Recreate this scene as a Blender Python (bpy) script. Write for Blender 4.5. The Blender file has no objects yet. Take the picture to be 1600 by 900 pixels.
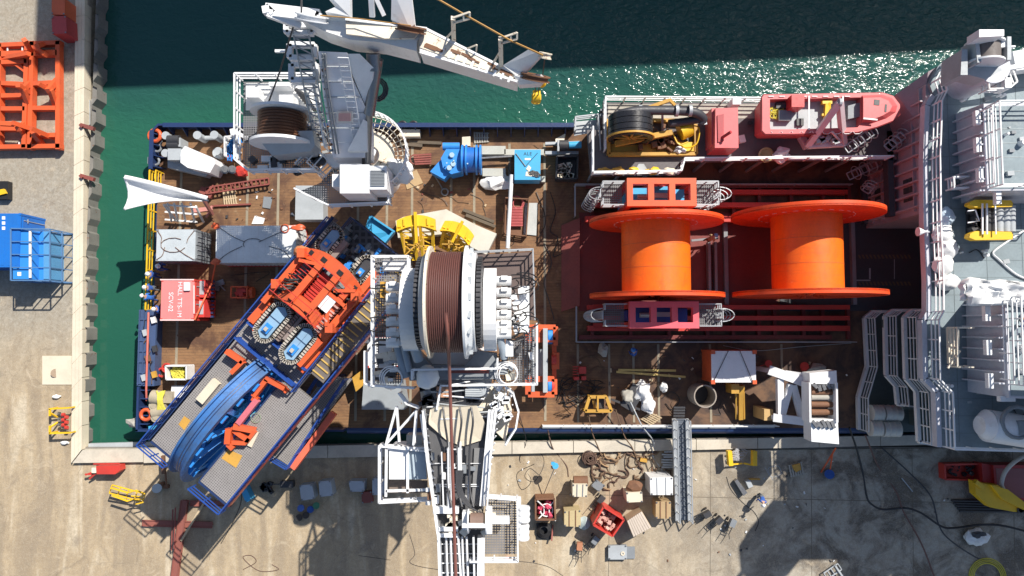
import bpy, bmesh, math, random
from math import sin, cos, pi, radians, sqrt, atan2
from mathutils import Vector, Matrix, noise
random.seed(7)
SC = bpy.context.scene
COL = SC.collection
# ---------------------------------------------------------------- camera, sky, sun, exposure
CAMZ = 50.0; FPX = 1066.67; TILT = radians(3.22)
cam = bpy.data.cameras.new('camera'); camo = bpy.data.objects.new('camera', cam); COL.objects.link(camo)
cam.sensor_width = 36; cam.lens = 24; cam.clip_end = 2000; cam.clip_start = 0.5
camo.location = (0, 0, CAMZ); camo.rotation_euler = (TILT, 0, 0)
SC.camera = camo
SUN_EL = radians(45.5); SUN_AZ = atan2(0.77, 0.64)            # direction towards the sun
w = bpy.data.worlds.new('World'); SC.world = w; w.use_nodes = True
nt = w.node_tree; bg = nt.nodes['Background']
sky = nt.nodes.new('ShaderNodeTexSky'); sky.sky_type = 'NISHITA'; sky.sun_disc = False
sky.sun_elevation = SUN_EL; sky.sun_rotation = pi/2 - SUN_AZ
nt.links.new(sky.outputs[0], bg.inputs[0]); bg.inputs[1].default_value = 0.09
sl = bpy.data.lights.new('sun', 'SUN'); sl.energy = 5.0; sl.angle = radians(0.53); sl.color = (1.0, 0.945, 0.86)
so = bpy.data.objects.new('sun', sl); COL.objects.link(so)
sd = Vector((cos(SUN_EL)*cos(SUN_AZ), cos(SUN_EL)*sin(SUN_AZ), sin(SUN_EL)))
so.rotation_euler = sd.to_track_quat('Z', 'Y').to_euler(); so.location = sd*120
SC.view_settings.view_transform = 'Standard'; SC.view_settings.look = 'None'
SC.view_settings.exposure = 0.36; SC.view_settings.gamma = 1
SC.cycles.max_bounces = 6; SC.cycles.diffuse_bounces = 3; SC.cycles.glossy_bounces = 3
SC.cycles.sample_clamp_indirect = 4.0

def W(px, py, z=0.0):
    """world point at height z seen at photo pixel px,py (1600x900)"""
    dx = (px-800)/FPX; dy = -(py-450)/FPX
    y = cos(TILT)*dy + sin(TILT); zz = sin(TILT)*dy - cos(TILT)
    t = (z-CAMZ)/zz
    return Vector((dx*t, y*t, z))
def S(z): return FPX/(CAMZ-z)          # pixels per metre at height z

# ---------------------------------------------------------------- materials
MATS = {}
def _n(nt, typ, **kw):
    n = nt.nodes.new(typ)
    for k, v in kw.items(): setattr(n, k, v)
    return n
def _ramp(nt, fac, stops):
    r = nt.nodes.new('ShaderNodeValToRGB'); e = r.color_ramp.elements
    while len(e) < len(stops): e.new(0.5)
    for i, (p, c) in enumerate(stops):
        e[i].position = p; e[i].color = (c, c, c, 1) if not isinstance(c, tuple) else (*c, 1)
    nt.links.new(fac, r.inputs[0]); return r.outputs[0]
def _mix(nt, fac, a, b, blend='MIX'):
    m = nt.nodes.new('ShaderNodeMix'); m.data_type = 'RGBA'; m.blend_type = blend
    for sock, v in ((m.inputs[0], fac), (m.inputs[6], a), (m.inputs[7], b)):
        if hasattr(v, 'is_linked'): nt.links.new(v, sock)
        elif isinstance(v, tuple): sock.default_value = (*v, 1)
        else: sock.default_value = v
    return m.outputs[2]
def _noise(nt, vec, scale, detail=4, rough=0.55, dist=0.0):
    n = nt.nodes.new('ShaderNodeTexNoise'); n.inputs['Scale'].default_value = scale
    n.inputs['Detail'].default_value = detail; n.inputs['Roughness'].default_value = rough
    n.inputs['Distortion'].default_value = dist
    nt.links.new(vec, n.inputs['Vector']); return n.outputs[0]
def _new(name):
    m = bpy.data.materials.new(name); m.use_nodes = True
    nt = m.node_tree; b = nt.nodes['Principled BSDF']; return m, nt, b
def _pos(nt, sx=1, sy=1, sz=1, rz=0):
    g = nt.nodes.new('ShaderNodeNewGeometry'); mp = nt.nodes.new('ShaderNodeMapping')
    mp.inputs['Scale'].default_value = (sx, sy, sz); mp.inputs['Rotation'].default_value = (0, 0, rz)
    nt.links.new(g.outputs['Position'], mp.inputs[0]); return mp.outputs[0]
def _bump(nt, b, h, strength=0.3, dist=0.02):
    bp = nt.nodes.new('ShaderNodeBump'); bp.inputs['Strength'].default_value = strength
    bp.inputs['Distance'].default_value = dist
    nt.links.new(h, bp.inputs['Height']); nt.links.new(bp.outputs[0], b.inputs['Normal'])
def paint(name, col, rough=0.45, dirt=0.35, rust=0.0, metal=0.0, dirtcol=None, rustcol=(0.16, 0.06, 0.02), scale=1.0, rib=None):
    if name in MATS: return MATS[name]
    m, nt, b = _new(name)
    tc = nt.nodes.new('ShaderNodeNewGeometry').outputs['Position']
    n1 = _noise(nt, tc, 0.55*scale, 6, 0.62, 0.6)
    dc = dirtcol or tuple(c*0.45+0.02 for c in col)
    c = _mix(nt, _ramp(nt, n1, [(0.42, 0.0), (0.72, dirt)]), tuple(col), dc)
    n3 = _noise(nt, tc, 7.0*scale, 5, 0.7)
    c = _mix(nt, _ramp(nt, n3, [(0.5, 0.0), (0.75, dirt*0.6)]), c, dc)
    if rust > 0:
        n2 = _noise(nt, tc, 2.6*scale, 8, 0.75, 0.4)
        t = 0.72-0.22*rust
        c = _mix(nt, _ramp(nt, n2, [(t, 0.0), (t+0.05, 1.0)]), c, rustcol)
    nt.links.new(c, b.inputs['Base Color'])
    rr = _ramp(nt, n3, [(0.3, max(0.05, rough-0.1)), (0.7, min(1, rough+0.15))])
    nt.links.new(rr, b.inputs['Roughness'])
    b.inputs['Metallic'].default_value = metal
    if rib:
        wv = nt.nodes.new('ShaderNodeTexWave'); wv.wave_type = 'BANDS'; wv.bands_direction = rib[0]
        wv.inputs['Scale'].default_value = rib[1]; nt.links.new(tc, wv.inputs['Vector'])
        _bump(nt, b, wv.outputs['Fac'], 1.0, rib[2])
    else:
        _bump(nt, b, n1, 0.25, 0.03)
    MATS[name] = m; return m

WHITE = paint('white_paint', (0.80, 0.80, 0.79), 0.4, 0.25, 0.2, rustcol=(.45,.33,.22))
WHITE2 = paint('white_paint_clean', (0.82, 0.83, 0.84), 0.4, 0.2, 0.1, rustcol=(.5,.42,.34))
WHITER = paint('white_paint_rusted', (0.82, 0.74, 0.60), 0.55, 0.4, 0.62, rustcol=(0.25, 0.12, 0.05), scale=1.1)
LGREY = paint('light_grey_paint', (0.42, 0.45, 0.47), 0.5, 0.35, 0.1)
MGREY = paint('mid_grey_paint', (0.24, 0.26, 0.28), 0.5, 0.4, 0.12)
DGREY = paint('dark_grey_deck_paint', (0.055, 0.06, 0.07), 0.6, 0.5, 0.2)
STEEL = paint('bare_steel', (0.30, 0.30, 0.30), 0.35, 0.4, 0.3, metal=0.7)
GALV = paint('galvanised_steel', (0.42, 0.44, 0.46), 0.45, 0.3, 0.05, metal=0.3)
BLACK = paint('black_rubber', (0.018, 0.018, 0.02), 0.45, 0.3)
DARKM = paint('dark_machinery', (0.05, 0.05, 0.055), 0.45, 0.6, 0.35)
ORANGE = paint('orange_red_paint', (0.72, 0.118, 0.035), 0.45, 0.5, 0.2)
REELO = paint('reel_orange_paint', (0.90, 0.165, 0.008), 0.42, 0.45, 0.0, dirtcol=(0.60, 0.085, 0.012))
def _scuff(m, sx, sy, sz, col, lo, hi, amt):
    nt = m.node_tree; b = nt.nodes['Principled BSDF']; src = b.inputs['Base Color'].links[0].from_socket
    n = _noise(nt, _pos(nt, sx, sy, sz), 1.0, 7, 0.75, 0.2)
    nt.links.new(_mix(nt, _ramp(nt, n, [(lo, 0.0), (hi, amt)]), src, col), b.inputs['Base Color'])
_scuff(REELO, 0.5, 5.0, 0.5, (0.55, 0.11, 0.03), 0.55, 0.7, 0.6); _scuff(REELO, 6, 6, 6, (0.95, 0.42, 0.18), 0.64, 0.70, 0.6); _scuff(REELO, 1.1, 0.35, 1.1, (0.66, 0.10, 0.012), 0.5, 0.72, 0.8); _scuff(REELO, 0.9, 8, 0.9, (0.38, 0.12, 0.04), 0.63, 0.72, 0.5)
REELF = paint('reel_flange_paint', (0.86, 0.085, 0.014), 0.45, 0.5, 0.22, rustcol=(.35,.09,.04)); _scuff(REELF, 3, 3, 3, (0.9, 0.28, 0.16), 0.62, 0.7, 0.5)
RED = paint('red_paint', (0.58, 0.05, 0.035), 0.45, 0.35, 0.05)
PINKR = paint('faded_red_roof_paint', (0.86, 0.235, 0.225), 0.45, 0.22, 0.03)
BOATR = paint('boat_red_gelcoat', (0.66, 0.125, 0.13), 0.4, 0.45, 0.12, dirtcol=(.42,.10,.10), rustcol=(.62,.3,.28))
MAROON = paint('oxide_red_paint', (0.20, 0.040, 0.034), 0.6, 0.5, 0.12)
MAROON2 = paint('oxide_red_steel', (0.27, 0.07, 0.055), 0.65, 0.6, 0.3)
BLUE = paint('bright_blue_paint', (0.035, 0.26, 0.72), 0.42, 0.3, 0.05)
BLUEL = paint('light_blue_paint', (0.06, 0.40, 0.70), 0.45, 0.3, 0.08)
WHEELB = paint('worn_blue_wheel_paint', (0.04, 0.17, 0.46), 0.62, 0.9, 0.3, dirtcol=(0.06, 0.09, 0.15), rustcol=(0.2, 0.2, 0.23))
CONTB = paint('container_blue', (0.015, 0.16, 0.55), 0.4, 0.3, 0.06)
NAVY = paint('navy_hull_paint', (0.022, 0.045, 0.13), 0.35, 0.35, 0.2)
RAILB = paint('dark_blue_rail_paint', (0.02, 0.075, 0.33), 0.4, 0.3, 0.1)
YELLOW = paint('yellow_paint', (0.85, 0.52, 0.02), 0.42, 0.3, 0.15)
YELLO2 = paint('worn_yellow_paint', (0.60, 0.33, 0.05), 0.5, 0.6, 0.5)
CREAM = paint('cream_concrete_paint', (0.70, 0.62, 0.48), 0.7, 0.3, 0.05)
TAN = paint('plywood_tan', (0.46, 0.32, 0.17), 0.75, 0.4, 0.1)
WOODL = paint('pale_timber', (0.56, 0.43, 0.27), 0.75, 0.4)
BROWNC = paint('brown_cable_sheath', (0.125, 0.050, 0.042), 0.45, 0.35)
ROPE = paint('old_brown_rope', (0.16, 0.10, 0.06), 0.8, 0.5)
TARP = paint('white_tarpaulin', (0.80, 0.80, 0.79), 0.5, 0.18, 0.03)
TEAL = paint('pale_teal_deck_paint', (0.235, 0.295, 0.325), 0.6, 0.5, 0.12, rustcol=(.22,.2,.17))
GREENG = paint('green_grey_deck_paint', (0.10, 0.13, 0.125), 0.6, 0.5, 0.03)
WALLP = paint('lilac_white_wall_paint', (0.56, 0.57, 0.63), 0.45, 0.4, 0.22, rustcol=(.36,.30,.26))
SKIN = paint('skin', (0.42, 0.24, 0.16), 0.6, 0.1)
COVER = paint('blue_coverall_cloth', (0.03, 0.10, 0.38), 0.85, 0.3)
CONC = paint('concrete_block', (0.42, 0.40, 0.35), 0.85, 0.45, 0.1, rustcol=(0.2, 0.15, 0.1))
RUSTY = paint('rusty_brown_steel', (0.20, 0.095, 0.05), 0.75, 0.5, 0.5)
GLASS = paint('dark_glass', (0.06, 0.08, 0.08), 0.08, 0.1)
TURQ = paint('blue_rope_fibre', (0.02, 0.22, 0.6), 0.8, 0.4)
YROPE = paint('yellow_rope_fibre', (0.70, 0.62, 0.08), 0.8, 0.4)

for _m, _c in ((WHITE, (.42,.38,.33)), (WHITE2, (.5,.47,.43)), (WALLP, (.33,.31,.32)), (TEAL, (.36,.40,.40))): _scuff(_m, 1.2, 1.2, 1.2, _c, 0.58, 0.74, 0.55)
def mat_ground():
    m, nt, b = _new('quay_ground_surface')
    p = _pos(nt)
    sep = nt.nodes.new('ShaderNodeSeparateXYZ'); nt.links.new(p, sep.inputs[0])
    n_big = _noise(nt, p, 0.09, 5, 0.6, 0.8)
    sand = _mix(nt, _ramp(nt, n_big, [(0.35, 0.0), (0.68, 1.0)]), (0.50, 0.385, 0.24), (0.34, 0.255, 0.155))
    grav = _mix(nt, _ramp(nt, _noise(nt, p, 5.5, 6, 0.8), [(0.35, 0.0), (0.65, 1.0)]), (0.24, 0.215, 0.17), (0.43, 0.39, 0.32))
    def mapr(sock, a, c):
        r = nt.nodes.new('ShaderNodeMapRange'); r.inputs[1].default_value = a; r.inputs[2].default_value = c
        nt.links.new(sock, r.inputs[0]); return r.outputs[0]
    def wob(sock, amt, sc):
        ad = nt.nodes.new('ShaderNodeMath'); ad.operation = 'MULTIPLY_ADD'
        ad.inputs[1].default_value = amt; nt.links.new(_noise(nt, p, sc, 5, 0.7), ad.inputs[0]); nt.links.new(sock, ad.inputs[2]); return ad.outputs[0]
    # gravel to the north west, dusty sand-coloured concrete to the south
    gm = mapr(wob(sep.outputs['Y'], 7.0, 0.22), -1.5, 4.5)
    c = _mix(nt, gm, sand, grav)
    # curved wheel tracks in the dust
    tr = nt.nodes.new('ShaderNodeTexNoise'); tr.inputs['Scale'].default_value = 1.0; tr.inputs['Detail'].default_value = 6; tr.inputs['Distortion'].default_value = 0.5
    nt.links.new(_pos(nt, 0.9, 0.13, 1, radians(38)), tr.inputs['Vector'])
    inv = nt.nodes.new('ShaderNodeMath'); inv.operation = 'SUBTRACT'; inv.inputs[0].default_value = 1; nt.links.new(gm, inv.inputs[1])
    trm = nt.nodes.new('ShaderNodeMath'); trm.operation = 'MULTIPLY'
    nt.links.new(_ramp(nt, tr.outputs[0], [(0.48, 0.0), (0.60, 0.85)]), trm.inputs[0]); nt.links.new(inv.outputs[0], trm.inputs[1])
    c = _mix(nt, trm.outputs[0], c, (0.30, 0.23, 0.15))
    tr2 = _ramp(nt, tr.outputs[0], [(0.32, 0.8), (0.46, 0.0)])
    trm2 = nt.nodes.new('ShaderNodeMath'); trm2.operation = 'MULTIPLY'
    nt.links.new(tr2, trm2.inputs[0]); nt.links.new(inv.outputs[0], trm2.inputs[1])
    c = _mix(nt, trm2.outputs[0], c, (0.66, 0.57, 0.42))
    # grey concrete to the east
    em = mapr(wob(sep.outputs['X'], 9.0, 0.25), 8.0, 26.0)
    c = _mix(nt, em, c, (0.40, 0.37, 0.31))
    # oil and damp stains, denser to the east
    st = _noise(nt, p, 0.34, 7, 0.68, 0.7)
    sm = nt.nodes.new('ShaderNodeMath'); sm.operation = 'MULTIPLY'
    em2 = mapr(sep.outputs['X'], 5.0, 24.0)
    nt.links.new(_ramp(nt, st, [(0.44, 0.0), (0.56, 0.92)]), sm.inputs[0]); nt.links.new(em2, sm.inputs[1])
    c = _mix(nt, sm.outputs[0], c, (0.075, 0.062, 0.052))
    st2 = _ramp(nt, _noise(nt, p, 0.42, 6, 0.65, 0.5), [(0.58, 0.0), (0.72, 0.75)])
    c = _mix(nt, st2, c, (0.19, 0.155, 0.12))
    n5 = _noise(nt, p, 2.0, 8, 0.75)
    c = _mix(nt, _ramp(nt, n5, [(0.4, 0.0), (0.75, 0.45)]), c, (0.28, 0.215, 0.14))
    c = _mix(nt, _ramp(nt, _noise(nt, p, 16, 3, 0.8), [(0.45, 0.0), (0.7, 0.35)]), c, (0.62, 0.58, 0.5))
    c = _mix(nt, _ramp(nt, _noise(nt, p, 11, 3, 0.8), [(0.55, 0.0), (0.7, 0.4)]), c, (0.17, 0.15, 0.12))
    # slab joints, cracks and grit
    vo = nt.nodes.new('ShaderNodeTexVoronoi'); vo.feature = 'DISTANCE_TO_EDGE'; vo.inputs['Scale'].default_value = 0.16; vo.inputs['Randomness'].default_value = 0.9
    wv = nt.nodes.new('ShaderNodeVectorMath'); wv.operation = 'MULTIPLY_ADD'; wv.inputs[1].default_value = (1.6, 1.6, 0)
    nn = nt.nodes.new('ShaderNodeTexNoise'); nn.inputs['Scale'].default_value = 0.9; nn.inputs['Detail'].default_value = 6; nt.links.new(p, nn.inputs['Vector'])
    nt.links.new(nn.outputs[1], wv.inputs[0]); nt.links.new(p, wv.inputs[2]); nt.links.new(wv.outputs[0], vo.inputs['Vector'])
    c = _mix(nt, _ramp(nt, vo.outputs['Distance'], [(0.0, 0.35), (0.005, 0.0)]), c, (0.13, 0.11, 0.085))
    bj = nt.nodes.new('ShaderNodeTexBrick'); bj.offset = 0; bj.inputs['Scale'].default_value = 1; bj.inputs['Brick Width'].default_value = 7.4; bj.inputs['Row Height'].default_value = 6.1; bj.inputs['Mortar Size'].default_value = 0.025; bj.inputs['Color1'].default_value = (1, 1, 1, 1); bj.inputs['Color2'].default_value = (0.8, 0.8, 0.8, 1)
    nt.links.new(_pos(nt, 1, 1, 1, radians(1.2)), bj.inputs['Vector'])
    jm = nt.nodes.new('ShaderNodeMath'); jm.operation = 'MULTIPLY'; nt.links.new(bj.outputs['Fac'], jm.inputs[0]); nt.links.new(mapr(sep.outputs['X'], 0.0, 6.0), jm.inputs[1])
    c = _mix(nt, jm.outputs[0], c, (0.14, 0.12, 0.09))
    c = _mix(nt, _ramp(nt, _noise(nt, p, 3.2, 8, 0.85), [(0.45, 0.0), (0.65, 0.5)]), c, (0.24, 0.185, 0.125))
    c = _mix(nt, _ramp(nt, _noise(nt, p, 0.9, 9, 0.8, 1.0), [(0.55, 0.0), (0.68, 0.6)]), c, (0.57, 0.475, 0.345))
    nt.links.new(c, b.inputs['Base Color']); b.inputs['Roughness'].default_value = 0.95
    _bump(nt, b, n5, 0.6, 0.05)
    return m
def mat_water():
    m, nt, b = _new('harbour_water')
    p = _pos(nt)
    n = _noise(nt, p, 0.05, 3, 0.5)
    c = _mix(nt, _ramp(nt, n, [(0.3, 0.0), (0.7, 1.0)]), (0.016, 0.090, 0.060), (0.024, 0.118, 0.076))
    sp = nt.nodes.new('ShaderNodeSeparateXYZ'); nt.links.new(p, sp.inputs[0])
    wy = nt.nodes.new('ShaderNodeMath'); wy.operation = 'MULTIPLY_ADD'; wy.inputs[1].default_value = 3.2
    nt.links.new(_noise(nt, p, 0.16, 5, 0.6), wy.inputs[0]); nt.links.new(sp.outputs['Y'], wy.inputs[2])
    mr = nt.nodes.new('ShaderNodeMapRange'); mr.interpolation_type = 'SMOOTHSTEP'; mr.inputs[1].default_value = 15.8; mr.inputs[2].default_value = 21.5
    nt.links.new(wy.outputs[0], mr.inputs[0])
    c = _mix(nt, mr.outputs[0], c, (0.020, 0.078, 0.068))  # darker colour to the north stands in for the soft edge of the shade
    nt.links.new(c, b.inputs['Base Color'])
    b.inputs['Roughness'].default_value = 0.09; b.inputs['IOR'].default_value = 1.33
    # ripples: calmer in the slot beside the quay, choppy outside
    sep = nt.nodes.new('ShaderNodeSeparateXYZ'); nt.links.new(p, sep.inputs[0])
    r = nt.nodes.new('ShaderNodeMapRange'); r.inputs[1].default_value = 8; r.inputs[2].default_value = 16
    r.inputs[3].default_value = 0.25; r.inputs[4].default_value = 1.0
    nt.links.new(sep.outputs['Y'], r.inputs[0])
    r2 = nt.nodes.new('ShaderNodeMapRange'); r2.inputs[1].default_value = -22; r2.inputs[2].default_value = 14
    r2.inputs[3].default_value = 0.45; r2.inputs[4].default_value = 1.0
    nt.links.new(sep.outputs['X'], r2.inputs[0])
    mu = nt.nodes.new('ShaderNodeMath'); mu.operation = 'MULTIPLY'
    nt.links.new(r.outputs[0], mu.inputs[0]); nt.links.new(r2.outputs[0], mu.inputs[1])
    p1 = _pos(nt, 1.0, 1.5, 1, radians(-25))
    h1 = _noise(nt, p1, 1.7, 3.0, 0.5, 0.6)
    h2 = _noise(nt, p1, 0.28, 3, 0.5, 0.3)
    ad = nt.nodes.new('ShaderNodeMath'); ad.operation = 'MULTIPLY_ADD'; ad.inputs[1].default_value = 2.0
    nt.links.new(h2, ad.inputs[0]); nt.links.new(h1, ad.inputs[2])
    bp = nt.nodes.new('ShaderNodeBump'); bp.inputs['Distance'].default_value = 0.15
    nt.links.new(mu.outputs[0], bp.inputs['Strength']); nt.links.new(ad.outputs[0], bp.inputs['Height'])
    nt.links.new(bp.outputs[0], b.inputs['Normal'])
    return m
def mat_wood():
    m, nt, b = _new('worn_deck_planking')
    p = _pos(nt)
    br = nt.nodes.new('ShaderNodeTexBrick'); br.inputs['Scale'].default_value = 1.0
    br.inputs['Brick Width'].default_value = 4.2; br.inputs['Row Height'].default_value = 0.21
    br.inputs['Mortar Size'].default_value = 0.013; br.inputs['Mortar Smooth'].default_value = 0.2
    br.inputs['Color1'].default_value = (0.25, 0.130, 0.058, 1); br.inputs['Color2'].default_value = (0.185, 0.092, 0.042, 1)
    br.inputs['Mortar'].default_value = (0.085, 0.046, 0.026, 1)
    nt.links.new(p, br.inputs['Vector'])
    gr = _noise(nt, _pos(nt, 0.8, 9.0, 1), 1.4, 6, 0.7)
    c = _mix(nt, _ramp(nt, gr, [(0.35, 0.0), (0.7, 0.6)]), br.outputs[0], (0.31, 0.18, 0.09))
    st = _noise(nt, p, 0.5, 7, 0.68, 0.6)
    c = _mix(nt, _ramp(nt, st, [(0.46, 0.0), (0.64, 0.85)]), c, (0.085, 0.040, 0.026))
    c = _mix(nt, _ramp(nt, _noise(nt, _pos(nt, 1, 2.5, 1), 3.5, 8, 0.8), [(0.5, 0.0), (0.7, 0.55)]), c, (0.09, 0.055, 0.035))
    c = _mix(nt, _ramp(nt, _noise(nt, p, 1.7, 6, 0.7), [(0.6, 0.0), (0.75, 0.6)]), c, (0.40, 0.30, 0.18))
    # the red-brown paint of the reel bay and the darker deck to the east
    sep = nt.nodes.new('ShaderNodeSeparateXYZ'); nt.links.new(p, sep.inputs[0])
    r = nt.nodes.new('ShaderNodeMapRange'); r.inputs[1].default_value = 3; r.inputs[2].default_value = 13
    nt.links.new(sep.outputs['X'], r.inputs[0])
    c = _mix(nt, r.outputs[0], c, _mix(nt, _ramp(nt, st, [(0.4, 0.0), (0.6, 1.0)]), (0.17, 0.095, 0.055), (0.065, 0.042, 0.034)), 'MIX')
    nt.links.new(c, b.inputs['Base Color']); b.inputs['Roughness'].default_value = 0.8
    _bump(nt, b, br.outputs['Fac'], -0.5, 0.02)
    return m
def mat_grate(name, c1, c2, sx, sy, rz, fine=0.5):
    m, nt, b = _new(name)
    v = _pos(nt, sx, sy, 1, rz)
    ck = nt.nodes.new('ShaderNodeTexBrick'); ck.offset = 0; ck.inputs['Scale'].default_value = 1
    ck.inputs['Brick Width'].default_value = fine; ck.inputs['Row Height'].default_value = fine; ck.inputs['Mortar Size'].default_value = fine*0.2
    ck.inputs['Color1'].default_value = (*c1, 1); ck.inputs['Color2'].default_value = (*[x*0.7 for x in c1], 1); ck.inputs['Mortar'].default_value = (*c2, 1)
    nt.links.new(v, ck.inputs['Vector'])
    n = _noise(nt, _pos(nt), 0.8, 6, 0.7)
    c = _mix(nt, _ramp(nt, n, [(0.4, 0.0), (0.75, 0.6)]), ck.outputs[0], tuple(x*0.5 for x in c2))
    nt.links.new(c, b.inputs['Base Color']); b.inputs['Roughness'].default_value = 0.6
    return m
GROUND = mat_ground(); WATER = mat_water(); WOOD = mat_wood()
RAMPG = mat_grate('ramp_grating', (0.17, 0.16, 0.155), (0.33, 0.31, 0.30), 1, 1, radians(-51), 0.13)
PLATG = mat_grate('walkway_grating', (0.045, 0.045, 0.05), (0.20, 0.20, 0.21), 1, 1, 0, 0.14)
_nt = PLATG.node_tree; _br = next(n for n in _nt.nodes if n.type == 'TEX_BRICK'); _br.inputs['Mortar Size'].default_value = 0.032
_tr = _nt.nodes.new('ShaderNodeBsdfTransparent'); _mx = _nt.nodes.new('ShaderNodeMixShader')
_nt.links.new(_br.outputs['Fac'], _mx.inputs[0]); _nt.links.new(_tr.outputs[0], _mx.inputs[1]); _nt.links.new(_nt.nodes['Principled BSDF'].outputs[0], _mx.inputs[2])
_nt.links.new(_mx.outputs[0], _nt.nodes['Material Output'].inputs[0])
TEALG = mat_grate('dark_mesh_panel', (0.04, 0.04, 0.045), (0.10, 0.10, 0.11), 1, 1, 0, 0.4)

# ---------------------------------------------------------------- mesh builder
class MB:
    def __init__(s): s.v = []; s.f = []; s.mi = []; s.cur = 0
    def m(s, i): s.cur = i; return s
    def add(s, vs, fs):
        o = len(s.v); s.v += [Vector(v) for v in vs]
        for f in fs: s.f.append([o+i for i in f]); s.mi.append(s.cur)
        return s
    def box(s, c, size, rz=0, rx=0, ry=0):
        M = Matrix.Translation(Vector(c)) @ Matrix.Rotation(rz, 4, 'Z') @ Matrix.Rotation(ry, 4, 'Y') @ Matrix.Rotation(rx, 4, 'X')
        a, b, d = size[0]/2, size[1]/2, size[2]/2
        vs = [M @ Vector((x, y, z)) for x in (-a, a) for y in (-b, b) for z in (-d, d)]
        return s.add(vs, [(0, 1, 3, 2), (4, 6, 7, 5), (0, 4, 5, 1), (2, 3, 7, 6), (0, 2, 6, 4), (1, 5, 7, 3)])
    def b2(s, x0, x1, y0, y1, z0, z1): return s.box(((x0+x1)/2, (y0+y1)/2, (z0+z1)/2), (abs(x1-x0), abs(y1-y0), abs(z1-z0)))
    def prism(s, pts, z0, z1):
        """pts xy list (any order), z0/z1 number; vertical extrusion"""
        P = [Vector((p[0], p[1])) for p in pts]
        a = sum(P[i].x*P[(i+1) % len(P)].y-P[(i+1) % len(P)].x*P[i].y for i in range(len(P)))
        if a < 0: P.reverse()
        n = len(P)
        vs = [(p.x, p.y, z0) for p in P]+[(p.x, p.y, z1) for p in P]
        fs = [tuple(range(n-1, -1, -1)), tuple(range(n, 2*n))]+[(i, (i+1) % n, n+(i+1) % n, n+i) for i in range(n)]
        return s.add(vs, fs)
    def ppoly(s, px, z0, z1):
        """prism whose TOP outline is given in photo pixels at height z1"""
        return s.prism([W(x, y, z1) for x, y in px], z0, z1)
    def pbox(s, x0, y0, x1, y1, z0, z1): return s.ppoly([(x0, y0), (x1, y0), (x1, y1), (x0, y1)], z0, z1)
    def solid(s, top, bot):
        """two loops of 3d points joined"""
        n = len(top)
        return s.add(list(bot)+list(top), [tuple(range(n-1, -1, -1)), tuple(range(n, 2*n))]+[(i, (i+1) % n, n+(i+1) % n, n+i) for i in range(n)])
    def beam(s, p, q, wd, ht=None, up=(0, 0, 1)):
        p = Vector(p); q = Vector(q); ht = ht or wd; d = (q-p).normalized()
        up = Vector(up)
        if abs(d.dot(up)) > 0.98: up = Vector((1, 0, 0))
        sx = d.cross(up).normalized()*wd/2; sy = sx.cross(d).normalized()*ht/2
        vs = [p-sx-sy, p+sx-sy, p+sx+sy, p-sx+sy, q-sx-sy, q+sx-sy, q+sx+sy, q-sx+sy]
        return s.add(vs, [(0, 1, 2, 3), (7, 6, 5, 4), (0, 4, 5, 1), (1, 5, 6, 2), (2, 6, 7, 3), (3, 7, 4, 0)])
    def cyl(s, p, q, r, n=16, r2=None, cap=True):
        p = Vector(p); q = Vector(q); r2 = r if r2 is None else r2; d = (q-p).normalized()
        u = d.orthogonal().normalized(); v = d.cross(u)
        vs = [p+(u*cos(2*pi*i/n)+v*sin(2*pi*i/n))*r for i in range(n)]+[q+(u*cos(2*pi*i/n)+v*sin(2*pi*i/n))*r2 for i in range(n)]
        fs = [(i, (i+1) % n, n+(i+1) % n, n+i) for i in range(n)]
        if cap: fs += [tuple(range(n-1, -1, -1)), tuple(range(n, 2*n))]
        return s.add(vs, fs)
    def ring(s, c, ax, ro, ri, th, n=32):
        c = Vector(c); d = Vector(ax).normalized(); u = d.orthogonal().normalized(); v = d.cross(u); vs = []
        for i in range(n):
            e = u*cos(2*pi*i/n)+v*sin(2*pi*i/n)
            vs += [c+e*ro-d*th/2, c+e*ro+d*th/2, c+e*ri+d*th/2, c+e*ri-d*th/2]
        fs = []
        for i in range(n):
            a = 4*i; b = 4*((i+1) % n)
            for k in range(4): fs.append((a+k, b+k, b+(k+1) % 4, a+(k+1) % 4))
        return s.add(vs, fs)
    def tube(s, path, r, n=6, closed=False):
        P = [Vector(p) for p in path]; N = len(P)
        if N < 2: return s
        rings = []; u = None
        for i in range(N):
            a = P[i-1] if (i > 0 or closed) else P[i]; b = P[(i+1) % N] if (i < N-1 or closed) else P[i]
            d = (b-a)
            if d.length < 1e-6: d = Vector((1, 0, 0))
            d.normalize()
            if u is None: u = d.orthogonal().normalized()
            else:
                u = u-d*u.dot(d)
                u = u.normalized() if u.length > 1e-4 else d.orthogonal().normalized()
            v = d.cross(u)
            rings.append([P[i]+(u*cos(2*pi*k/n)+v*sin(2*pi*k/n))*r for k in range(n)])
        vs = [x for rg in rings for x in rg]; fs = []
        for i in range(N if closed else N-1):
            for k in range(n):
                fs.append((i*n+k, i*n+(k+1) % n, ((i+1) % N)*n+(k+1) % n, ((i+1) % N)*n+k))
        if not closed: fs += [tuple(range(n-1, -1, -1)), tuple(range((N-1)*n, N*n))]
        return s.add(vs, fs)
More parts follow.
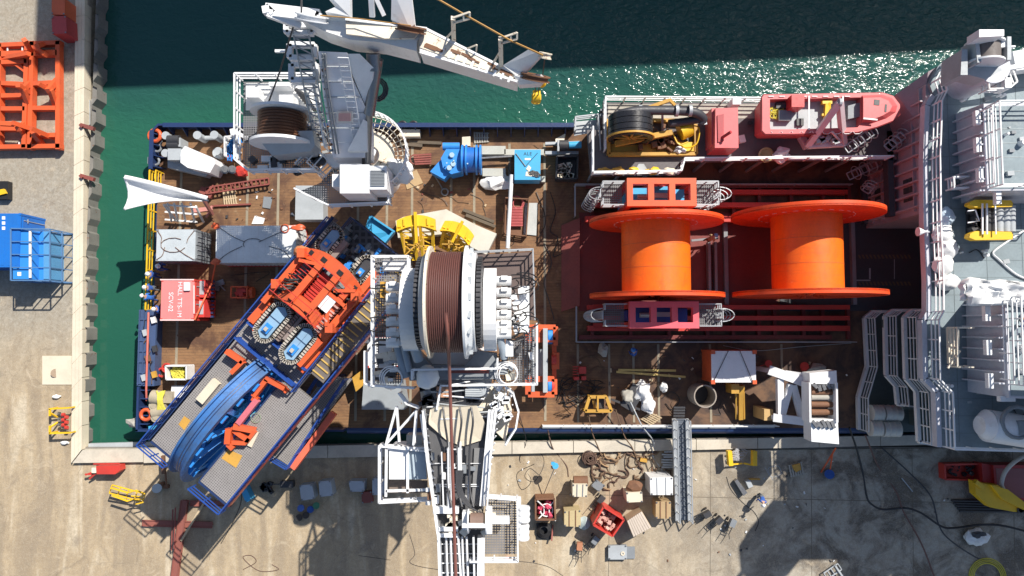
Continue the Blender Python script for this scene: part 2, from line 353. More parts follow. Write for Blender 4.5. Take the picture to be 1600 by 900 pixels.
    def rail(s, path, h=1.1, nr=3, sp=1.4, r=0.032, closed=False):
        """guard rail along 3d base path"""
        P = [Vector(p) for p in path]
        if closed: P = P+[P[0]]
        for k in range(nr):
            z = h*(k+1)/nr
            for a, b in zip(P, P[1:]): s.beam(a+Vector((0, 0, z)), b+Vector((0, 0, z)), r*2 if k == nr-1 else r*1.5)
        for j, (a, b) in enumerate(zip(P, P[1:])):
            L = (b-a).length; n = max(1, round(L/sp))
            for i in range(n+(1 if j == len(P)-2 and not closed else 0)):
                q = a.lerp(b, i/n); s.beam(q, q+Vector((0, 0, h)), r*1.9)
        return s
    def prail(s, px, z, **k): return s.rail([W(x, y, z) for x, y in px], **k)
    def ladder(s, p, q, wd=0.5, sp=0.3, r=0.03, up=(0, 0, 1)):
        p = Vector(p); q = Vector(q); d = (q-p).normalized(); sd_ = d.cross(Vector(up))
        if sd_.length < 0.1: sd_ = d.cross(Vector((1, 0, 0)))
        sd_ = sd_.normalized()*wd/2
        s.beam(p+sd_, q+sd_, r*2); s.beam(p-sd_, q-sd_, r*2)
        n = max(2, int((q-p).length/sp))
        for i in range(n+1):
            c = p.lerp(q, i/n); s.beam(c+sd_, c-sd_, r*1.6)
        return s
    def blob(s, c, rad, seed=0, amp=0.22, sub=3, fq=1.6, flat=True):
        bm = bmesh.new(); bmesh.ops.create_icosphere(bm, subdivisions=sub, radius=1)
        c = Vector(c); vs = []
        for v in bm.verts:
            d = v.co.copy(); k = 1+amp*2*(noise.noise(d*fq+Vector((seed*3.1, seed*1.7, 0))))+amp*0.7*noise.noise(d*fq*3.1+Vector((seed, 0, 5)))
            p = Vector((d.x*rad[0]*k, d.y*rad[1]*k, d.z*rad[2]*k))
            if flat: p.z = max(p.z, -rad[2]*0.75)
            vs.append(c+p)
        bm.verts.index_update()
        fs = [tuple(v.index for v in f.verts) for f in bm.faces]; bm.free()
        return s.add(vs, fs)
    def sheet(s, x0, x1, y0, y1, z, nx=24, ny=24, amp=0.2, fq=0.8, seed=0, th=None, M=None, mask=None):
        """crumpled cloth lying over something"""
        vs = []; fs = []
        for j in range(ny+1):
            for i in range(nx+1):
                u = i/nx; v = j/ny; x = x0+(x1-x0)*u; y = y0+(y1-y0)*v
                e = min(u, 1-u, v, 1-v)
                q = Vector((x*fq+seed*7, y*fq, seed))
                zz = z+amp*(noise.noise(q)+0.5*noise.noise(q*2.7)+0.3*abs(noise.noise(q*6)))-(0.6*amp if e < 0.01 else 0)
                xx = x+0.25*noise.noise(Vector((x*1.3, y*1.3, 9+seed))) ; yy = y+0.25*noise.noise(Vector((x*1.3, y*1.3, 19+seed)))
                vs.append(Vector((xx, yy, zz)))
        for j in range(ny):
            for i in range(nx):
                a = j*(nx+1)+i; fs.append((a, a+1, a+nx+2, a+nx+1))
        if M: vs = [M @ v for v in vs]
        return s.add(vs, fs)
    def build(s, name, mat, parent=None, smooth=False, xf=None):
        me = bpy.data.meshes.new(name)
        off = Vector((0, 0, 0)); q = parent
        while q is not None: off += q.location; q = q.parent
        me.from_pydata([tuple(v-off) for v in s.v], [], s.f); 
        for mt in (mat if isinstance(mat, (list, tuple)) else [mat]): me.materials.append(mt)
        if isinstance(mat, (list, tuple)): me.polygons.foreach_set('material_index', s.mi)
        if smooth:
            me.polygons.foreach_set('use_smooth', [True]*len(me.polygons)); me.set_sharp_from_angle(angle=radians(38))
        me.update()
        o = bpy.data.objects.new(name, me); COL.objects.link(o)
        if parent is not None: o.parent = parent
        return o
def thing(name, label, cat, loc=(0, 0, 0), group=None, rz=0):
    o = bpy.data.objects.new(name, None); COL.objects.link(o); o.empty_display_size = 0.3
    o.location = loc; o.rotation_euler = (0, 0, rz); o['label'] = label; o['category'] = cat
    if group: o['group'] = group
    return o
def tag(o, label, cat, group=None):
    o['label'] = label; o['category'] = cat
    if group: o['group'] = group
    return o
def struct(o, label=None):
    o['kind'] = 'structure'
    if label: o['label'] = label
    return o
def solo(mb, name, mat, label, cat, group=None, smooth=False):
    """one-mesh thing; its origin moves to its own base centre"""
    if 'bag' in name: smooth = True
    n = len(mb.v); c = sum(mb.v, Vector())/n; c.z = min(v.z for v in mb.v)
    mb.v = [v-c for v in mb.v]
    o = mb.build(name, mat, None, smooth); o.location = c
    return tag(o, label, cat, group)
def copy_tree(o, parent=None):
    c = o.copy(); COL.objects.link(c)
    if parent is not None: c.parent = parent
    for ch in list(o.children): copy_tree(ch, c)
    return c
def dup(o, loc, rz=0, label=None, scale=None):
    c = copy_tree(o); c.location = loc; c.rotation_euler = (0, 0, rz)
    if scale: c.scale = scale
    if label: c['label'] = label
    return c
def circ(c, r, n=24, ax='z', a0=0, a1=2*pi):
    c = Vector(c); out = []
    for i in range(n+1):
        a = a0+(a1-a0)*i/n
        out.append(c+Vector((cos(a)*r, sin(a)*r, 0)) if ax == 'z' else (c+Vector((0, cos(a)*r, sin(a)*r)) if ax == 'x' else c+Vector((cos(a)*r, 0, sin(a)*r))))
    return out
def smoothpath(pts, n=6):
    P = [Vector(p) for p in pts]; P = [P[0]*2-P[1]]+P+[P[-1]*2-P[-2]]; out = []
    for i in range(1, len(P)-2):
        a, b, c, d = P[i-1:i+3]
        for k in range(n):
            t = k/n
            out.append(0.5*((2*b)+(c-a)*t+(2*a-5*b+4*c-d)*t*t+(3*b-a-3*c+d)*t**3))
    out.append(P[-2]); return out
def hose(px, z, r, name, mat, label, cat='hose', group=None, n=6):
    pts = [W(p[0], p[1], p[2] if len(p) > 2 else z) for p in px]
    return solo(MB().tube(smoothpath(pts, n), r, 6), name, mat, label, cat, group, True)
def text_mesh(txt, size, mat, name, parent, loc, rz, extrude=0.004, font_sp=1.0, rot=None):
    cu = bpy.data.curves.new('t', 'FONT'); cu.body = txt; cu.size = size; cu.extrude = extrude; cu.align_x = 'CENTER'; cu.align_y = 'CENTER'; cu.space_character = font_sp
    ob = bpy.data.objects.new('t', cu); COL.objects.link(ob)
    me = bpy.data.meshes.new_from_object(ob); COL.objects.unlink(ob); bpy.data.objects.remove(ob)
    me.materials.clear(); me.materials.append(mat); me.name = name
    o = bpy.data.objects.new(name, me); COL.objects.link(o)
    if parent is not None:
        o.parent = parent; loc = Vector(loc)-parent.location
    o.location = loc; o.rotation_euler = rot or (0, 0, rz)
    return o
# ================================================================ SETTING
QZ = -0.8; WZ = -2.0
xl = W(116, 450, QZ).x
mb = MB(); mb.prism([(-140, 90), (xl, 90), (W(114, 712, QZ).x, W(114, 712, QZ).y), (W(1700, 690, QZ).x+60, W(1700, 688, QZ).y), (W(1700, 690, QZ).x+60, -90), (-140, -90)], -7, QZ)
struct(mb.build('quay_ground', GROUND))
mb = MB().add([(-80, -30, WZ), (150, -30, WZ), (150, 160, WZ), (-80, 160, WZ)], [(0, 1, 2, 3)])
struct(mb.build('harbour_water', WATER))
mb = MB().add([(-80, -30, -9), (150, -30, -9), (150, 160, -9), (-80, 160, -9)], [(0, 1, 2, 3)])
struct(mb.build('harbour_bed', DGREY))
# quay edge beams (concrete/timber capping cut into lengths)
def lerp2(a, b, t): return (a[0]+(b[0]-a[0])*t, a[1]+(b[1]-a[1])*t)
mb = MB(); A0, A1 = (118.5, -90), (111, 724); B0, B1 = (133, -90), (127.5, 703)
n = 21
for i in range(n):
    t0 = i/n+0.0006; t1 = (i+1)/n-0.0006
    for s0, s1 in ((0, .30), (.32, .66), (.68, 1.0)):
        q = [lerp2(lerp2(A0, A1, t0), lerp2(B0, B1, t0), s0), lerp2(lerp2(A0, A1, t0), lerp2(B0, B1, t0), s1),
             lerp2(lerp2(A0, A1, t1), lerp2(B0, B1, t1), s1), lerp2(lerp2(A0, A1, t1), lerp2(B0, B1, t1), s0)]
        mb.ppoly(q, -1.3, -0.46)
mb.ppoly([(119, -88), (132.6, -88), (127, 703), (111.6, 722)], -1.3, -0.49)
struct(mb.build('quay_edge_beam_west', CREAM))
mb = MB(); n = 16
C0, C1 = (130, 703), (1720, 675); D0, D1 = (112, 724), (1720, 690)
C = lambda x: 703+(x-130)*(-28/1590)*(1.0) ; Dl = lambda x: 723.5 if x < 250 else 721-(x-250)*0.0215
xs = [128+i*96 for i in range(18)]
for a, b in zip(xs, xs[1:]):
    mb.ppoly([(a+0.5 if a > 130 else 129, C(a)), (b-0.5, C(b)), (b-0.5, min(722, Dl(b))), (a+0.5 if a > 130 else 113, Dl(a))], -1.3, -0.46)
struct(mb.build('quay_edge_beam_south', paint('weathered_cap_concrete', (0.60, 0.54, 0.44), 0.8, 0.5, 0.15, rustcol=(0.3, 0.25, 0.18))))
# steel sheet piling below the west beam: trapezoid corrugation
mb = MB(); X0 = W(131, 450, -0.6).x; pts = []
y = 26.0; k = 0
prof = []
while y > -9.0:
    yy = y+0.12*sin(y*7.3); dd_ = .08*sin(y*3.1); prof += [(X0+0.05, yy), (X0+0.05, yy-0.35), (X0+0.30+dd_, yy-0.5), (X0+0.32+dd_, yy-1.35), (X0+0.05, yy-1.82)]
    y -= 1.84
vs = []; fs = []
for i, (a, b) in enumerate(prof):
    sl_ = -0.0085*(20-b)*0.5
    vs += [(a+sl_, b, -0.75), (a+sl_, b, -6)]
    if i: fs.append((2*i-2, 2*i, 2*i+1, 2*i-1))
vs2 = []
tb = MB().add(vs, fs)
for i in range(0, len(prof)-4, 5):                     # flat tops of the pans
    q = prof[i:i+5]; sl_ = -0.0085*(20-q[2][1])*0.5
    tb.add([(q[1][0]+sl_-.1, q[1][1], -0.9), (q[2][0]+sl_, q[2][1], -0.9), (q[3][0]+sl_, q[3][1], -0.9), (q[4][0]+sl_-.1, q[4][1], -0.9)], [(0, 1, 2, 3)])
tb.b2(W(131, 700, -.8).x, 60, W(500, 700, QZ).y+0.05, W(500, 700, QZ).y-0.1, -6, -0.9)
o = tb.build('sheet_pile_wall', paint('weathered_sheet_piling', (0.22, 0.21, 0.19), 0.8, 0.6, 0.5)); tag(o, 'corrugated grey sheet piling under the west quay edge beam', 'retaining wall')
for i, (x, y) in enumerate(((136, 198), (136, 277))):
    p = W(x, y, -0.5)
    mbt = MB().beam(p+Vector((-0.45, 0.12, 0)), p+Vector((0.55, -0.18, 0.0)), 0.28).beam(p+Vector((-0.42, 0.10, .2)), p+Vector((-0.2, -0.1, .2)), 0.16)
    solo(mbt, 'mooring_timber', MAROON2, ('rust-red beam stub lying across the west quay edge nearest the ladder', 'rust-red beam stub across the west quay edge, lower of the two')[i], 'beam stub', 'beam stubs on the quay edge')
a = thing('quay_ladder', 'short steel ladder fixed below the west quay edge beam', 'ladder', W(140, 175, -1.2))
MB().ladder(W(145, 155, -1.3), W(145, 197, -1.3), 0.1, 0.3).ladder(W(137, 157, -1.1), W(137, 195, -1.1), 0.35, 0.32, 0.035).build('ladder_rungs', GALV, a)
# ledge timber in the quay corner
solo(MB().beam(W(140, 697, -1.2), W(244, 694, -1.2), .4, .3).beam(W(185, 700, -1.2), W(185, 708, -1.2), .4).beam(W(235, 700, -1.2), W(235, 707, -1.2), .4), 'waling_beam', LGREY, 'pale grey waling beam in the corner of the basin', 'waling beam')

# ================================================================ THE SHIP
YT, YB, XS = 14.75, -7.45, -26.3
ship = thing('offshore_vessel', 'large navy hulled offshore construction ship with a brown timber work deck, moored along the quay', 'ship', (0, 3.6, -4))
hl = [(XS+.6, YT), (26, YT), (31, YT+.9), (46, YT+1), (46, YB-.2), (26, YB), (XS-.1, YB), (XS-.1, 1.2), (XS, 1.3), (XS, YT-.6)]
hull = MB().prism(hl, -5, -0.02)
hull.build('hull', NAVY, ship); hull = MB()
# flared bow side block
up = [W(x, y, 7.7) for x, y in [(1489, 87), (1452, 108), (1400, 145)]]
hull.solid([W(1400, 147, 5.9), W(1450, 112, 7.6), W(1494, 89, 7.7), W(1720, 78, 7.7), W(1720, 200, 7.7), W(1440, 200, 7.0)],
           [(26, YT-.3, 0), (28, YT, 0), (31, YT+.9, 0), (46, YT+1, 0), (46, 10, 0), (26, 10, 0)])
hull.build('flared_side', paint('pale_mauve_hull', (.36, .29, .32), .45, .4, .15), ship)
# fender belt along the south side
fb = MB()
fb.cyl((-12, YB+.05, -0.45), (26, YB+.05, -0.45), 0.42, 14)
fb.cyl((XS+1, YT-.1, -0.5), (26, YT-.1, -0.5), 0.3, 10)
fb.build('rubbing_strake', NAVY, ship, True)
dk = MB(); dk.prism([(x, y) for x, y in [(XS+.65, YT-.1), (26, YT-.1), (32, YT-.2), (32, YB+.1), (XS+.1, YB+.1), (XS+.1, 1.2), (XS+.1, YT-.65)]], -0.015, 0.02)
dk.build('cargo_deck', WOOD, ship)
stm = paint('worn_deck_strip', (0.33, 0.28, 0.2), 0.7, 0.7, 0.5)
for x in (387, 435, 560, 605, 644, 705, 741, 796, 851, 283):
    p = W(x, 300, 0); MB().b2(p.x-.09, p.x+.09, YB+.6, YT-1.2, 0.015, 0.045).build('deck_strip', stm, ship)
for x in (903, 952, 990, 1029, 1110, 1222):
    p = W(x, 600, 0); MB().b2(p.x-.08, p.x+.08, YB+.5, -1.3, 0.015, 0.045).build('deck_strip', stm, ship)
# red bay plating
pl = MB()
pl.ppoly([(905, 332), (1215, 332), (1215, 486), (905, 486)], 0.02, 0.06)
pl.build('bay_plating', MAROON, ship)
pl = MB().ppoly([(1219, 335), (1452, 335), (1452, 486), (1219, 486)], 0.02, 0.055)
pl.build('forward_bay_plating', DGREY, ship)
hz = MB()
for i in range(14):
    for yy in (398, 440):
        hz.ppoly([(1340+i*6, yy), (1343+i*6, yy), (1346+i*6, yy+6), (1343+i*6, yy+6)], 0.05, 0.06)
hz.build('hazard_marking', paint('faded_marking_paint', (0.16, 0.12, 0.07), 0.7, 0.5), ship)
hz = MB().ppoly([(1332, 437), (1360, 437), (1360, 439), (1332, 439)], .05, .062).ppoly([(1358, 419), (1360.5, 419), (1360.5, 436), (1358, 436)], .05, .062).ppoly([(1397, 405), (1398, 405), (1398, 436), (1397, 436)], .05, .062)
hz.build('deck_marking_line', LGREY, ship)
rp = MB(); a = [W(876, 352, 0), W(905, 345, 0.06), W(905, 478, 0.06), W(876, 487, 0)]
rp.solid([W(877, 352, .1), W(906, 340, .45), W(906, 478, .45), W(877, 487, .1)], [W(877, 352, 0), W(906, 340, 0), W(906, 478, 0), W(877, 487, 0)])
rp.build('ramp_plate', MAROON2, ship)
# bulwarks with ribs
bw = MB()
bw.b2(XS+.9, 4.8, YT-.14, YT, 0, 1.05).b2(XS, XS+.14, 11.4, YT-.5, 0, 1.05)
bw.prism([(XS, YT-.55), (XS+.5, YT), (XS+.95, YT), (XS+.95, YT-.14), (XS+.55, YT-.15), (XS+.14, YT-.6)], 0, 1.05)
bw.b2(XS+.9, 4.8, YT-.28, YT+.04, 1.05, 1.12).b2(XS-.04, XS+.26, 11.4, YT-.5, 1.05, 1.12)
for i in range(30):
    x = XS+1.2+i; 
    if x < 4.6: bw.solid([(x, YT-.14, 1.04), (x+.06, YT-.14, 1.04), (x+.06, YT-.25, 1.04), (x, YT-.25, 1.04)], [(x, YT-.14, 0), (x+.06, YT-.14, 0), (x+.06, YT-.7, 0), (x, YT-.7, 0)])
for i in range(4):
    y = 11.6+i*.8; bw.solid([(XS+.14, y, 1.04), (XS+.14, y+.06, 1.04), (XS+.25, y+.06, 1.04), (XS+.25, y, 1.04)], [(XS+.14, y, 0), (XS+.14, y+.06, 0), (XS+.75, y+.06, 0), (XS+.75, y, 0)])
bw.build('bulwark', NAVY, ship); bw = MB()
bw.b2(XS-.45, XS-.3, YB, -4.3, -0.2, 1.0).b2(XS-.45, -12, YB-.02, YB+.13, -0.2, 1.0)
for i in range(5):
    y = -7.0+i*.6; bw.b2(XS-.3, XS+.3, y, y+.07, 0.0, 0.8)
bw.build('bulwark', NAVY, ship)
# stern roller housing
sr = MB(); sr.b2(XS-.5, XS+.75, -4.25, 1.2, -1.2, .95)
for i in range(7): sr.b2(XS-.46, XS+.1, -4.1+i*.76, -4.0+i*.76, .95, 1.03)
for xx in (-.42, -.1, .22): sr.b2(XS+xx, XS+xx+.06, -4.2, 1.15, .95, 1.06)
r_ = sr.build('stern_roller_housing', paint('slate_blue_paint', (0.06, 0.10, 0.21), 0.45, 0.5, 0.15), ship)
MB().tube([(XS+.3, 1.0, 1.15), (XS+.3, -4.4, 1.15), (XS+.05, -5.3, .6)], .07, 8).build('red_pipe', paint('salmon_pipe_paint', (0.75, 0.20, 0.15), .4, .2), r_, True)
for (x, y, mt_) in ((228, 520, LGREY), (232, 560, RUSTY), (226, 590, LGREY), (241, 500, WHITE), (243, 545, DARKM), (242, 585, YELLO2)):
    p = W(x, y, 1.0); MB().box((p.x, p.y, 1.08), (.3, .45, .22), .3).build('deck_cleat', mt_, ship)
for k in range(6):
    x, y = 226+3*k, 500+16*k; MB().tube(smoothpath([W(x, y, 1.08), W(x+random.uniform(-4, 6), y+9, 1.08), W(x+random.uniform(-5, 7), y+20, 1.08)], 5), .03, 5).build('loose_rope', ROPE if k % 2 else BLACK, ship, True)
MB().rail([(XS+.05, 11.3, 0), (XS+.05, 1.2, 0)], r=0.045, sp=1.5).rail([(XS+.5, 11.3, 0), (XS+.5, 9.6, 0)], r=.04).build('stern_rail', YELLOW, ship)
MB().rail([(2.2, YB+.35, 0), (19, YB+.35, 0)], r=0.028, sp=1.5, h=1.0).build('side_rail', WHITE, ship)
MB().b2(2.2, 19, YB+.1, YB+.28, 0, .12).build('gunwale_pipe', LGREY, ship)
# mooring bollards
def bollard(px, py, r, h, name='mooring_bollard'):
    p = W(px, py, h); m = MB().cyl((p.x, p.y, 0), (p.x, p.y, h-.1), r*.86, 20).cyl((p.x, p.y, h-.1), (p.x, p.y, h), r, 20)
    return m
for (x, y) in ((258.5, 211.5), (258, 239)): bollard(x, y, .29, 1.25).build('mooring_bollard', LGREY, ship, True)
m = bollard(308, 211, .3, 1.3); m2 = bollard(334.5, 210.5, .3, 1.3); m.v += []; 
a_ = m.build('mooring_bollard', LGREY, ship, True); m2.build('mooring_bollard', LGREY, ship, True)
p1 = W(308, 211, 1.3); p2 = W(334.5, 210.5, 1.3); MB().cyl((p1.x, p1.y, .5), (p2.x, p2.y, .5), .16, 12).build('bollard_bar', LGREY, ship, True)
m = bollard(339, 237, .24, 1.1); m.cyl((W(343, 240, .2).x, W(343, 240, .2).y, 0), (W(343, 240, .2).x, W(343, 240, .2).y, .45), .42, 20); m.build('mooring_bollard', LGREY, ship, True)
for (x, y) in ((240, 634), (243, 652)):
    p = W(x, y, 1.0); MB().cyl((p.x, p.y, 0), (p.x, p.y, 1.0), .36, 20).cyl((p.x, p.y, 1.0), (p.x, p.y, 1.05), .2, 20).build('mooring_bollard', paint('sand_bollard_paint', (.42, .36, .26), .6, .6, .3), ship, True)
for (x, y) in ((629, 193), (646, 193)): MB().tube(circ(W(x, y+3, .6), .28, 14, 'z'), .1, 8).build('rail_fairlead', BLACK, ship, True)
MB().pbox(624, 202, 656, 213, 0, .7).build('roller_fairlead', WHITER, ship)
# chocks at the stern corner
ch = MB()
for (x, y) in ((246, 222), (246, 231), (243, 252)): ch.tube(circ(W(x, y, .5), .28, 14), .09, 8).box(W(x-5, y, .35), (.4, .5, .6))
ch.build('chock', MGREY, ship, True)

# ---- raised boat deck along the north side (z 4.5)
BZ = 4.5
bo = [(942, 160), (1402, 160), (1402, 250), (1062, 253), (1058, 273), (923, 275), (917, 203), (942, 203)]
bd = MB().ppoly(bo, BZ-.22, BZ); bd.build('boat_deck', paint('grey_boat_deck_paint', (.13, .115, .12), .6, .5, .25), ship)
MB().ppoly([(950, 163), (1188, 163), (1188, 185), (950, 185)], BZ, BZ+.02).build('boat_deck_edge_plate', paint('pale_edge_plate', (.45, .42, .36), .6, .6, .4), ship)
sup = MB()
for x in range(930, 1400, 45): p = W(x, 262 if x < 1058 else 245, BZ-.2); sup.cyl((p.x, p.y, 0), (p.x, p.y, BZ-.2), .12, 8); p = W(x+10, 172, BZ-.2); sup.cyl((p.x, min(p.y, YT-.4), 0), (p.x, min(p.y, YT-.4), BZ-.2), .12, 8)
sup.b2(6.0, 26, YT-.12, YT, 0, BZ-.1)
sup.build('boat_deck_support', MGREY, ship)
MB().prail([(943, 238), (943, 159), (1188, 161)], BZ, r=.04).prail([(924, 205), (924, 274), (1059, 272), (1064, 253), (1382, 250)], BZ, r=.045).build('boat_deck_rail', WHITE2, ship)
MB().prail([(897, 210), (897, 190), (932, 186), (935, 240)], 3.6, r=.04).ppoly([(897, 190), (934, 187), (936, 205), (897, 212)], 3.4, 3.5).build('access_platform', GALV, ship)

# ---- superstructure
UZ = 8.0
uo = [(1491, 86), (1466, 103), (1452, 130), (1459, 150), (1450, 165), (1447, 250), (1448, 350), (1452, 440), (1452, 488), (1445, 500), (1447, 592), (1466, 612), (1469, 698), (1720, 703), (1720, 76)]
MB().ppoly(uo, UZ-.3, UZ).build('bridge_deck', TEAL, ship)
ed = MB()
for a, b in zip(uo[3:13], uo[4:13]): pa, pb = W(*a, UZ), W(*b, UZ); ed.beam(pa+Vector((-.12, 0, -.1)), pb+Vector((-.12, 0, -.1)), .3, .5)
ed.build('deck_edge_girder', WALLP, ship)
inn = [(x+(4 if x < 1700 else 0), y) for x, y in uo]
MB().prail([(1565, 84), (1494, 87), (1469, 104), (1455, 130), (1462, 150), (1454, 166), (1451, 250), (1452, 350), (1456, 440), (1456, 487), (1449, 500), (1451, 591), (1470, 611), (1473, 697), (1620, 701)], UZ, r=.04, h=1.15, sp=1.3).build('bridge_deck_rail', WHITE2, ship)
wa = MB(); XW = 26.1
wa.b2(XW, XW+.3, 7.4, YT+.5, 0, UZ-.3).b2(XW, 34, 7.2, 7.4, 0, UZ-.3)
wa.b2(31, 31.3, -3, 7.4, 0, UZ-.3)
for i in range(9):
    y = 7.6+i*.82; wa.b2(XW-.34, XW, y, y+.09, 0, UZ-.35)
for z in (1.2, 2.5, 6.3, 7.2): wa.b2(XW-.2, XW, 7.4, YT+.4, z, z+.08)
wl = wa.build('aft_bulkhead', paint('grey_wall_boat_reflection', (.46, .40, .43), .45, .35, .05), ship)  # pink of the red boat's reflection is put into the grey wall colour
dp = MB(); dp.b2(XW-.75, XW-.36, 7.4, 13.2, 3.9, 4.5); dp.b2(XW-.7, XW-.4, 7.4, 12.5, .7, 1.1); dp.build('cable_duct', DGREY, wl)
wn = MB()
for i in range(3):
    for j in range(2): wn.b2(XW-.06, XW+.02, 8.2+i*.55, 8.6+i*.55, 5.0+j*.6, 5.5+j*.6)
wn.b2(XW-.06, XW+.02, 9.0, 9.8, 1.4, 2.4).build('wall_opening', GLASS, wl)
# balconies stepping down the quayside corner
t2 = [(1384, 490), (1396, 484), (1470, 484), (1470, 640), (1413, 640), (1411, 634), (1399, 604), (1384, 586), (1380, 500)]
t3 = [(1413, 497), (1424, 484), (1490, 484), (1490, 698), (1434, 690), (1431, 612), (1415, 592)]
t1 = [(1352, 497), (1364, 487), (1440, 486), (1440, 675), (1346, 675), (1341, 672), (1343, 620), (1356, 572)]
for nm, t, z, pp in (('lower_balcony', t1, .35, [(1440, 487), (1364, 487), (1352, 497), (1356, 572), (1342, 620), (1343, 671)]),
                     ('middle_balcony', t2, 2.7, [(1470, 485), (1396, 485), (1384, 494), (1386, 586), (1401, 603), (1404, 632), (1414, 633)]),
                     ('upper_balcony', t3, 5.3, [(1490, 485), (1426, 485), (1414, 496), (1417, 592), (1433, 611), (1437, 690), (1470, 696)])):
    b = MB().ppoly(t, z-.2, z).build(nm, GREENG, ship)
    e = MB()
    for q1, q2 in zip(pp, pp[1:]): e.beam(W(*q1, z)+Vector((-.06, 0, -.02)), W(*q2, z)+Vector((-.06, 0, -.02)), .22, .3)
    e.build('balcony_edge', WHITE, b)
    MB().prail([(x+2, y) for x, y in pp], z, r=.038, h=1.1, sp=1.2).build('balcony_rail', WHITE, b)
MB().b2(28.6, 46, YB+.4, -3.2, 0, UZ-.3).build('quarterdeck_house', GREENG, ship)
# deck houses
h1 = MB(); h1.solid([W(x, y, 10.6) for x, y in [(1537, 162), (1720, 160), (1720, 296), (1543, 298)]], [W(x, y, 8.0) for x, y in [(1493, 178), (1720, 175), (1720, 318), (1502, 318)]])
hh = h1.build('forward_deck_house', WALLP, ship)
MB().ppoly([(1541, 166), (1720, 164), (1720, 293), (1547, 295)], 10.58, 10.64).build('house_roof', TEAL, hh)
rb = MB()
def ribs(mb, x0, x1, za, zb, ys, th=.09, dpth=.28):
    for y in ys: 
        a = W(x0, y, za); mb.b2(a.x-dpth, a.x+.05, a.y, a.y+th, za, zb-.1)
ribs(rb, 1495, 1537, 8.0, 10.6, [192+i*17 for i in range(8)]); rb.build('wall_stiffener', WALLP, hh)
MB().prail([(1700, 166), (1541, 167), (1546, 294), (1700, 292)], 10.64, r=.035).prail([(1530, 175), (1534, 292)], 10.64, r=.03).build('roof_rail', WHITE2, hh)
for (x, y) in ((1526, 185), (1527, 227), (1531, 274), (1558, 308)): MB().box(W(x, y, 10.3), (.3, .85, .3) if x < 1560 else (.85, .3, .3)).build('lamp_box', WHITE2, hh)

h2 = MB(); h2.solid([W(x, y, 11.3) for x, y in [(1570, 462), (1720, 460), (1720, 628), (1576, 622)]], [W(x, y, 8.0) for x, y in [(1509, 468), (1720, 466), (1720, 616), (1512, 612)]])
hh2 = h2.build('after_deck_house', WALLP, ship)
MB().ppoly([(1574, 465), (1720, 463), (1720, 625), (1580, 618)], 11.28, 11.34).build('house_roof', TEAL, hh2)
rb = MB(); ribs(rb, 1510, 1570, 8.0, 11.3, [478+i*16.5 for i in range(8)]); rb.build('wall_stiffener', WALLP, hh2)
MB().prail([(1700, 462), (1573, 464), (1577, 600)], 11.34, r=.035).prail([(1559, 470), (1563, 592)], 11.3, r=.03).build('roof_rail', WHITE2, hh2)
for (x, y) in ((1541, 490), (1543, 543), (1546, 595), (1572, 623)): MB().box(W(x, y, 10.9), (.3, .85, .3) if x < 1560 else (.85, .3, .3)).build('lamp_box', WHITE2, hh2)

# rack on the wall
rk = MB(); rk.prail([(1506, 572), (1481, 572), (1481, 512), (1506, 512)], 8.9, h=.9, r=.05).beam(W(1481, 575, 9.6), W(1500, 548, 9.6), .1); rk.b2(*[W(1488, 540, 9).x+d for d in (-.1, .35)], *[W(1488, 540, 9).y+d for d in (-1.1, 1.1)], 8.6, 8.8)
rk.build('hose_rack', WHITER, ship)
rk = MB(); rk.prail([(1500, 297), (1478, 298), (1477, 281), (1500, 280)], 8.5, h=.8, r=.045); rk.build('wall_rack', WHITE2, ship)
# wheelhouse forward, outside the frame to the east; upper block and masts added for their shadows
wh = MB(); wh.b2(39, 60, -8, 12, -.1, 15.5).b2(40, 52, -6, 10, 15.5, 19); wh.b2(36.6, 39, -2, 9, 8.0, 13); wh.prism([(27.8, -4.2), (28.3, -5.0), (29.2, -5.3), (30.4, -5.2), (31.3, -4.6), (31.6, -3.2), (31.0, -1.6), (28.4, -1.5), (27.7, -2.6)], 14, 17); wh.b2(30.8, 39.5, -4.4, -2, 11.4, 15.9); wh.cyl((28.4, -3.9, 17), (28.4, -3.9, 21), .18, 8); wh.cyl((29.4, -3.9, 17), (29.4, -3.9, 20), .12, 8); wh.cyl((36, -6.5, 8), (36, -6.5, 15), .9, 16); wh.cyl((33.5, -7.2, 8), (33.5, -7.2, 13.5), .25, 10); wh.b2(32.6, 35.4, -7.5, -6.2, 12.6, 13.4); wh.cyl((39.5, -8.6, 8), (39.5, -8.6, 18), .3, 10); wh.b2(38.6, 41.5, -9.5, -8.0, 14.4, 15.2)
wh.build('wheelhouse_and_shadow_masts', WALLP, ship)
# radome-like capsule on the quayside corner
cp = MB(); a = W(1542, 665, 9.3); b = W(1640, 680, 9.3)
cp.cyl(a, b, .95, 24); cp.cyl(a+Vector((-.45, 0.02, 0)), a, .55, 24, .95)
cap = cp.build('ventilation_capsule', WHITE2, ship, True)
MB().tube(circ(W(1590, 660, 10.2), .9, 16), .12, 8).box(W(1598, 668, 10.1), (.7, .8, .5)).build('capsule_fitting', MGREY, cap, True)
o = MB().ppoly([(1484, 668), (1484, 660), (1500, 660), (1500, 654), (1522, 662), (1500, 676), (1500, 668)], UZ, UZ+.015)
# horn
h_ = MB().cyl(W(1434, 362, 8.6), W(1443, 362, 8.6), .28, 14, .12).cyl(W(1443, 362, 8.6), W(1452, 362, 8.6), .07, 8); h_.build('horn', WHITE2, ship, True)
for (x, y) in ((1449, 430), (1450, 448), (1443, 520), (1443, 590)): MB().box(W(x, y, 7.9), (.25, .38, .3)).build('deck_lamp', WHITE, ship)
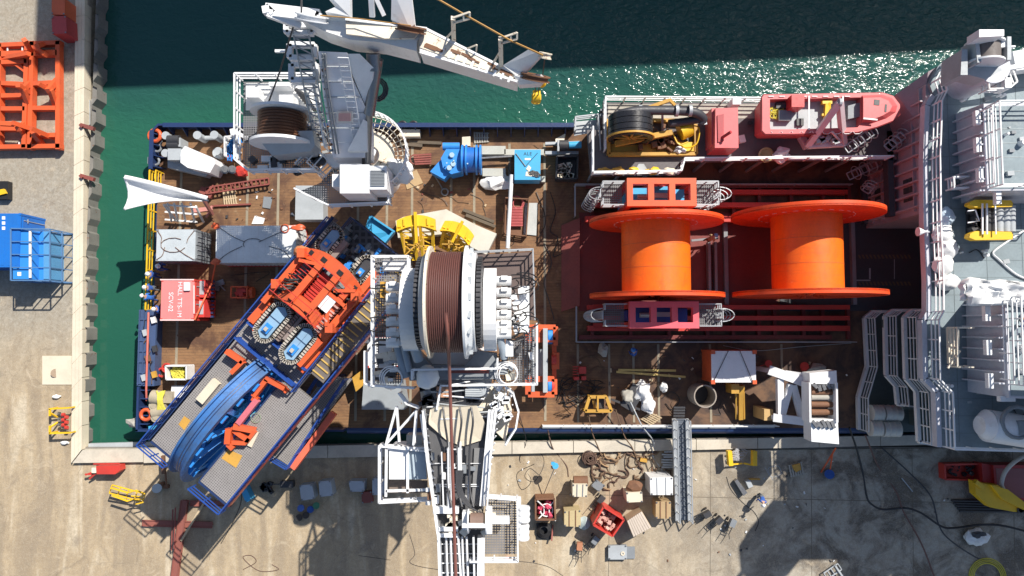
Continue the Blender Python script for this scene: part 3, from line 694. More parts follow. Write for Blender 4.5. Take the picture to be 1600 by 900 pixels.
# mast light shapes
MB().tube(smoothpath([W(1552, 398, 8.1), W(1590, 430, 8.1), W(1625, 440, 8.1)]), .06).tube(smoothpath([W(1600, 360, 8.1), W(1556, 390, 8.1), W(1552, 398, 8.1)]), .06).build('deck_hose', WHITE2, ship, True)

# fittings that break up the bridge deck and house roofs
for k in range(34):
    if k < 20:
        x, y = random.choice(((random.uniform(1475, 1595), random.uniform(205, 300)), (random.uniform(1485, 1595), random.uniform(385, 430)), (random.uniform(1480, 1560), random.uniform(600, 690)), (random.uniform(1500, 1595), random.uniform(150, 160)))); z_ = UZ
    elif k < 27: x, y, z_ = random.uniform(1560, 1598), random.uniform(180, 285), 10.64
    else: x, y, z_ = random.uniform(1590, 1600), random.uniform(480, 610), 11.34
    p = W(x, y, z_); r_ = random.uniform(.06, .2)
    if k % 3: MB().box((p.x, p.y, z_+r_/2), (r_*2.2, r_*1.5, r_), random.random()*.3).build('deck_fitting', (WHITE, MGREY, LGREY)[k % 3], ship)
    else: MB().cyl((p.x, p.y, z_), (p.x, p.y, z_+.35), r_, 12, r_*.8).build('deck_vent', WHITE2, ship, True)
m = MB()
for y in range(110, 690, 27): a = W(1460, y, UZ); m.b2(a.x+.4, 40, a.y, a.y+.02, UZ, UZ+.012)
for x in (1478, 1530, 1585): a = W(x, 110, UZ); b = W(x, 690, UZ); m.b2(a.x, a.x+.02, b.y, a.y, UZ+.001, UZ+.014)
m.build('plate_seam', paint('seam_grey', (.16, .2, .21), .6, .4), ship)
m = MB()
for y in range(180, 290, 22): a = W(1550, y, 10.64); m.b2(a.x, 40, a.y, a.y+.03, 10.63, 10.655)
for y in range(480, 612, 22): a = W(1582, y, 11.34); m.b2(a.x, 40, a.y, a.y+.03, 11.33, 11.355)
m.build('roof_seam', paint('seam_pale', (.42, .47, .47), .6, .4), ship)
for k in range(5):
    x, y = random.uniform(1490, 1590), random.choice((395, 415, 640, 660, 240)); MB().tube(smoothpath([W(x, y, UZ+.05), W(x+random.uniform(8, 30), y+random.uniform(-12, 12), UZ+.05), W(x+random.uniform(20, 50), y+random.uniform(-15, 15), UZ+.05)], 6), .03, 5).build('deck_cable', BLACK, ship, True)
# ================================================================ LARGE NEIGHBOUR SHIP (north of the frame; unseen; size, distance and colour set for its shade on the water)
nb = MB(); nb.prism([(-17.9, 41.2), (-17.9, 62), (120, 62), (120, 48), (37, 43.6)], -4, 28.5)
nbt = thing('moored_ship', 'large ship moored north of the work ship, outside the picture, shading the water', 'ship', (10, 38, -4))
nb.build('hull', LGREY, nbt)
V3 = Vector
def P3(px): return [W(*p) for p in px]
def slab(mb, top, th):
    """polygon with its own height per corner (px,py,z), thickness th downwards"""
    T = P3(top); B = [t-V3((0, 0, th)) for t in T]
    a = sum(T[i].x*T[(i+1) % len(T)].y-T[(i+1) % len(T)].x*T[i].y for i in range(len(T)))
    if a < 0: T.reverse(); B.reverse()
    return mb.solid(T, B)
def pb(mb, a, b, wd, ht=None): return mb.beam(W(*a), W(*b), wd, ht)
def pc(mb, a, b, r, n=14, r2=None): return mb.cyl(W(*a), W(*b), r, n, r2)

# ================================================================ NORTH-WEST CRANE
Z = 10.0
cr = thing('knuckle_boom_crane', 'white knuckle boom crane with a rust-streaked jib reaching over the water and a yellow hook', 'crane', (W(575, 245, Z).x, W(575, 245, Z).y, 0))
c = W(552, 226, Z); MB().cyl((c.x, c.y, 0), (c.x, c.y, 9.4), 1.2, 28, 1.1).cyl((c.x, c.y, 8.9), (c.x, c.y, 9.9), 1.4, 28).build('pedestal', WHITE2, cr, True)
c = W(577, 243, Z); m = MB().ring((c.x, c.y, 9.95), (0, 0, 1), 1.5, .6, .1, 32)
for i in range(40): a = 2*pi*i/40; m.beam((c.x+cos(a)*.7, c.y+sin(a)*.7, 9.95), (c.x+cos(a)*2.35, c.y+sin(a)*2.35, 9.95), .035)
for r in (1.7, 2.0, 2.33): m.tube(circ((c.x, c.y, 9.95), r, 30), .03, 5)
m.build('slew_platform', WHITER, cr, True)
MB().rail(circ((c.x, c.y, 10.0), 2.35, 20, 'z', -1.4, 1.4), r=.035, sp=.8).build('platform_rail', WHITE2, cr)
pf = MB().ppoly([(380, 128), (500, 128), (500, 270), (398, 270), (380, 255)], Z-.1, Z-.04).build('winch_platform', PLATG, cr)
MB().ppoly([(384, 130), (500, 130), (500, 172), (384, 172)], Z-.04, Z+.05).build('machinery_bed', WHITE, pf)
MB().prail([(500, 126), (379, 126), (379, 256), (398, 272), (500, 271)], Z, r=.045, h=1.2, sp=1.1).build('platform_rail', WHITE2, pf)
dr = MB(); xc = W(440, 200, 11.8).x; 
prof = [1.3+.05*math.cos(k*pi) for k in range(19)]
for k in range(18): dr.cyl((xc, 10.5+k*.085, 11.7), (xc, 10.5+(k+1)*.085, 11.7), prof[k], 28, prof[k+1], cap=False)
MBD = dr.build('winch_cable', paint('greased_cable', (.17, .075, .04), .5, .5, .2), cr, True)
MB().cyl((xc, 10.3, 11.7), (xc, 10.46, 11.7), 1.75, 36).cyl((xc, 12.1, 11.7), (xc, 12.25, 11.7), 1.75, 36).build('winch_flange', WHITE2, MBD, True)
m = MB(); slab(m, [(402, 206, 12.4), (488, 204, 12.4), (492, 226, 12), (486, 236, 11.8), (425, 243, 11.6), (410, 225, 12)], 1.3); m.build('winch_housing', LGREY, cr)
m = MB().pbox(384, 136, 404, 152, Z, 11.0).pbox(436, 148, 458, 172, Z, 11.2).pbox(420, 128, 452, 134, Z, 11.0); m.build('hydraulic_cabinet', WHITE2, cr)
m = MB().blob(W(450, 150, 10.8), (.9, .5, .5), 3); m.v = []; m.f = []; m.mi = []
for k in range(8): pc(m, (462+k*3, 140+k*4, 10.4), (478+k*2, 150+k*3, 10.6), .12, 8)
for k in range(10): m.box(W(random.uniform(385, 500), random.uniform(240, 268), Z+.2), (random.uniform(.2, .7), random.uniform(.2, .6), .4), random.random())
m.build('small_machinery', DARKM, cr)
m = MB().pbox(408, 243, 425, 252, Z, 10.4).pbox(420, 253, 440, 264, Z, 10.3).pbox(402, 258, 418, 268, Z, 10.3); m.build('stowed_gear', TARP, cr)
# main boom
m = MB(); slab(m, [(497, 80, 17), (542, 82, 17), (546, 112, 16), (573, 172, 14.5), (577, 200, 13.5), (577, 246, 12), (520, 246, 12), (505, 150, 14.8)], 1.3)
mbm = m.build('main_boom', paint('boom_pale_grey', (.80, .80, .84), .42, .2, .15, rustcol=(.42, .38, .36)), cr)
m = MB(); slab(m, [(543, 84, 16.9), (562, 84, 16.9), (584, 106, 16.2), (582, 150, 14.8), (572, 168, 14.4), (550, 115, 16)], .7); slab(m, [(543, 236, 12.8), (568, 186, 14.2), (574, 190, 14), (574, 236, 12.6)], .5)
slab(m, [(508, 150, 14.95), (512, 150, 14.95), (526, 240, 12.3), (522, 240, 12.3)], .3)
m.build('boom_gusset', WHITE2, cr)
m = MB(); slab(m, [(526, 174, 14.6), (551, 174, 14.6), (551, 192, 14.1), (526, 192, 14.1)], .06); m.build('name_board', LGREY, mbm)
m = MB(); slab(m, [(529, 177, 14.68), (548, 177, 14.68), (548, 189, 14.25), (529, 189, 14.25)], .04); m.build('faded_emblem', paint('faded_pink', (.62, .36, .36), .5, .5), mbm)
m = MB(); pc(m, (590, 92, 16), (577, 178, 14.2), .30, 18); pc(m, (577, 178, 14.2), (574, 262, 11.2), .19, 14); pc(m, (583, 84, 16.2), (585, 110, 15.8), .36, 14)
m.build('hydraulic_cylinder', STEEL, cr, True)
m = MB()
for dx in (0, 5, 9): pc(m, (570+dx, 150, 14.5), (567+dx, 260, 11.4), .07, 8)
for q in range(3): m.tube([W(590+cos(a)*(16-q*3), 140+sin(a)*(18-q*3), 14.5-a*.1) for a in [k*.5-1.6 for k in range(8)]], .05)
m.build('hydraulic_hose', DARKM, cr, True)
# jib
j = MB([]) if False else MB()
slab(j, [(470, 30, 17.2), (492, 22, 17.5), (625, 38, 17.5), (667, 44, 17.5), (651, 64, 17.5), (651, 80, 17.4), (595, 66, 17.3), (548, 62, 17.2), (505, 48, 17.2)], 1.5)
slab(j, [(655, 59, 17.55), (669, 45, 17.55), (806, 116, 17.2), (809, 127, 17.2), (656, 81, 17.55)], 1.45)
jb = j.build('jib', WHITE, cr)
m = MB(); slab(m, [(541, 53, 17.68), (540, 28, 17.68), (622, 38, 17.68), (657, 46, 17.68), (648, 60, 17.68), (600, 60, 17.68)], .12); slab(m, [(655, 60, 17.62), (669, 47, 17.62), (803, 116, 17.3), (803, 124, 17.3), (656, 74, 17.6)], .05)
m.build('rusted_top_plate', WHITER, jb)
m = MB(); pb(m, (540, 30, 17.8), (667, 45, 17.6), .12, .1); pb(m, (667, 46, 17.6), (806, 116, 17.3), .12, .1); pb(m, (656, 82, 17.6), (808, 128, 17.3), .1, .2); m.build('top_flange', WHITE2, jb)
m = MB(); slab(m, [(492, -30, 18.6), (546, -30, 18.6), (547, 26, 17.9), (508, 18, 17.9), (525, 10, 18)], .5); slab(m, [(612, -20, 18.8), (641, -20, 18.8), (648, 38, 17.9), (640, 44, 17.8), (611, 30, 17.9)], .5)
pb(m, (580, -10, 18.5), (582, 26, 17.8), .25); pb(m, (583, -12, 18.5), (600, 24, 17.8), .2)
m.build('boom_bracket', WHITE2, cr)
m = MB()
def frame(mb, pts, z, t): 
    for a, b in zip(pts, pts[1:]+pts[:1]): pb(mb, (*a, z), (*b, z), t, .3)
frame(m, [(416, 11), (500, 21), (496, 30), (428, 22)], 17.4, .3); pb(m, (418, 22, 17.4), (470, 41, 17), .3); pb(m, (416, 11, 17.4), (418, 22, 17.4), .35)
frame(m, [(448, 39), (491, 41), (490, 52), (448, 52)], 16.2, .26); frame(m, [(453, 70), (492, 71), (492, 91), (453, 91)], 15, .28); frame(m, [(456, 101), (494, 101), (494, 126), (456, 126)], 14, .3)
pb(m, (430, 80, 14.8), (455, 80, 14.8), .14); m.build('cable_guard_frame', WHITE2, cr)
m = MB()
A_, B_ = [(457, 46, 16.5), (493, 228, 11)], [(481, 46, 16.5), (515, 228, 11)]
L = lambda P, t: W(P[0][0]+(P[1][0]-P[0][0])*t, P[0][1]+(P[1][1]-P[0][1])*t, P[0][2]+(P[1][2]-P[0][2])*t)
for P in (A_, B_): m.beam(L(P, 0), L(P, 1), .07)
for k in range(14): m.beam(L(A_, k/14), L(B_, (k+1)/14), .06); m.beam(L(A_, k/14), L(B_, k/14), .05)
m.build('lattice_ladder', GALV, cr)
def sheave(mb, p, ax, r, th): 
    mb.cyl(W(*p)-V3(ax)*th/2, W(*p)+V3(ax)*th/2, r*.86, 24); mb.ring(W(*p)-V3(ax)*th/2, ax, r, r*.7, .05, 24); mb.ring(W(*p)+V3(ax)*th/2, ax, r, r*.7, .05, 24)
for k, (p, r) in enumerate((((487, 28, 17.9), .8), ((642, 45, 18.1), .75), ((836, 121, 17.2), .75), ((852, 87, 18.2), .32))):
    m = MB(); sheave(m, p, V3((.15, .75, .35)).normalized(), r, .22); m.build('sheave', [WHITE2, RUSTY, RUSTY, WHITER][k], cr, True)
m = MB(); slab(m, [(786, 102, 17.6), (826, 77, 18.4), (838, 82, 18.4), (846, 86, 18.3), (820, 114, 17.4), (806, 118, 17.4)], .35); slab(m, [(803, 118, 17.5), (846, 116, 17.3), (852, 122, 17.2), (845, 130, 17.1), (812, 132, 17.1)], .55); m.build('jib_head', WHITE, cr)
hp = W(838, 125, 16.5); m = MB().beam((hp.x, hp.y, 16.5), (hp.x, hp.y, 14.3), .05).beam((hp.x+.18, hp.y, 16.5), (hp.x+.18, hp.y, 14.3), .05); hp2 = W(851, 92, 17.6); m.beam((hp2.x, hp2.y, 17.6), (hp2.x, hp2.y, 14.8), .05); m.build('hoist_rope', DARKM, cr)
m = MB().cyl((hp.x-.1, hp.y, 14.0), (hp.x+.3, hp.y, 14.0), .34, 18).box((hp.x+.1, hp.y, 13.75), (.5, .3, .45)); m.tube([(hp.x+.1+cos(a)*.2, hp.y, 13.2+sin(a)*.22) for a in [1.6+k*.5 for k in range(9)]], .08, 8); m.build('hook_block', YELLOW, cr, True)
MB().cyl((hp2.x, hp2.y, 14.3), (hp2.x, hp2.y, 14.85), .25, 14, .12).build('headache_ball', YELLOW, cr, True)
m = MB()
for (bx, by, tx, ty) in ((709, 66, 708, 28), (783, 104, 782, 60)):
    pb(m, (bx, by, 17.3), (tx, ty, 19.6), .2); pb(m, (tx, ty, 19.6), (tx+26, ty-9, 19.9), .08); pb(m, (tx, ty+8, 19.4), (tx+26, ty+1, 19.7), .08); pb(m, (tx+26, ty-9, 19.9), (tx+26, ty+1, 19.7), .08); pb(m, (tx+16, ty-6, 19.8), (tx+17, ty+4, 19.6), .08); pb(m, (bx-12, by-6, 17.4), (tx, ty+20, 18.6), .08)
pb(m, (730, 76, 17.6), (745, 70, 18), .06); pb(m, (745, 70, 18), (744, 80, 17.6), .06)
m.build('rope_guide_post', WHITER, cr)
m = MB().tube([W(676, -6, 19.9), W(733, 27, 19.75), W(797, 63, 19.7), W(848, 86, 18.5)], .045).tube([W(500, 24, 18.2), (W(560, 29, 18.1)), W(642, 40, 18.5)], .03); m.build('luffing_rope', paint('orange_brown_rope', (.45, .24, .06), .6, .3), cr)
MB().tube([W(458, 42, 17), W(438, 110, 14.5), W(403, 205, 11)], .045).tube([W(471, -10, 19), W(471, 22, 17.6)], .05).build('hydraulic_line', DARKM, cr)
# cab and lower platform
m = MB(); slab(m, [(531, 257, 12.4), (577, 257, 12.4), (577, 302, 12.4), (531, 302, 12.4)], 2.3); slab(m, [(577.4, 259, 12.4), (604, 259, 12.4), (604, 296, 12.4), (577.4, 296, 12.4)], 2.3); m.ppoly([(519, 272), (530, 272), (530, 292), (519, 292)], 10.1, 11.4)
cb = m.build('control_cab', WHITE2, cr)
m = MB(); 
for k in range(11): y = 267+k*2.3; pb(m, (579, y, 12.44), (601, y, 12.44), .05, .06)
m.build('air_grille', MGREY, cb)
m = MB(); slab(m, [(470, 298, 9.6), (500, 286, 9.6), (520, 262, 9.6), (612, 262, 9.6), (612, 320, 9.6), (520, 323, 9.6)], .08); lp = m.build('cab_platform', PLATG, cr)
MB().prail([(469, 300), (520, 325), (612, 321), (612, 300)], 9.6, r=.045, h=1.1, sp=1.1).build('platform_rail', WHITE2, lp)
m = MB(); m.ladder(W(487, 244, 10.8), W(515, 268, 9.9), .9, .35, .04); m.ladder(W(492, 250, 9), W(523, 282, 7.5), .9, .3, .04); m.rail([W(480, 246, 9.8), W(516, 280, 8.8)], r=.04, h=.9); m.rail([W(500, 236, 9.8), W(522, 262, 8.8)], r=.04, h=.9); m.rail([W(470, 262, 9.6), W(486, 246, 9.6), W(478, 240, 9.6)], r=.04)
m.build('access_stair', WHITE2, cr)
m = MB(); slab(m, [(500, 240, 10.3), (570, 240, 10.3), (575, 258, 10.3), (520, 262, 10.3)], .5); m.build('turntable_frame', WHITE, cr)
solo(MB().blob(W(626, 268, 9.9), (.75, .75, .45), 5, .3), 'white_bag', TARP, 'crumpled white bag lying just east of the crane turntable', 'bag')

# ================================================================ SOUTH CRANE WITH THE BROWN CABLE DRUM
Z = 12.0
cr = thing('cable_laying_crane', 'big white crane with a wide drum of brown cable, its dark boom over the quay', 'crane', (W(712, 600, Z).x, W(712, 600, Z).y, 0))
c = W(712, 590, Z); MB().cyl((c.x, c.y, 0), (c.x, c.y, 11), 1.7, 28, 1.5).cyl((c.x, c.y, 10.8), (c.x, c.y, 11.8), 2.0, 28).build('pedestal', WHITE2, cr, True)
YC = W(693, 472, 15.5).y; ZC = 15.5; xa, xb = -4.04, -2.33
m = MB(); N = 17; n = 48; vs = []; fs = []; K = N*6
for k in range(K+1):
    x = xa+(xb-xa)*k/K; r = 2.50+.055*abs(sin(pi*k/6))
    for i in range(n): a = 2*pi*i/n; vs.append((x, YC+cos(a)*r, ZC+sin(a)*r))
for k in range(K):
    for i in range(n): fs.append((k*n+i, k*n+(i+1) % n, (k+1)*n+(i+1) % n, (k+1)*n+i))
m.add(vs, fs); cdr = m.build('cable_drum', BROWNC, cr, True)
m = MB(); m.cyl((xa-.12, YC, ZC), (xa, YC, ZC), 2.83, 56).build('drum_flange', WHITER, cdr, True)
m = MB(); m.cyl((xb, YC, ZC), (xb+.12, YC, ZC), 2.86, 64).cyl((xb+.12, YC, ZC), (xb+.5, YC, ZC), 2.72, 64, 2.45).ring((xb+.52, YC, ZC), (1, 0, 0), 2.5, 2.1, .06, 64); m.build('drum_flange', WHITE2, cdr, True)
for i in range(9):
    a = pi*(.08+.1*i); e = V3((0, cos(a), sin(a))); m = MB(); m.beam(V3((xb+.33, YC, ZC))+e*2.6-V3((.09, 0, 0)), V3((xb+.33, YC, ZC))+e*2.6+V3((.09, 0, 0)), .34, .05); m.build('flange_pocket', LGREY, cdr)
m = MB(); m.cyl((xa-.4, YC, ZC), (xa-.12, YC, ZC), 2.35, 64, 2.7); m.build('flange_web', LGREY, cdr, True)
for x in (xa-.56, xb+.72):
    m = MB(); m.cyl((x-.12, YC, ZC-.2), (x+.12, YC, ZC-.2), 2.25, 56)
    for i in range(60): a = 2*pi*i/60; m.box((x, YC+cos(a)*2.28, ZC-.2+sin(a)*2.28), (.22, .1, .12), 0, a)
    m.build('gear_ring', DARKM, cdr)
def housing(x0, x1, mat, nm):
    m = MB(); n = 20; vs = []; fs = []
    for i in range(n+1):
        a = radians(18)+(pi-radians(10))*i/n
        for (x, r) in ((x0, 1.7), (x0, 2.1), (x1, 2.1), (x1, 1.7)): vs.append((x, YC-.3+cos(a)*r*1.05, ZC-1.6+sin(a)*r))
    for i in range(n):
        for k in range(4): fs.append((4*i+k, 4*i+(k+1) % 4, 4*i+4+(k+1) % 4, 4*i+4+k))
    m.add(vs, fs); m.b2(x0, x1, YC-2.5, YC-1.2, 12, 14.4); return m.build(nm, mat, cr)
housing(-5.65, -4.85, WHITE, 'drive_housing'); housing(-1.45, -.8, WHITE2, 'drive_housing')
m = MB(); slab(m, [(630, 545, 12.8), (655, 550, 12.8), (672, 570, 12.8), (725, 572, 12.8), (748, 548, 12.8), (776, 552, 12.8), (778, 592, 12.8), (640, 595, 12.8)], 1.2); m.build('drum_cradle', MGREY, cr)
m = MB(); pc(m, (643, 528, 14.4), (654, 562, 13.6), .28); pc(m, (617, 520, 13), (634, 590, 12.8), .26); pc(m, (626, 520, 13.4), (640, 580, 13), .18); pc(m, (780, 520, 13.5), (788, 560, 13), .2); m.build('ram', paint('blue_grey_paint', (.30, .35, .40), .4, .3), cr, True)
yl = [448, 466, 484, 503, 520, 536]; yr = [439, 457, 475, 492, 508, 522]
for y in yl:
    m = MB(); pc(m, (604, y, 13.6), (624, y, 13.6), .25, 12); pc(m, (624, y, 13.6), (634, y, 13.6), .16, 10); m.box(W(614, y-5, 13.9), (.35, .22, .22)); m.build('drive_motor', WHITE, cr, True)
for y in yr:
    m = MB(); pc(m, (776, y, 13.6), (799, y, 13.6), .26, 12); pc(m, (768, y, 13.6), (776, y, 13.6), .18, 10); m.box(W(788, y-5, 13.9), (.35, .22, .22)); m.build('drive_motor', WHITE, cr, True)
m = MB()
for k in range(26):
    x = random.uniform(782, 826); y = random.uniform(435, 525); r = random.uniform(.25, .8); a0 = random.uniform(0, 6)
    cc = W(x, y, 13.4); m.tube([cc+V3((cos(a0+q*.45)*r*1.2, sin(a0+q*.45)*r*.6, .25*sin(q))) for q in range(8)], .035, 5)
for k in range(16):
    x = random.uniform(583, 606); y = random.choice(yl)+random.uniform(-7, 7)
    m.tube(smoothpath([W(x-8, y, 13.1), W(x+4, y+random.uniform(-3, 3), 13.6), W(610, y, 13.6)], 4), .035, 5)
m.build('hydraulic_hose', BLACK, cr, True)
m = MB()
for k in range(8): m.box(W(random.uniform(800, 818), 455+k*9, 13), (random.uniform(.2, .5), .3, .3), random.random())
m.pbox(790, 531, 802, 557, 12, 13.3).pbox(811, 447, 827, 520, 12.1, 12.6); m.build('valve_block', WHITE2, cr)
MB().pbox(594, 440, 600, 465, 12, 13.4).build('yellow_beam', YELLO2, cr)
# platforms (open mesh) and rails
pf = MB(); pf.ppoly([(588, 404), (640, 404), (645, 424), (630, 430), (630, 600), (588, 600)], 11.9, 11.96).build('west_platform', PLATG, cr)
MB().ppoly([(770, 560), (838, 505), (838, 597), (770, 597)], 11.9, 11.96).build('east_platform', PLATG, cr)
MB().ppoly([(592, 532), (612, 532), (612, 575), (592, 575)], 11.96, 12.3).ppoly([(598, 406), (640, 406), (640, 424), (598, 424)], 11.96, 12.1).build('control_cabinet', WHITE, cr)
MB().prail([(642, 428), (642, 403), (587, 403), (587, 600), (650, 604)], 12, r=.045, sp=1.1).prail([(576, 548), (576, 596), (588, 602)], 11.6, r=.04).prail([(648, 590), (648, 576), (778, 574), (778, 560)], 12.8, r=.045).prail([(838, 506), (838, 598), (692, 600), (686, 636)], 12, r=.05, sp=1.1).build('platform_rail', WHITE2, cr)
lo = MB().ppoly([(742, 398), (832, 394), (834, 500), (772, 500), (772, 430), (742, 420)], 8.9, 8.96).build('lower_platform', paint('brown_mesh_platform', (.14, .10, .09), .7, .5, .4), cr)
MB().prail([(742, 396), (832, 392), (835, 500)], 9, r=.035, sp=.8).build('platform_rail', GALV, lo)
MB().ppoly([(700, 574), (764, 574), (764, 583), (700, 583)], 12.8, 12.86).build('red_mesh_walkway', MAROON2, cr)
MB().blob(W(668, 590, 13.3), (.62, .62, .5), 11, .12).build('wrapped_ball', TARP, cr, True)
m = MB()
for (x, y) in ((611, 590), (791, 583)):
    for k in range(3): m.tube(circ(W(x+k*1.5, y+k, 12.9+k*.1), .62-.06*k, 18), .035, 5)
m.build('hose_coil', WHITE2, cr, True)
# service area at the boom heel
m = MB(); m.ppoly([(655, 600), (785, 600), (800, 640), (790, 690), (740, 640), (660, 640)], 11.6, 11.75); m.build('heel_platform', WHITER, cr)
m = MB()
for k in range(3):
    for q in range(2): m.pbox(682+k*7, 604+q*10, 688+k*7, 611+q*10, 12, 12.9)
m.build('manifold', paint('orange_beige_valve', (.55, .30, .18), .5, .4, .3), cr)
m = MB()
for k in range(4): m.tube(smoothpath([W(727+k*2, 602+k*2, 12.9), W(755-k*3, 600+k*3, 12.9), W(758-k*3, 609, 12.9), W(752, 618-k*3, 12.9), W(727, 618-k*3, 12.9)], 5), .07, 6)
m.build('loop_pipe', LGREY, cr, True)
m = MB()
for k in range(46):
    a = (random.uniform(768, 802), random.uniform(600, 652)); b = (a[0]+random.uniform(-13, 13), a[1]+random.uniform(-3, 3)) if k % 2 else (a[0]+random.uniform(-3, 3), a[1]+random.uniform(-13, 13)); pb(m, (*a, random.uniform(12, 13)), (*b, random.uniform(12, 13)), random.uniform(.04, .09))
for k in range(12): m.box(W(random.uniform(770, 800), random.uniform(603, 660), 12.5), (.4, .25, .4), random.random())
m.build('pipework', WHITE2, cr)
m = MB()
for k in range(22): m.box(W(random.uniform(660, 765), random.uniform(603, 630), 12.1), (random.uniform(.2, .6), random.uniform(.15, .4), .5), random.random()*.4)
for k in range(14):
    a = (random.uniform(655, 770), random.uniform(600, 632)); pb(m, (*a, 12.4), (a[0]+random.uniform(-22, 22), a[1]+random.uniform(-5, 5), 12.4), .1)
m.build('small_machinery', DARKM, cr)
m = MB(); slab(m, [(672, 640, 12.9), (685, 634, 13.1), (745, 634, 13.1), (758, 662, 12.9), (752, 688, 12.7), (724, 697, 12.7), (700, 690, 12.7), (669, 662, 12.9)], .06); m.build('cable_tray_liner', CREAM, cr)
m = MB()
for x0, x1 in ((692, 700), (718, 716), (736, 734)):
    m.tube(smoothpath([W(x0, 636, 13.2), W(x0+3, 660, 13.4), W(x1, 700, 13.1), W(x1, 760, 13.1), W(x1+6, 792, 13.3)], 6), .06, 6)
for k in range(6): m.tube(smoothpath([W(713+k*2, 735, 13.2), W(714+k*1.5, 765, 13.2), W(722+k*3, 782+k*2, 13.2), W(738+k*2, 795+k, 13.2)], 6), .05, 6)
m.build('hydraulic_hose', DARKM, cr, True)
boomm = paint('dark_boom_walkway', (.10, .10, .105), .6, .45, .1)
m = MB(); slab(m, [(664, 645, 12.6), (668, 705, 12.6), (682, 832, 12.4), (690, 930, 12.2), (749, 930, 12.2), (752, 830, 12.4), (764, 705, 12.6), (770, 645, 12.6)], .9); bo_ = m.build('boom', boomm, cr)
m = MB()
for x0, y0, x1, y1 in ((662, 640, 667, 705), (667, 705, 686, 838), (686, 838, 689, 920)): pb(m, (x0, y0, 12.8), (x1, y1, 12.7), .16, .5)
for dx in (0, 5, 10): pb(m, (775-dx, 640, 13.1), (757-dx*.6, 790, 13.1), .13, .2)
pb(m, (752, 838, 12.9), (751, 925, 12.7), .38, .5); pb(m, (740, 838, 12.9), (742, 925, 12.7), .1, .3)
pb(m, (677, 796, 13), (717, 796, 13), .35); pb(m, (686, 826, 13), (716, 826, 13), .22); pb(m, (684, 836, 13), (715, 836, 13), .2); pb(m, (766, 645, 12.9), (764, 705, 12.9), .3, .4)
pb(m, (670, 757, 12.7), (745, 757, 12.7), .05); pb(m, (716, 838, 13), (722, 930, 13), .1); pb(m, (716, 838, 12.9), (705, 828, 12.9), .1)
m.build('boom_edge_beam', WHITE2, bo_)
m = MB(); m.prail([(664, 640), (671, 720), (688, 838)], 12.7, r=.035, h=.9, sp=1.3); m.prail([(768, 700), (762, 790)], 12.8, r=.035, h=.9, sp=1.1); m.build('boom_rail', WHITE2, bo_)
m = MB()
for x in (700, 704.5, 716, 719): pc(m, (x, 690, 13.1), (x+1, 800 if x < 706 else 745, 13.1), .06, 8)
for y in (702, 731, 761): pb(m, (697, y, 13), (722, y, 13), .06)
m.build('boom_pipe', WHITE2, bo_, True)
m = MB(); pc(m, (735, 814, 13.4), (757, 814, 13.4), .42, 20); dd = m.build('boom_winch', paint('winch_rope_brown', (.20, .13, .10), .6, .5), bo_, True)
m = MB()
for x in (731, 759): pc(m, (x, 814, 13.4), (x+2, 814, 13.4), .62, 24)
pb(m, (722, 821, 13.9), (764, 821, 13.9), .2); m.box(W(728, 812, 13.2), (.35, .9, .6)); m.box(W(764, 812, 13.2), (.35, 1.3, .6)); m.box(W(783, 812, 13), (.9, .35, .4)); m.build('winch_cheek', WHITE2, bo_, True)
m = MB()
for k in range(20): m.box(W(random.uniform(700, 770), random.uniform(795, 835), 12.9), (random.uniform(.15, .5), random.uniform(.15, .4), .3), random.random())
m.build('winch_fitting', WHITER, bo_)
MB().tube(smoothpath([W(697, 488, 17.9), W(699, 520, 17.62), W(701, 548, 16.6), W(703, 600, 15.4), W(706, 700, 14.6), W(709, 800, 14.3), W(713, 930, 14)], 5), .085, 8).build('leading_cable', paint('leading_cable_sheath', (.22, .085, .065), .4, .3), cr, True)
# east working platform on the boom
m = MB().ppoly([(762, 776), (808, 776), (808, 866), (738, 866), (755, 850)], 12, 12.06); ep = m.build('boom_platform', PLATG, cr)
MB().prail([(758, 770), (808, 774), (809, 868), (736, 868)], 12.05, r=.045, h=1.0, sp=1.1).ppoly([(809, 778), (814, 778), (814, 845), (809, 845)], 12.1, 12.5).build('platform_rail', WHITE2, ep)
for (x, y) in ((818, 803), (817, 831)):
    a, b = W(x, y-12, 12.3), W(x, y+12, 12.3); m = MB().cyl(a, b, .33, 20)
    for t in (.12, .5, .88): q = a.lerp(b, t); m.cyl(q-(b-a).normalized()*.05, q+(b-a).normalized()*.05, .36, 20)
    m.build('life_raft_canister', WHITE2, ep, True)
# west cab hung from the boom
m = MB(); m.ppoly([(608, 700), (636, 700), (636, 749), (608, 749)], 9.8, 12.1); wc = m.build('operator_cab', WHITE2, cr)
MB().ppoly([(636.3, 700), (664, 700), (667, 749), (636.3, 749)], 9.8, 12.05).build('cab_roof_panel', paint('pale_blue_roof', (.42, .50, .56), .45, .35, .25), wc)
MB().ppoly([(608, 751), (668, 751), (668, 770), (608, 770)], 11.2, 11.3).build('cab_balcony', paint('brown_grate', (.22, .17, .14), .7, .5, .4), wc)
MB().ppoly([(635, 680), (660, 680), (660, 698), (635, 698)], 10, 11).build('cab_cabinet', LGREY, wc)
m = MB().prail([(674, 700), (598, 692), (598, 778), (676, 774)], 11.2, r=.045, h=1.1, sp=1.1)
for a, b in (((620, 635, 12.3), (604, 692, 12.2)), ((652, 640, 12.5), (605, 692, 12.2)), ((604, 692, 12.2), (603, 776, 12.2)), ((603, 700, 12.2), (665, 700, 12.2)), ((603, 767, 12.2), (672, 765, 12.2)), ((637, 700, 12.2), (637, 770, 12.2)), ((620, 635, 12.3), (624, 690, 12))): pb(m, a, b, .13)
m.build('cab_frame', WHITE2, wc)
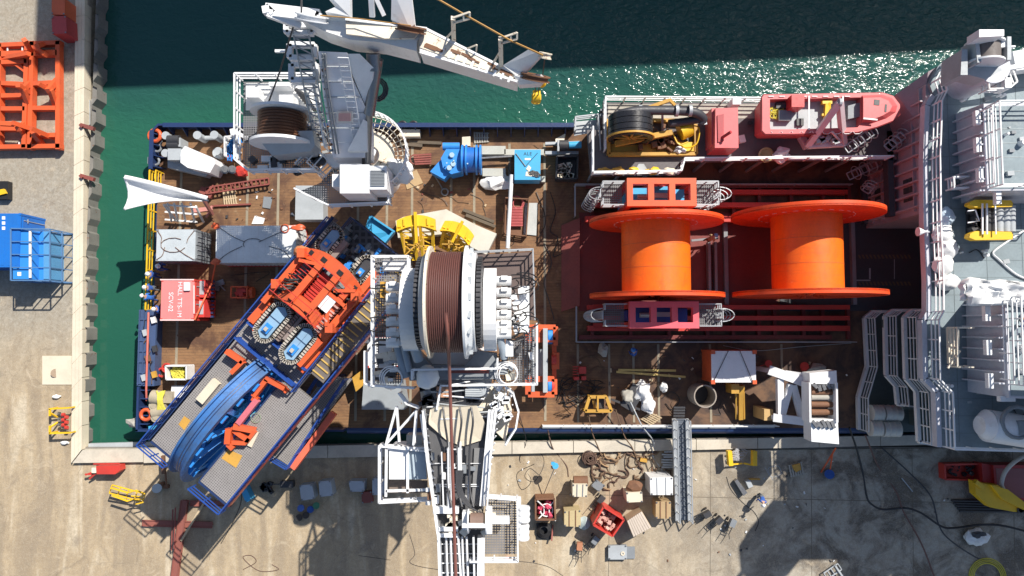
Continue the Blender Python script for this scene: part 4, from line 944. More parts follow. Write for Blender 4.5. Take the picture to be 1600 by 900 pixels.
m = MB().prail([(786, 598), (802, 612), (810, 640), (806, 665), (790, 690)], 11.7, r=.045, h=1.1, sp=.7).prail([(628, 612), (640, 628), (658, 634)], 11.7, r=.04, sp=.8).prail([(654, 640), (650, 690)], 12, r=.04); m.build('heel_rail', WHITE2, cr)

# open trusswork beside the boom
m = MB()
for k in range(13):
    y = 648+k*11; xl_ = 664+k*1.6; xr_ = 771-k*1.2
    pb(m, (xl_-7, y, 12.9), (xl_+1, y+11, 12.6), .06); pb(m, (xl_-7, y, 12.9), (xl_+1, y, 12.6), .06)
    pb(m, (xr_+9-k*.5, y, 13.1), (xr_, y+9, 12.7), .06)
pb(m, (657, 648, 12.9), (679, 790, 12.8), .09); pb(m, (690, 706, 12.9), (693, 790, 12.9), .07); pb(m, (733, 706, 12.9), (731, 790, 12.9), .07)
for k in (1, 4): pb(m, (676+k*1.2, 712+k*12, 12.75), (752-k, 712+k*12, 12.75), .035)
m.build('boom_truss', WHITE2, bo_)
m = MB(); m.ppoly([(741, 700), (757, 700), (750, 790), (737, 790)], 12.6, 12.68); m.build('boom_walkway', paint('grey_walkway', (.22, .22, .22), .6, .5, .2), bo_)

# details on the north-west crane: plate seams, brackets, hose runs, side stair
crn = bpy.data.objects['knuckle_boom_crane']; bm_ = bpy.data.objects['main_boom']
for (y, x0, x1, z) in ((104, 499, 544, 16.45), (128, 502, 552, 15.7), (152, 506, 563, 15.0), (176, 509, 573, 14.25), (200, 513, 576, 13.5), (222, 517, 576, 12.75)):
    MB().beam(W(x0, y, z+.03), W(x1, y, z-.1+.1), .05, .05).build('plate_seam', LGREY, bm_)
for k in range(16):
    f = k/15; x = 503+f*14+random.uniform(0, 3); y = 90+f*145; z = 17-(y-80)/164*5
    MB().box(W(x, y, z+.12), (.22, .12, .12), random.random()).build('pipe_clip', (MGREY, WHITE, RUSTY)[k % 3], bm_)
MB().tube(smoothpath([W(504, 84, 17), W(508, 130, 15.8), W(515, 180, 14.3), W(524, 240, 12.4)], 6), .05, 6).tube(smoothpath([W(508, 84, 17), W(512, 130, 15.8), W(520, 180, 14.3), W(529, 240, 12.4)], 6), .05, 6).build('pipe_run', MGREY, bm_, True)
m = MB(); m.ladder(W(536, 90, 16.95), W(562, 236, 12.5), .5, .35, .025); m.build('boom_ladder', WHITE2, bm_)
m = MB(); m.rail([W(494, 128, 13), W(514, 236, 10.6)], r=.04, h=.9, sp=1.0).rail([W(484, 150, 12.2), W(500, 236, 10.2)], r=.035, h=.9, sp=1.0); m.build('side_stair_rail', WHITE2, crn)
for k in range(9):
    f = k/8; MB().ppoly([(487+f*16, 140+f*96), (499+f*14, 138+f*96), (500+f*14, 142+f*96), (488+f*16, 144+f*96)], 11.9-f*2.2-.05, 11.9-f*2.2).build('stair_step', GALV, crn)
jb_ = bpy.data.objects['jib']
for k in range(12):
    f = k/11; x = 668+f*128; y = 72+f*52; MB().box(W(x, y, 17.5), (.1, .32, .1), -.45).build('flange_bracket', WHITE2, jb_)
for k in range(12):
    x, y = random.uniform(668, 795), 0; f = (x-655)/150 if x > 655 else 0; y = (62 if x > 655 else 50)+f*55+random.uniform(-3, 6); r = random.uniform(.08, .3)
    MB().box(W(x, y, 17.64-f*.3), (r*2.2, r*.6, .02), -.42+random.uniform(-.1, .1)).build('rust_patch', RUSTY, jb_)
for (a, b) in (((690, 100), (712, 108)), ((700, 96), (722, 104))): pass
# densify the south crane
crs = bpy.data.objects['cable_laying_crane']
for k in range(22):
    x = random.choice((random.uniform(592, 626), random.uniform(772, 832))); y = random.uniform(545, 596); mt_ = (WHITE, LGREY, DARKM, WHITER)[k % 4]
    MB().box(W(x, y, 12.3), (random.uniform(.15, .7), random.uniform(.12, .5), random.uniform(.3, .7)), random.choice((0, 0, .2))).build('small_cabinet', mt_, crs)
for k in range(14):
    x = 668+random.uniform(0, 85); y = random.uniform(700, 790); MB().box(W(x, y, 12.9), (random.uniform(.1, .35), random.uniform(.1, .5), .2), 0).build('boom_fitting', (WHITE, MGREY, RUSTY, WHITE2)[k % 4], crs)
for k in range(10):
    y = 600+k*6; MB().tube(smoothpath([W(random.uniform(655, 690), y, 12.6), W(700+random.uniform(-10, 10), y+random.uniform(-6, 6), 12.9), W(random.uniform(720, 775), y+random.uniform(-8, 8), 12.6)], 5), .045, 6).build('cross_pipe', (WHITE2, DARKM, LGREY)[k % 3], crs, True)
m = MB()
for y in (850, 865, 880, 895): pb(m, (690, y, 12.45), (748, y, 12.45), .05)
for x in (697, 704, 722, 729): pc(m, (x, 838, 12.7), (x+3, 925, 12.6), .06, 6)
m.build('boom_pipe', WHITE2, crs)
# ================================================================ REELS
def reel(X, r, R, zc, Yb, Yt, label):
    t = thing('cable_reel', label, 'reel', (X, (Yb+Yt)/2, zc-R), 'orange steel reels')
    MB().cyl((X, Yb, zc), (X, Yt, zc), r, 72, cap=False).build('reel_drum', REELO, t, True)
    m = MB()
    for f in (.36, .68): m.ring((X, Yb+(Yt-Yb)*f, zc), (0, 1, 0), r+.014, r-.01, .035, 72)
    m.build('weld_seam', paint('weld_seam_orange', (.66, .14, .03), .5, .3), t, True)
    for Y, s in ((Yt, 1), (Yb, -1)):
        m = MB(); m.ring((X, Y, zc), (0, 1, 0), R, r*.35, .10, 80); m.ring((X, Y+s*.08, zc), (0, 1, 0), R, R-.16, .30, 80)
        fl = m.build('reel_flange', REELF, t, True)
        m = MB()
        for i in range(20):
            a = 2*pi*i/20; e = V3((cos(a), 0, sin(a))); m.beam(V3((X, Y+s*.12, zc))+e*r*.6, V3((X, Y+s*.12, zc))+e*(R-.1), .1, .2, up=(0, 1, 0))
        m.build('flange_spoke', REELF, fl)
        m = MB()
        if s > 0:
            for i in range(26):
                a = 2*pi*i/26; e = V3((cos(a), 0, sin(a))); f = V3((-sin(a), 0, cos(a)))
                m.beam(V3((X, Y-.056, zc))+e*R*.62-f*.16, V3((X, Y-.056, zc))+e*R*.62+f*.16, .05, .012, up=(0, 1, 0))
            m.build('stencil_dash', TARP, fl)
    return t
reel(W(1024, 340, 4.9).x, 2.24, 4.38, 4.85, 2.1, 6.85, 'orange reel standing in the red drive frames, nearest the stern')
reel(W(1259, 340, 5.3).x, 2.2, 4.72, 5.3, 2.2, 7.25, 'orange reel with the wider flanges standing nearest the bridge')
# skid beams
def xbeam(m, x0, x1, y, z, w_, h_): a = W(x0, y, z); b = W(x1, y, z); m.b2(a.x, b.x, a.y-w_/2, a.y+w_/2, z-h_, z)
sk = thing('reel_skid', 'long red steel skid rails north of the orange reels', 'skid rails', W(1110, 310, 0))
m = MB(); xbeam(m, 930, 1325, 300, .7, .35, .5); xbeam(m, 925, 1325, 320, 1.0, .35, .6); xbeam(m, 915, 1330, 342, 1.2, .4, .6); m.build('skid_rail', RED, sk)
m = MB(); xbeam(m, 915, 1325, 291, .5, .25, .3)
for x in (925, 985, 1045, 1145, 1185, 1235, 1285, 1325): a = W(x, 288, .3); b = W(x, 345, .3); m.b2(a.x-.12, a.x+.12, b.y, a.y, 0.05, .45)
m.build('cross_beam', MAROON, sk)
MB().prail([(897, 340), (897, 292), (1322, 292)], .1, r=.03, h=1.0, sp=2).build('skid_handrail', GALV, sk)
sk = thing('reel_skid', 'long red steel skid rails south of the orange reels', 'skid rails', W(1110, 500, 0))
m = MB(); xbeam(m, 918, 1328, 480, .8, .32, .5); xbeam(m, 918, 1328, 497, .8, .32, .5); xbeam(m, 918, 1328, 513, .8, .38, .5); m.build('skid_rail', RED, sk)
m = MB(); xbeam(m, 905, 1300, 527, .4, .3, .3)
for x in (925, 985, 1045, 1105, 1145, 1185, 1210, 1255, 1285, 1325): a = W(x, 476, .3); b = W(x, 530, .3); m.b2(a.x-.12, a.x+.12, b.y, a.y, 0.05, .35)
m.build('cross_beam', MAROON, sk)
MB().prail([(899, 480), (899, 534), (1328, 534)], .1, r=.03, h=1.0, sp=2).build('skid_handrail', GALV, sk)
m = MB()
for x in (1132, 1330): a = W(x, 345, .15); b = W(x, 476, .15); m.b2(a.x-.14, a.x+.14, b.y, a.y, .06, .4)
for x in (1108, 1118): a = W(x, 378, .7); b = W(x, 455, .7); m.b2(a.x-.09, a.x+.09, b.y, a.y, .2, .75)
a = W(1080, 376, .8); b = W(1122, 372, .8); m.beam(a, b, .15)
solo(m, 'tie_beams', MGREY, 'grey steel tie beams lying across the deck between the two reels', 'deck beams')
def tower(x0, y0, x1, y1, z, col, inner, label):
    """reel drive tower whose top frame is x0..x1,y0..y1 px at height z"""
    a, b = W(x0, y1, z), W(x1, y0, z); t = thing('reel_drive_tower', label, 'drive tower', ((a.x+b.x)/2, (a.y+b.y)/2, 0))
    m = MB(); wd = .38; L = b.x-a.x
    m.b2(a.x, b.x, a.y, a.y+wd, z-.5, z); m.b2(a.x, b.x, b.y-wd, b.y, z-.5, z)
    for k in range(4): x = a.x+(L-wd)*k/3; m.b2(x, x+wd, a.y+wd, b.y-wd, z-.5, z-.003)
    m.build('top_frame', col, t)
    m = MB()
    for x in (a.x, b.x-wd):
        for y in (a.y+.02, b.y-wd-.02): m.b2(x+.02, x+wd-.02, y, y+wd, .3, z-.5)
    for y in (a.y+.05, b.y-wd):
        m.beam((a.x+.1, y+.15, 1.0), (a.x+L*.5, y+.15, z-.6), .2); m.beam((b.x-.1, y+.15, 1.0), (a.x+L*.5, y+.15, z-.6), .2)
    m.b2(a.x-1.6, b.x+1.6, a.y, a.y+.35, .1, .8); m.b2(a.x-1.6, b.x+1.6, b.y-.35, b.y, .1, .8); m.build('tower_leg', RED, t)
    m = MB(); m.b2(a.x+.5, a.x+1.6, a.y+.35, b.y-.35, z-2.6, z-1.5); m.b2(a.x+1.9, a.x+3.1, a.y+.3, b.y-.3, z-2.4, z-1.2); m.b2(a.x+.3, b.x-.3, a.y+.5, b.y-.5, .8, z-2.6); m.b2(a.x+3.5, a.x+4.1, a.y+.3, b.y-.4, z-3, z-1.7); mm = m.build('drive_carriage', inner, t)
    m = MB(); m.b2(a.x+.9, a.x+1.5, a.y+.7, a.y+1.0, z-1.5, z-1.3); m.b2(a.x+1.9, a.x+3.0, a.y+.75, a.y+1.05, z-1.2, z-1.0); m.cyl((a.x+.9, a.y+.9, z-1.2), (a.x+3.2, a.y+.9, z-1.2), .12, 10); m.build('carriage_piston', LGREY, mm)
    # end access platforms and hooped ladders
    for s, x in ((-1, a.x), (1, b.x)):
        pz = z-1.4; g = MB(); g.b2(x+s*.1, x+s*1.5, a.y+.15, b.y-.15, pz-.08, pz); pf = g.build('side_platform', PLATG, t)
        yy = (a.y+b.y)/2
        MB().rail([(x+s*.1, a.y+.15, pz), (x+s*1.5, a.y+.15, pz), (x+s*1.5, yy-.35, pz)], r=.035, sp=.7).rail([(x+s*.1, b.y-.15, pz), (x+s*1.5, b.y-.15, pz), (x+s*1.5, yy+.35, pz)], r=.035, sp=.7).build('platform_rail', GALV, pf)
        lx = x+s*1.65; l = MB(); l.ladder((lx, yy, .3), (lx, yy, pz+1), .5, .3, .035, up=(1, 0, 0))
        z_ = 1.6
        while z_ < pz+1.1:
            l.tube([(lx+s*(sin(q)*.75), yy+cos(q)*.42, z_) for q in [pi*k/10 for k in range(11)]], .035, 5); z_ += .75
        for q in (0.5, 1.57, 2.64): l.beam((lx+s*sin(q)*.75, yy+cos(q)*.42, 1.6), (lx+s*sin(q)*.75, yy+cos(q)*.42, pz+1), .03)
        l.build('hooped_ladder', GALV, t)
    return t
tower(980, 278, 1088, 322, 6.6, ORANGE, BLUEL, 'orange three-bay reel drive tower with blue carriage, north of the stern-side reel')
tower(984, 471, 1092, 513, 6.6, paint('pinkish_red_paint', (.85, .13, .16), .42, .25), paint('deep_blue_paint', (.02, .06, .30), .4, .3), 'pinkish red three-bay reel drive tower south of the stern-side reel')

# ================================================================ RAMP WITH WHEEL AND TENSIONER
ZR = 7.2; O = W(237, 688, ZR); U = V3((.63, .7766, 0)); Vv = V3((.7766, -.63, 0))
def R(u, v, z=0.0): return O+U*u+Vv*v+V3((0, 0, z))
ANG = atan2(U.y, U.x)
def rb_(m, u0, u1, v0, v1, z0, z1):
    P = [R(u0, v0), R(u1, v0), R(u1, v1), R(u0, v1)]; return m.prism([(p.x, p.y) for p in P], ZR+z0, ZR+z1)
def rbeam(m, a, b, w_, h_=None): return m.beam(R(*a), R(*b), w_, h_)
ramp = thing('overboarding_ramp', 'long grey grated ramp with dark blue rails slanting from the deck over the quay edge', 'ramp', R(8, 3, -ZR))
m = MB(); rb_(m, 0, 8.2, 0, 1.85, -.25, 0); rb_(m, 0, 8.2, 3.96, 6.15, -.25, 0); rb_(m, 8.2, 17.6, -.1, .9, -.25, 0); rb_(m, 8.2, 9.6, .9, 5, -.25, 0); m.build('ramp_deck', RAMPG, ramp)
m = MB(); rb_(m, 9.6, 17.6, .9, 4.7, -1.2, -1.0); m.build('tensioner_bed', BLACK, ramp)
m = MB(); rb_(m, 14.2, 18.6, .9, 4.6, -.3, -.06); m.build('upper_bed', TEALG, ramp)
m = MB(); rb_(m, 9.4, 17.6, 4.75, 6.0, -.25, 0); m.build('stair_ramp', paint('ramp_stair_base', (.16, .14, .13), .6, .5, .2), ramp)
m = MB()
for i in range(20): rb_(m, 9.6+i*.42, 9.6+i*.42+.08, 4.85, 5.85, 0, .07)
for i in range(6): rb_(m, 9.6+i*.5, 9.68+i*.5, 0, .8, 0, .07)
m.build('stair_tread', paint('yellow_nosing', (.62, .42, .12), .5, .4, .2), ramp)
m = MB(); rb_(m, -.1, 17.8, -.32, -.1, -.9, .05); rb_(m, 0, 8.2, 1.85, 1.97, -.9, .05); rb_(m, 0, 8.2, 3.86, 3.96, -.9, .05); rb_(m, -.15, -.02, 0, 1.9, -.8, .02); rb_(m, -.15, -.02, 3.9, 6.1, -.8, .02); m.build('side_girder', NAVY, ramp)
m = MB(); rb_(m, -.1, 17.6, 6.2, 6.33, -.6, .05); m.build('orange_girder', paint('orange_pink_girder', (.80, .16, .09), .45, .4, .1), ramp)
for u in (9, 12.5, 16):
    m = MB(); [m.cyl(R(u, v, -.9), R(u, v, -ZR+.05), .22, 10) for v in (.3, 5.7)]; m.build('support_leg', NAVY, ramp)
def rrail(m, pts, h=1.05, r=.035, sp=1.3): return m.rail([R(*p) for p in pts], h=h, r=r, sp=sp)
m = MB(); rrail(m, [(17.6, -.2, 0), (0, -.2, 0), (-.35, -.2, 0), (-.35, 1.9, 0)]); rrail(m, [(-.35, 3.9, 0), (-.35, 6.3, 0), (17.4, 6.3, 0)]); rrail(m, [(8.0, 5.0, 0), (17.5, 4.75, 0)], r=.03)
m.build('ramp_rail', RAILB, ramp)
m = MB(); rrail(m, [(8.35, .2, 0), (8.35, 4.8, 0)], r=.05); rrail(m, [(9.55, .2, 0), (9.55, 4.8, 0)], r=.05); rb_(m, 8.2, 8.32, .2, 4.9, -.2, .25); rb_(m, 9.6, 9.72, .2, 4.9, -.2, .25); m.build('crosswalk_rail', RAILB, ramp)
m = MB(); rrail(m, [(13.8, .95, 0), (18.5, .95, 0), (18.5, 4.5, 0)], r=.035); m.build('upper_rail', NAVY, ramp)
def mat_(name, pts, mt):
    m = MB(); m.prism([(p.x, p.y) for p in [R(*q) for q in pts]], ZR+.005, ZR+.02); return m.build(name, mt, ramp)
omat = paint('orange_rubber_mat', (.60, .33, .06), .8, .5)
def px2uv(x, y): d = W(x, y, ZR)-O; return (d.dot(U), d.dot(Vv))
mat_('orange_mat', [px2uv(*p) for p in [(279, 663), (288, 650), (298, 657), (288, 672)]], omat)
mat_('orange_mat', [px2uv(*p) for p in [(346, 716), (357, 702), (379, 712), (369, 731)]], omat)
m = MB()
u, v = px2uv(317, 625); rb_(m, u-.1, u+1.5, v-.3, v+.25, 0, .35); m.build('small_hatch_box', CREAM, ramp)
m = MB(); u, v = px2uv(400, 653); rb_(m, u-.2, u+.2, v, v+.05, 0, .1); m.tube([R(u+cos(a)*.3, v+sin(a)*.3, .04) for a in [k*.5 for k in range(13)]], .03); m.build('pad_eye', paint('green_grey_metal', (.25, .3, .22), .5, .3), ramp)
# big blue wheel : axis along Vv
RW = 5.15; cu, cz = 3.9, -2.35; v0, v1 = 2.12, 2.95
def arc(m, r0, r1, va, vb, a0, a1, n=60):
    vs = []; fs = []
    for i in range(n+1):
        a = a0+(a1-a0)*i/n
        for (r, v) in ((r0, va), (r1, va), (r1, vb), (r0, vb)): vs.append(R(cu+cos(a)*r, v, cz+sin(a)*r))
    for i in range(n):
        for k in range(4): fs.append((4*i+k, 4*i+(k+1) % 4, 4*i+4+(k+1) % 4, 4*i+4+k))
    fs += [(0, 1, 2, 3), (4*n+3, 4*n+2, 4*n+1, 4*n)]
    return m.add(vs, fs)
wh_ = thing('blue_chute', 'huge worn blue chute wheel set into the slot of the grey ramp', 'chute wheel', R(cu, 2.9, cz-RW))
A0_, A1_ = -pi*.95, pi*.95+.0
m = MB(); arc(m, RW-.5, RW-.25, v0, v1, 0, 2*pi, 96); arc(m, RW-.5, RW, v0-.14, v0, 0, 2*pi, 96); arc(m, RW-.5, RW, v1, v1+.14, 0, 2*pi, 96); rim = m.build('wheel_rim', WHEELB, wh_, True)
m = MB(); arc(m, RW-.25, RW-.235, v0+.3, v0+.36, 0, 2*pi, 96); arc(m, RW-.25, RW-.235, v1-.36, v1-.3, 0, 2*pi, 96); m.build('rim_groove', NAVY, rim, True)
m = MB(); arc(m, RW-1.0, RW-.5, v0+.05, v0+.15, 0, 2*pi, 72); arc(m, RW-.9, RW-.5, v1-.1, v1, 0, 2*pi, 72); m.build('rim_web', BLUE, wh_, True)
for i in range(12):
    a = pi*i/6+.26; e = lambda r, v: R(cu+cos(a)*r, v, cz+sin(a)*r)
    m = MB(); m.beam(e(.8, v1+.25), e(RW-.5, v1-.05), .34, .34); m.beam(e(.8, v0+.2), e(RW-.6, v0+.2), .22, .2); m.beam(e(2.6, v0+.2), e(3.4, v1), .18); m.beam(e(3.8, v0+.2), e(4.2, v1), .18); m.build('wheel_spoke', BLUE, wh_)
m = MB(); m.cyl(R(cu, v0-.1, cz), R(cu, 3.9, cz), .9, 24); arc(m, .9, 2.2, v1-.05, v1+.05, 0, 2*pi, 40); m.build('wheel_hub', BLUEL, wh_, True)
for i in range(10):
    a = pi*(.08+.84*i/9); q = R(cu+cos(a)*(RW-.75), v1+.12, cz+sin(a)*(RW-.75)); MB().box(q, (.5, .3, .22), ANG).build('wheel_clamp', BLUE, wh_)
# orange yokes beside the wheel
yk = thing('wheel_yoke', 'orange yoke arms reaching from the ramp deck to the hub of the blue wheel', 'yoke', R(3.9, 4.3, 0))
m = MB()
def yb(a, b, w_=.28, h_=.3, za=.3, zb=.3): ua, ub = px2uv(*a), px2uv(*b); m.beam(R(*ua, za), R(*ub, zb), w_, h_)
yb((365, 668), (393, 688), .28); yb((366, 690), (388, 691), .24); yb((370, 664), (402, 672), .35, .4, .5, .2); yb((402, 672), (388, 690), .22); yb((362, 668), (360, 692), .35, .5); yb((360, 692), (368, 700), .3)
m.build('yoke_arm', ORANGE, yk)
m = MB(); yb((378, 660), (408, 623), .34, .4, .5, .6); m.build('pink_strut', paint('pink_red_strut', (.70, .18, .22), .4, .5, .1), yk)
m = MB(); yb((402, 674), (391, 697), .3, .1, .1, .1); m.build('base_plate', CREAM, yk)
br_ = thing('bracket_frame', 'orange steel bracket between the wheel and the cross walkway, east one', 'bracket', R(6.5, 4.3, 0))
m = MB(); yb((402, 618), (422, 592), .3, .5, .5, .5); yb((420, 590), (450, 606), .26, .5, .5, .5); yb((400, 620), (408, 624), .3, .4, .5, .5); yb((452, 606), (447, 612), .25); m.build('bracket_arm', ORANGE, br_)
br_ = thing('bracket_frame', 'orange steel bracket between the wheel and the cross walkway, west one', 'bracket', R(8, 1.2, 0))
m = MB(); yb((360, 548), (386, 565), .3, .5, .5, .5); yb((386, 564), (368, 582), .28, .5, .5, .5); m.build('bracket_arm', ORANGE, br_)
# tensioner
tn = thing('cable_tensioner', 'orange cable tensioner frame with blue caterpillar track units, standing on the ramp', 'tensioner', R(12.8, 2.7, -1))
m = MB()
ZT = 3.0
def q(u0, v0, u1, v1, w_=.4, h_=.5, z0=ZT, z1=None): m.beam(R(u0, v0, z0), R(u1, v1, z0 if z1 is None else z1), w_, h_)
def plate(pts, z, th=.25):
    T = [R(u, v, z if len(p_) < 3 else p_[2]) for p_ in [list(x) for x in pts] for u, v in [p_[:2]]]
    B = [t-V3((0, 0, th)) for t in T]; a = sum(T[i].x*T[(i+1) % len(T)].y-T[(i+1) % len(T)].x*T[i].y for i in range(len(T)))
    if a < 0: T.reverse(); B.reverse()
    m.solid(T, B)
# arched cross rings (three) : arcs across v at u stations
def arch(u, thk, z0, rise, wv=.45):
    n = 12; vs = []; fs = []
    for i in range(n+1):
        s = i/n; v = .25+4.5*s; z = z0+rise*(1-(2*s-1)**2)
        uo_ = .45*(1-(2*s-1)**2)-.25*abs(2*s-1)**3
        for (uu, zz) in ((u+uo_-thk/2, z), (u+uo_+thk/2, z), (u+uo_+thk/2, z-wv), (u+uo_-thk/2, z-wv)): vs.append(R(uu, v-.1, zz))
    for i in range(n):
        for k in range(4): fs.append((4*i+k, 4*i+(k+1) % 4, 4*i+4+(k+1) % 4, 4*i+4+k))
    fs += [(0, 1, 2, 3), (4*n+3, 4*n+2, 4*n+1, 4*n)]; m.add(vs, fs)
arch(12.2, .85, 1.1, 1.3); arch(15.2, .8, 1.1, 1.3)
for v in (.35, 1.75, 3.0, 3.9, 4.45):
    z = 1.2+1.25*(1-(2*(v-.15)/4.5-1)**2); q(12.5, v, 15.4, v, .4, .4, z-.1)
m.build('yoke_frame', ORANGE, tn)
m = MB()
for u_ in (12.25, 15.25):
    for s_i in (.14, .36, .62, .86):
        z_ = 1.1+1.3*(1-(2*s_i-1)**2)+.02; uu = u_+.45*(1-(2*s_i-1)**2)-.1; v_ = .15+4.5*s_i
        m.beam(R(uu, v_-.22, z_), R(uu, v_+.22, z_), .3, .03)
m.build('lightening_hole', BLACK, tn)
m = MB()
for (u0, v0, u1, v1) in ((12.6, .5, 13.6, 1.6), (14.6, .5, 15.2, 1.7), (12.6, 4.3, 13.5, 3.7), (14.5, 3.3, 15.3, 4.3), (13.4, .4, 13.4, 1.7), (14.2, 3.0, 14.2, 4.4)): q(u0, v0, u1, v1, .2, .3, 2.0)
m.build('gusset_plate', ORANGE, tn)
m = MB(); plate([(13.2, 3.1), (14.1, 3.1), (14.1, 3.85), (13.2, 3.85)], 2.2, .1); m.build('white_cover_panel', WHITE2, tn)
m = MB(); 
for k in range(9): q(13.0+k*.2, .6, 13.0+k*.2, 3.0, .05, .05, 1.7)
plate([(12.9, 1.9), (14.9, 1.9), (14.9, 3.0), (12.9, 3.0)], 1.5, .1); m.build('inner_panel', RED, tn)
m = MB(); q(9.7, -.05+.35, 11.4, .35, .5, .9, .6); q(11.2, .3, 14.6, .3, .35, .8, 1.2); q(9.2, 4.5, 16.8, 4.5, .5, .7, .2); q(9.6, 4.3, 11.6, 4.4, .5, 1, .9); q(14.4, 4.4, 16.9, 4.4, .4, .8, .8)
plate([(9.4, .2), (10.6, .2), (10.4, .75), (9.2, .7)], .5, .5)
for v in (.3, 4.5):
    for u in (12.6, 15.0): q(u, v, u, v+.01, .1, .1, -.5, 2); m.beam(R(u, v, -.9), R(u, v, 2.1), .55, .45)
m.build('side_frame', ORANGE, tn)
m = MB(); q(12.2, 3.6, 14.2, 3.6, .02, .02, 3.2); q(12.3, .5, 12.3, 4.2, .04, .04, 2.9); q(12.95, .5, 12.95, 4.2, .04, .04, 2.9); q(14.8, .7, 14.8, 4.2, .04, .04, 2.9); q(15.3, .7, 15.3, 4.2, .04, .04, 2.9)
for v in (.8, 2, 3.2, 4): q(12.3, v, 12.95, v, .04, .04, 2.9)
m.build('arch_handrail', RED, tn)
def track(u0, u1, v, z, wv, mt=BLUEL):
    """caterpillar unit lying flat, belt loop seen from above"""
    t_ = MB(); r = wv/2
    path = [R(u1-r+sin(a)*0+cos(a)*r, v+sin(a)*r, z) for a in [-pi/2+pi*k/8 for k in range(9)]]+[R(u0+r+cos(a)*r, v+sin(a)*r, z) for a in [pi/2+pi*k/8 for k in range(9)]]
    t_.m(1); n = len(path)
    L = sum((path[(i+1) % n]-path[i]).length for i in range(n)); k = 0; d = 0.0
    for i in range(n):
        a, b = path[i], path[(i+1) % n]; seg = (b-a).length; s = 0.0
        t_.m(2); t_.beam(a, b, .12, .42); t_.m(1)
        while s < seg-1e-4:
            c_ = a.lerp(b, s/seg); t_.box(c_, (.12, .22, .5), atan2((b-a).y, (b-a).x)); s += .19
    t_.m(0); P = [R(u, v_, 0) for u, v_ in ((u0+r*.6, v-r*.62), (u1-r*.6, v-r*.62), (u1-r*.2, v), (u1-r*.6, v+r*.62), (u0+r*.6, v+r*.62), (u0+r*.2, v))]
    t_.prism([(p.x, p.y) for p in P], ZR+z-.2, ZR+z+.1)
    t_.m(3); P = [R(u, v_, 0) for u, v_ in ((u0+r*.9, v-r*.35), (u0+r*1.8, v-r*.35), (u0+r*1.8, v+r*.35), (u0+r*.9, v+r*.35))]; t_.prism([(p.x, p.y) for p in P], ZR+z+.1, ZR+z+.28)
    t_.m(1); P = [R(u, v_, 0) for u, v_ in ((u0+r*1.1, v-r*.18), (u0+r*1.45, v-r*.18), (u0+r*1.45, v+r*.18), (u0+r*1.1, v+r*.18))]; t_.prism([(p.x, p.y) for p in P], ZR+z+.28, ZR+z+.4)
    return t_.build('track_unit', [mt, paint('track_pad_beige', (.50, .45, .38), .6, .4, .1), DARKM, BLUE], tn)
BLUEG = paint('grey_blue_unit', (.26, .42, .58), .45, .4, .1)
track(9.3, 11.9, 1.5, 1.3, 1.25, BLUEG); track(9.3, 11.9, 3.55, 1.3, 1.25, BLUEG); track(15.7, 17.5, .95, 1.2, 1.0, BLUEG); track(15.6, 17.4, 3.6, .8, 1.0, DARKM)
m = MB(); q(9.9, 2.35, 12.2, 2.35, .28, .5, .9); q(10.2, 2.65, 12.0, 2.65, .2, .4, 1.1); q(15.4, 1.75, 17.2, 1.75, .35, .5, 1.1); q(10.0, 4.25, 12.2, 4.25, .2, .4, .7)
for k in range(13): q(9.95+k*.18, 2.22, 9.95+k*.18, 2.48, .09, .1, 1.2)
m.build('side_track', paint('brown_grey_track', (.28, .22, .2), .6, .5, .2), tn)
m = MB()
for k in range(40):
    u, v = random.uniform(14.9, 17.6), random.uniform(.8, 4.6); rb_(m, u, u+random.uniform(.15, .7), v, v+random.uniform(.12, .5), -.9, random.uniform(-.2, .7))
m.build('gearbox_unit', [BLUE, DARKM][0:1], tn)
m = MB()
for k in range(46):
    u, v = random.uniform(14.7, 17.8), random.uniform(.8, 4.6); rb_(m, u, u+random.uniform(.1, .5), v, v+random.uniform(.1, .4), -.9, random.uniform(-.1, .8))
m.build('grey_fitting', MGREY, tn)
m = MB()
for k in range(24):
    u, v = random.uniform(9.8, 17.5), random.uniform(.6, 4.6); a = random.uniform(0, 6)
    m.tube([R(u+cos(a+i*.4)*.5, v+sin(a+i*.4)*.3, .5+.2*sin(i)) for i in range(7)], .035, 5)
for k in range(7): u = 12.2+random.uniform(0, 1.7); m.tube([R(u, .6, 2.2), R(u+.2, .8+random.random()*.4, 2.7), R(u+.5, 1.3, 2.4), R(u+.4, 1.7, 1.5)], .05, 5)
m.build('hose_bundle', BLACK, tn, True)
m = MB()
for k in range(10): rb_(m, 12.0+k*.2, 12.1+k*.2, 3.85+.0, 4.2, 1.6, 1.9+random.random()*.3)
m.build('valve_bank', paint('salmon_valves', (.6, .35, .3), .5, .4), tn)
m = MB(); m.blob(R(15.0, .05, 1.2), (.5, .4, .4), 4, .2, 2); m.build('orange_bundle', paint('dull_orange', (.55, .2, .08), .7, .5, .2), tn)
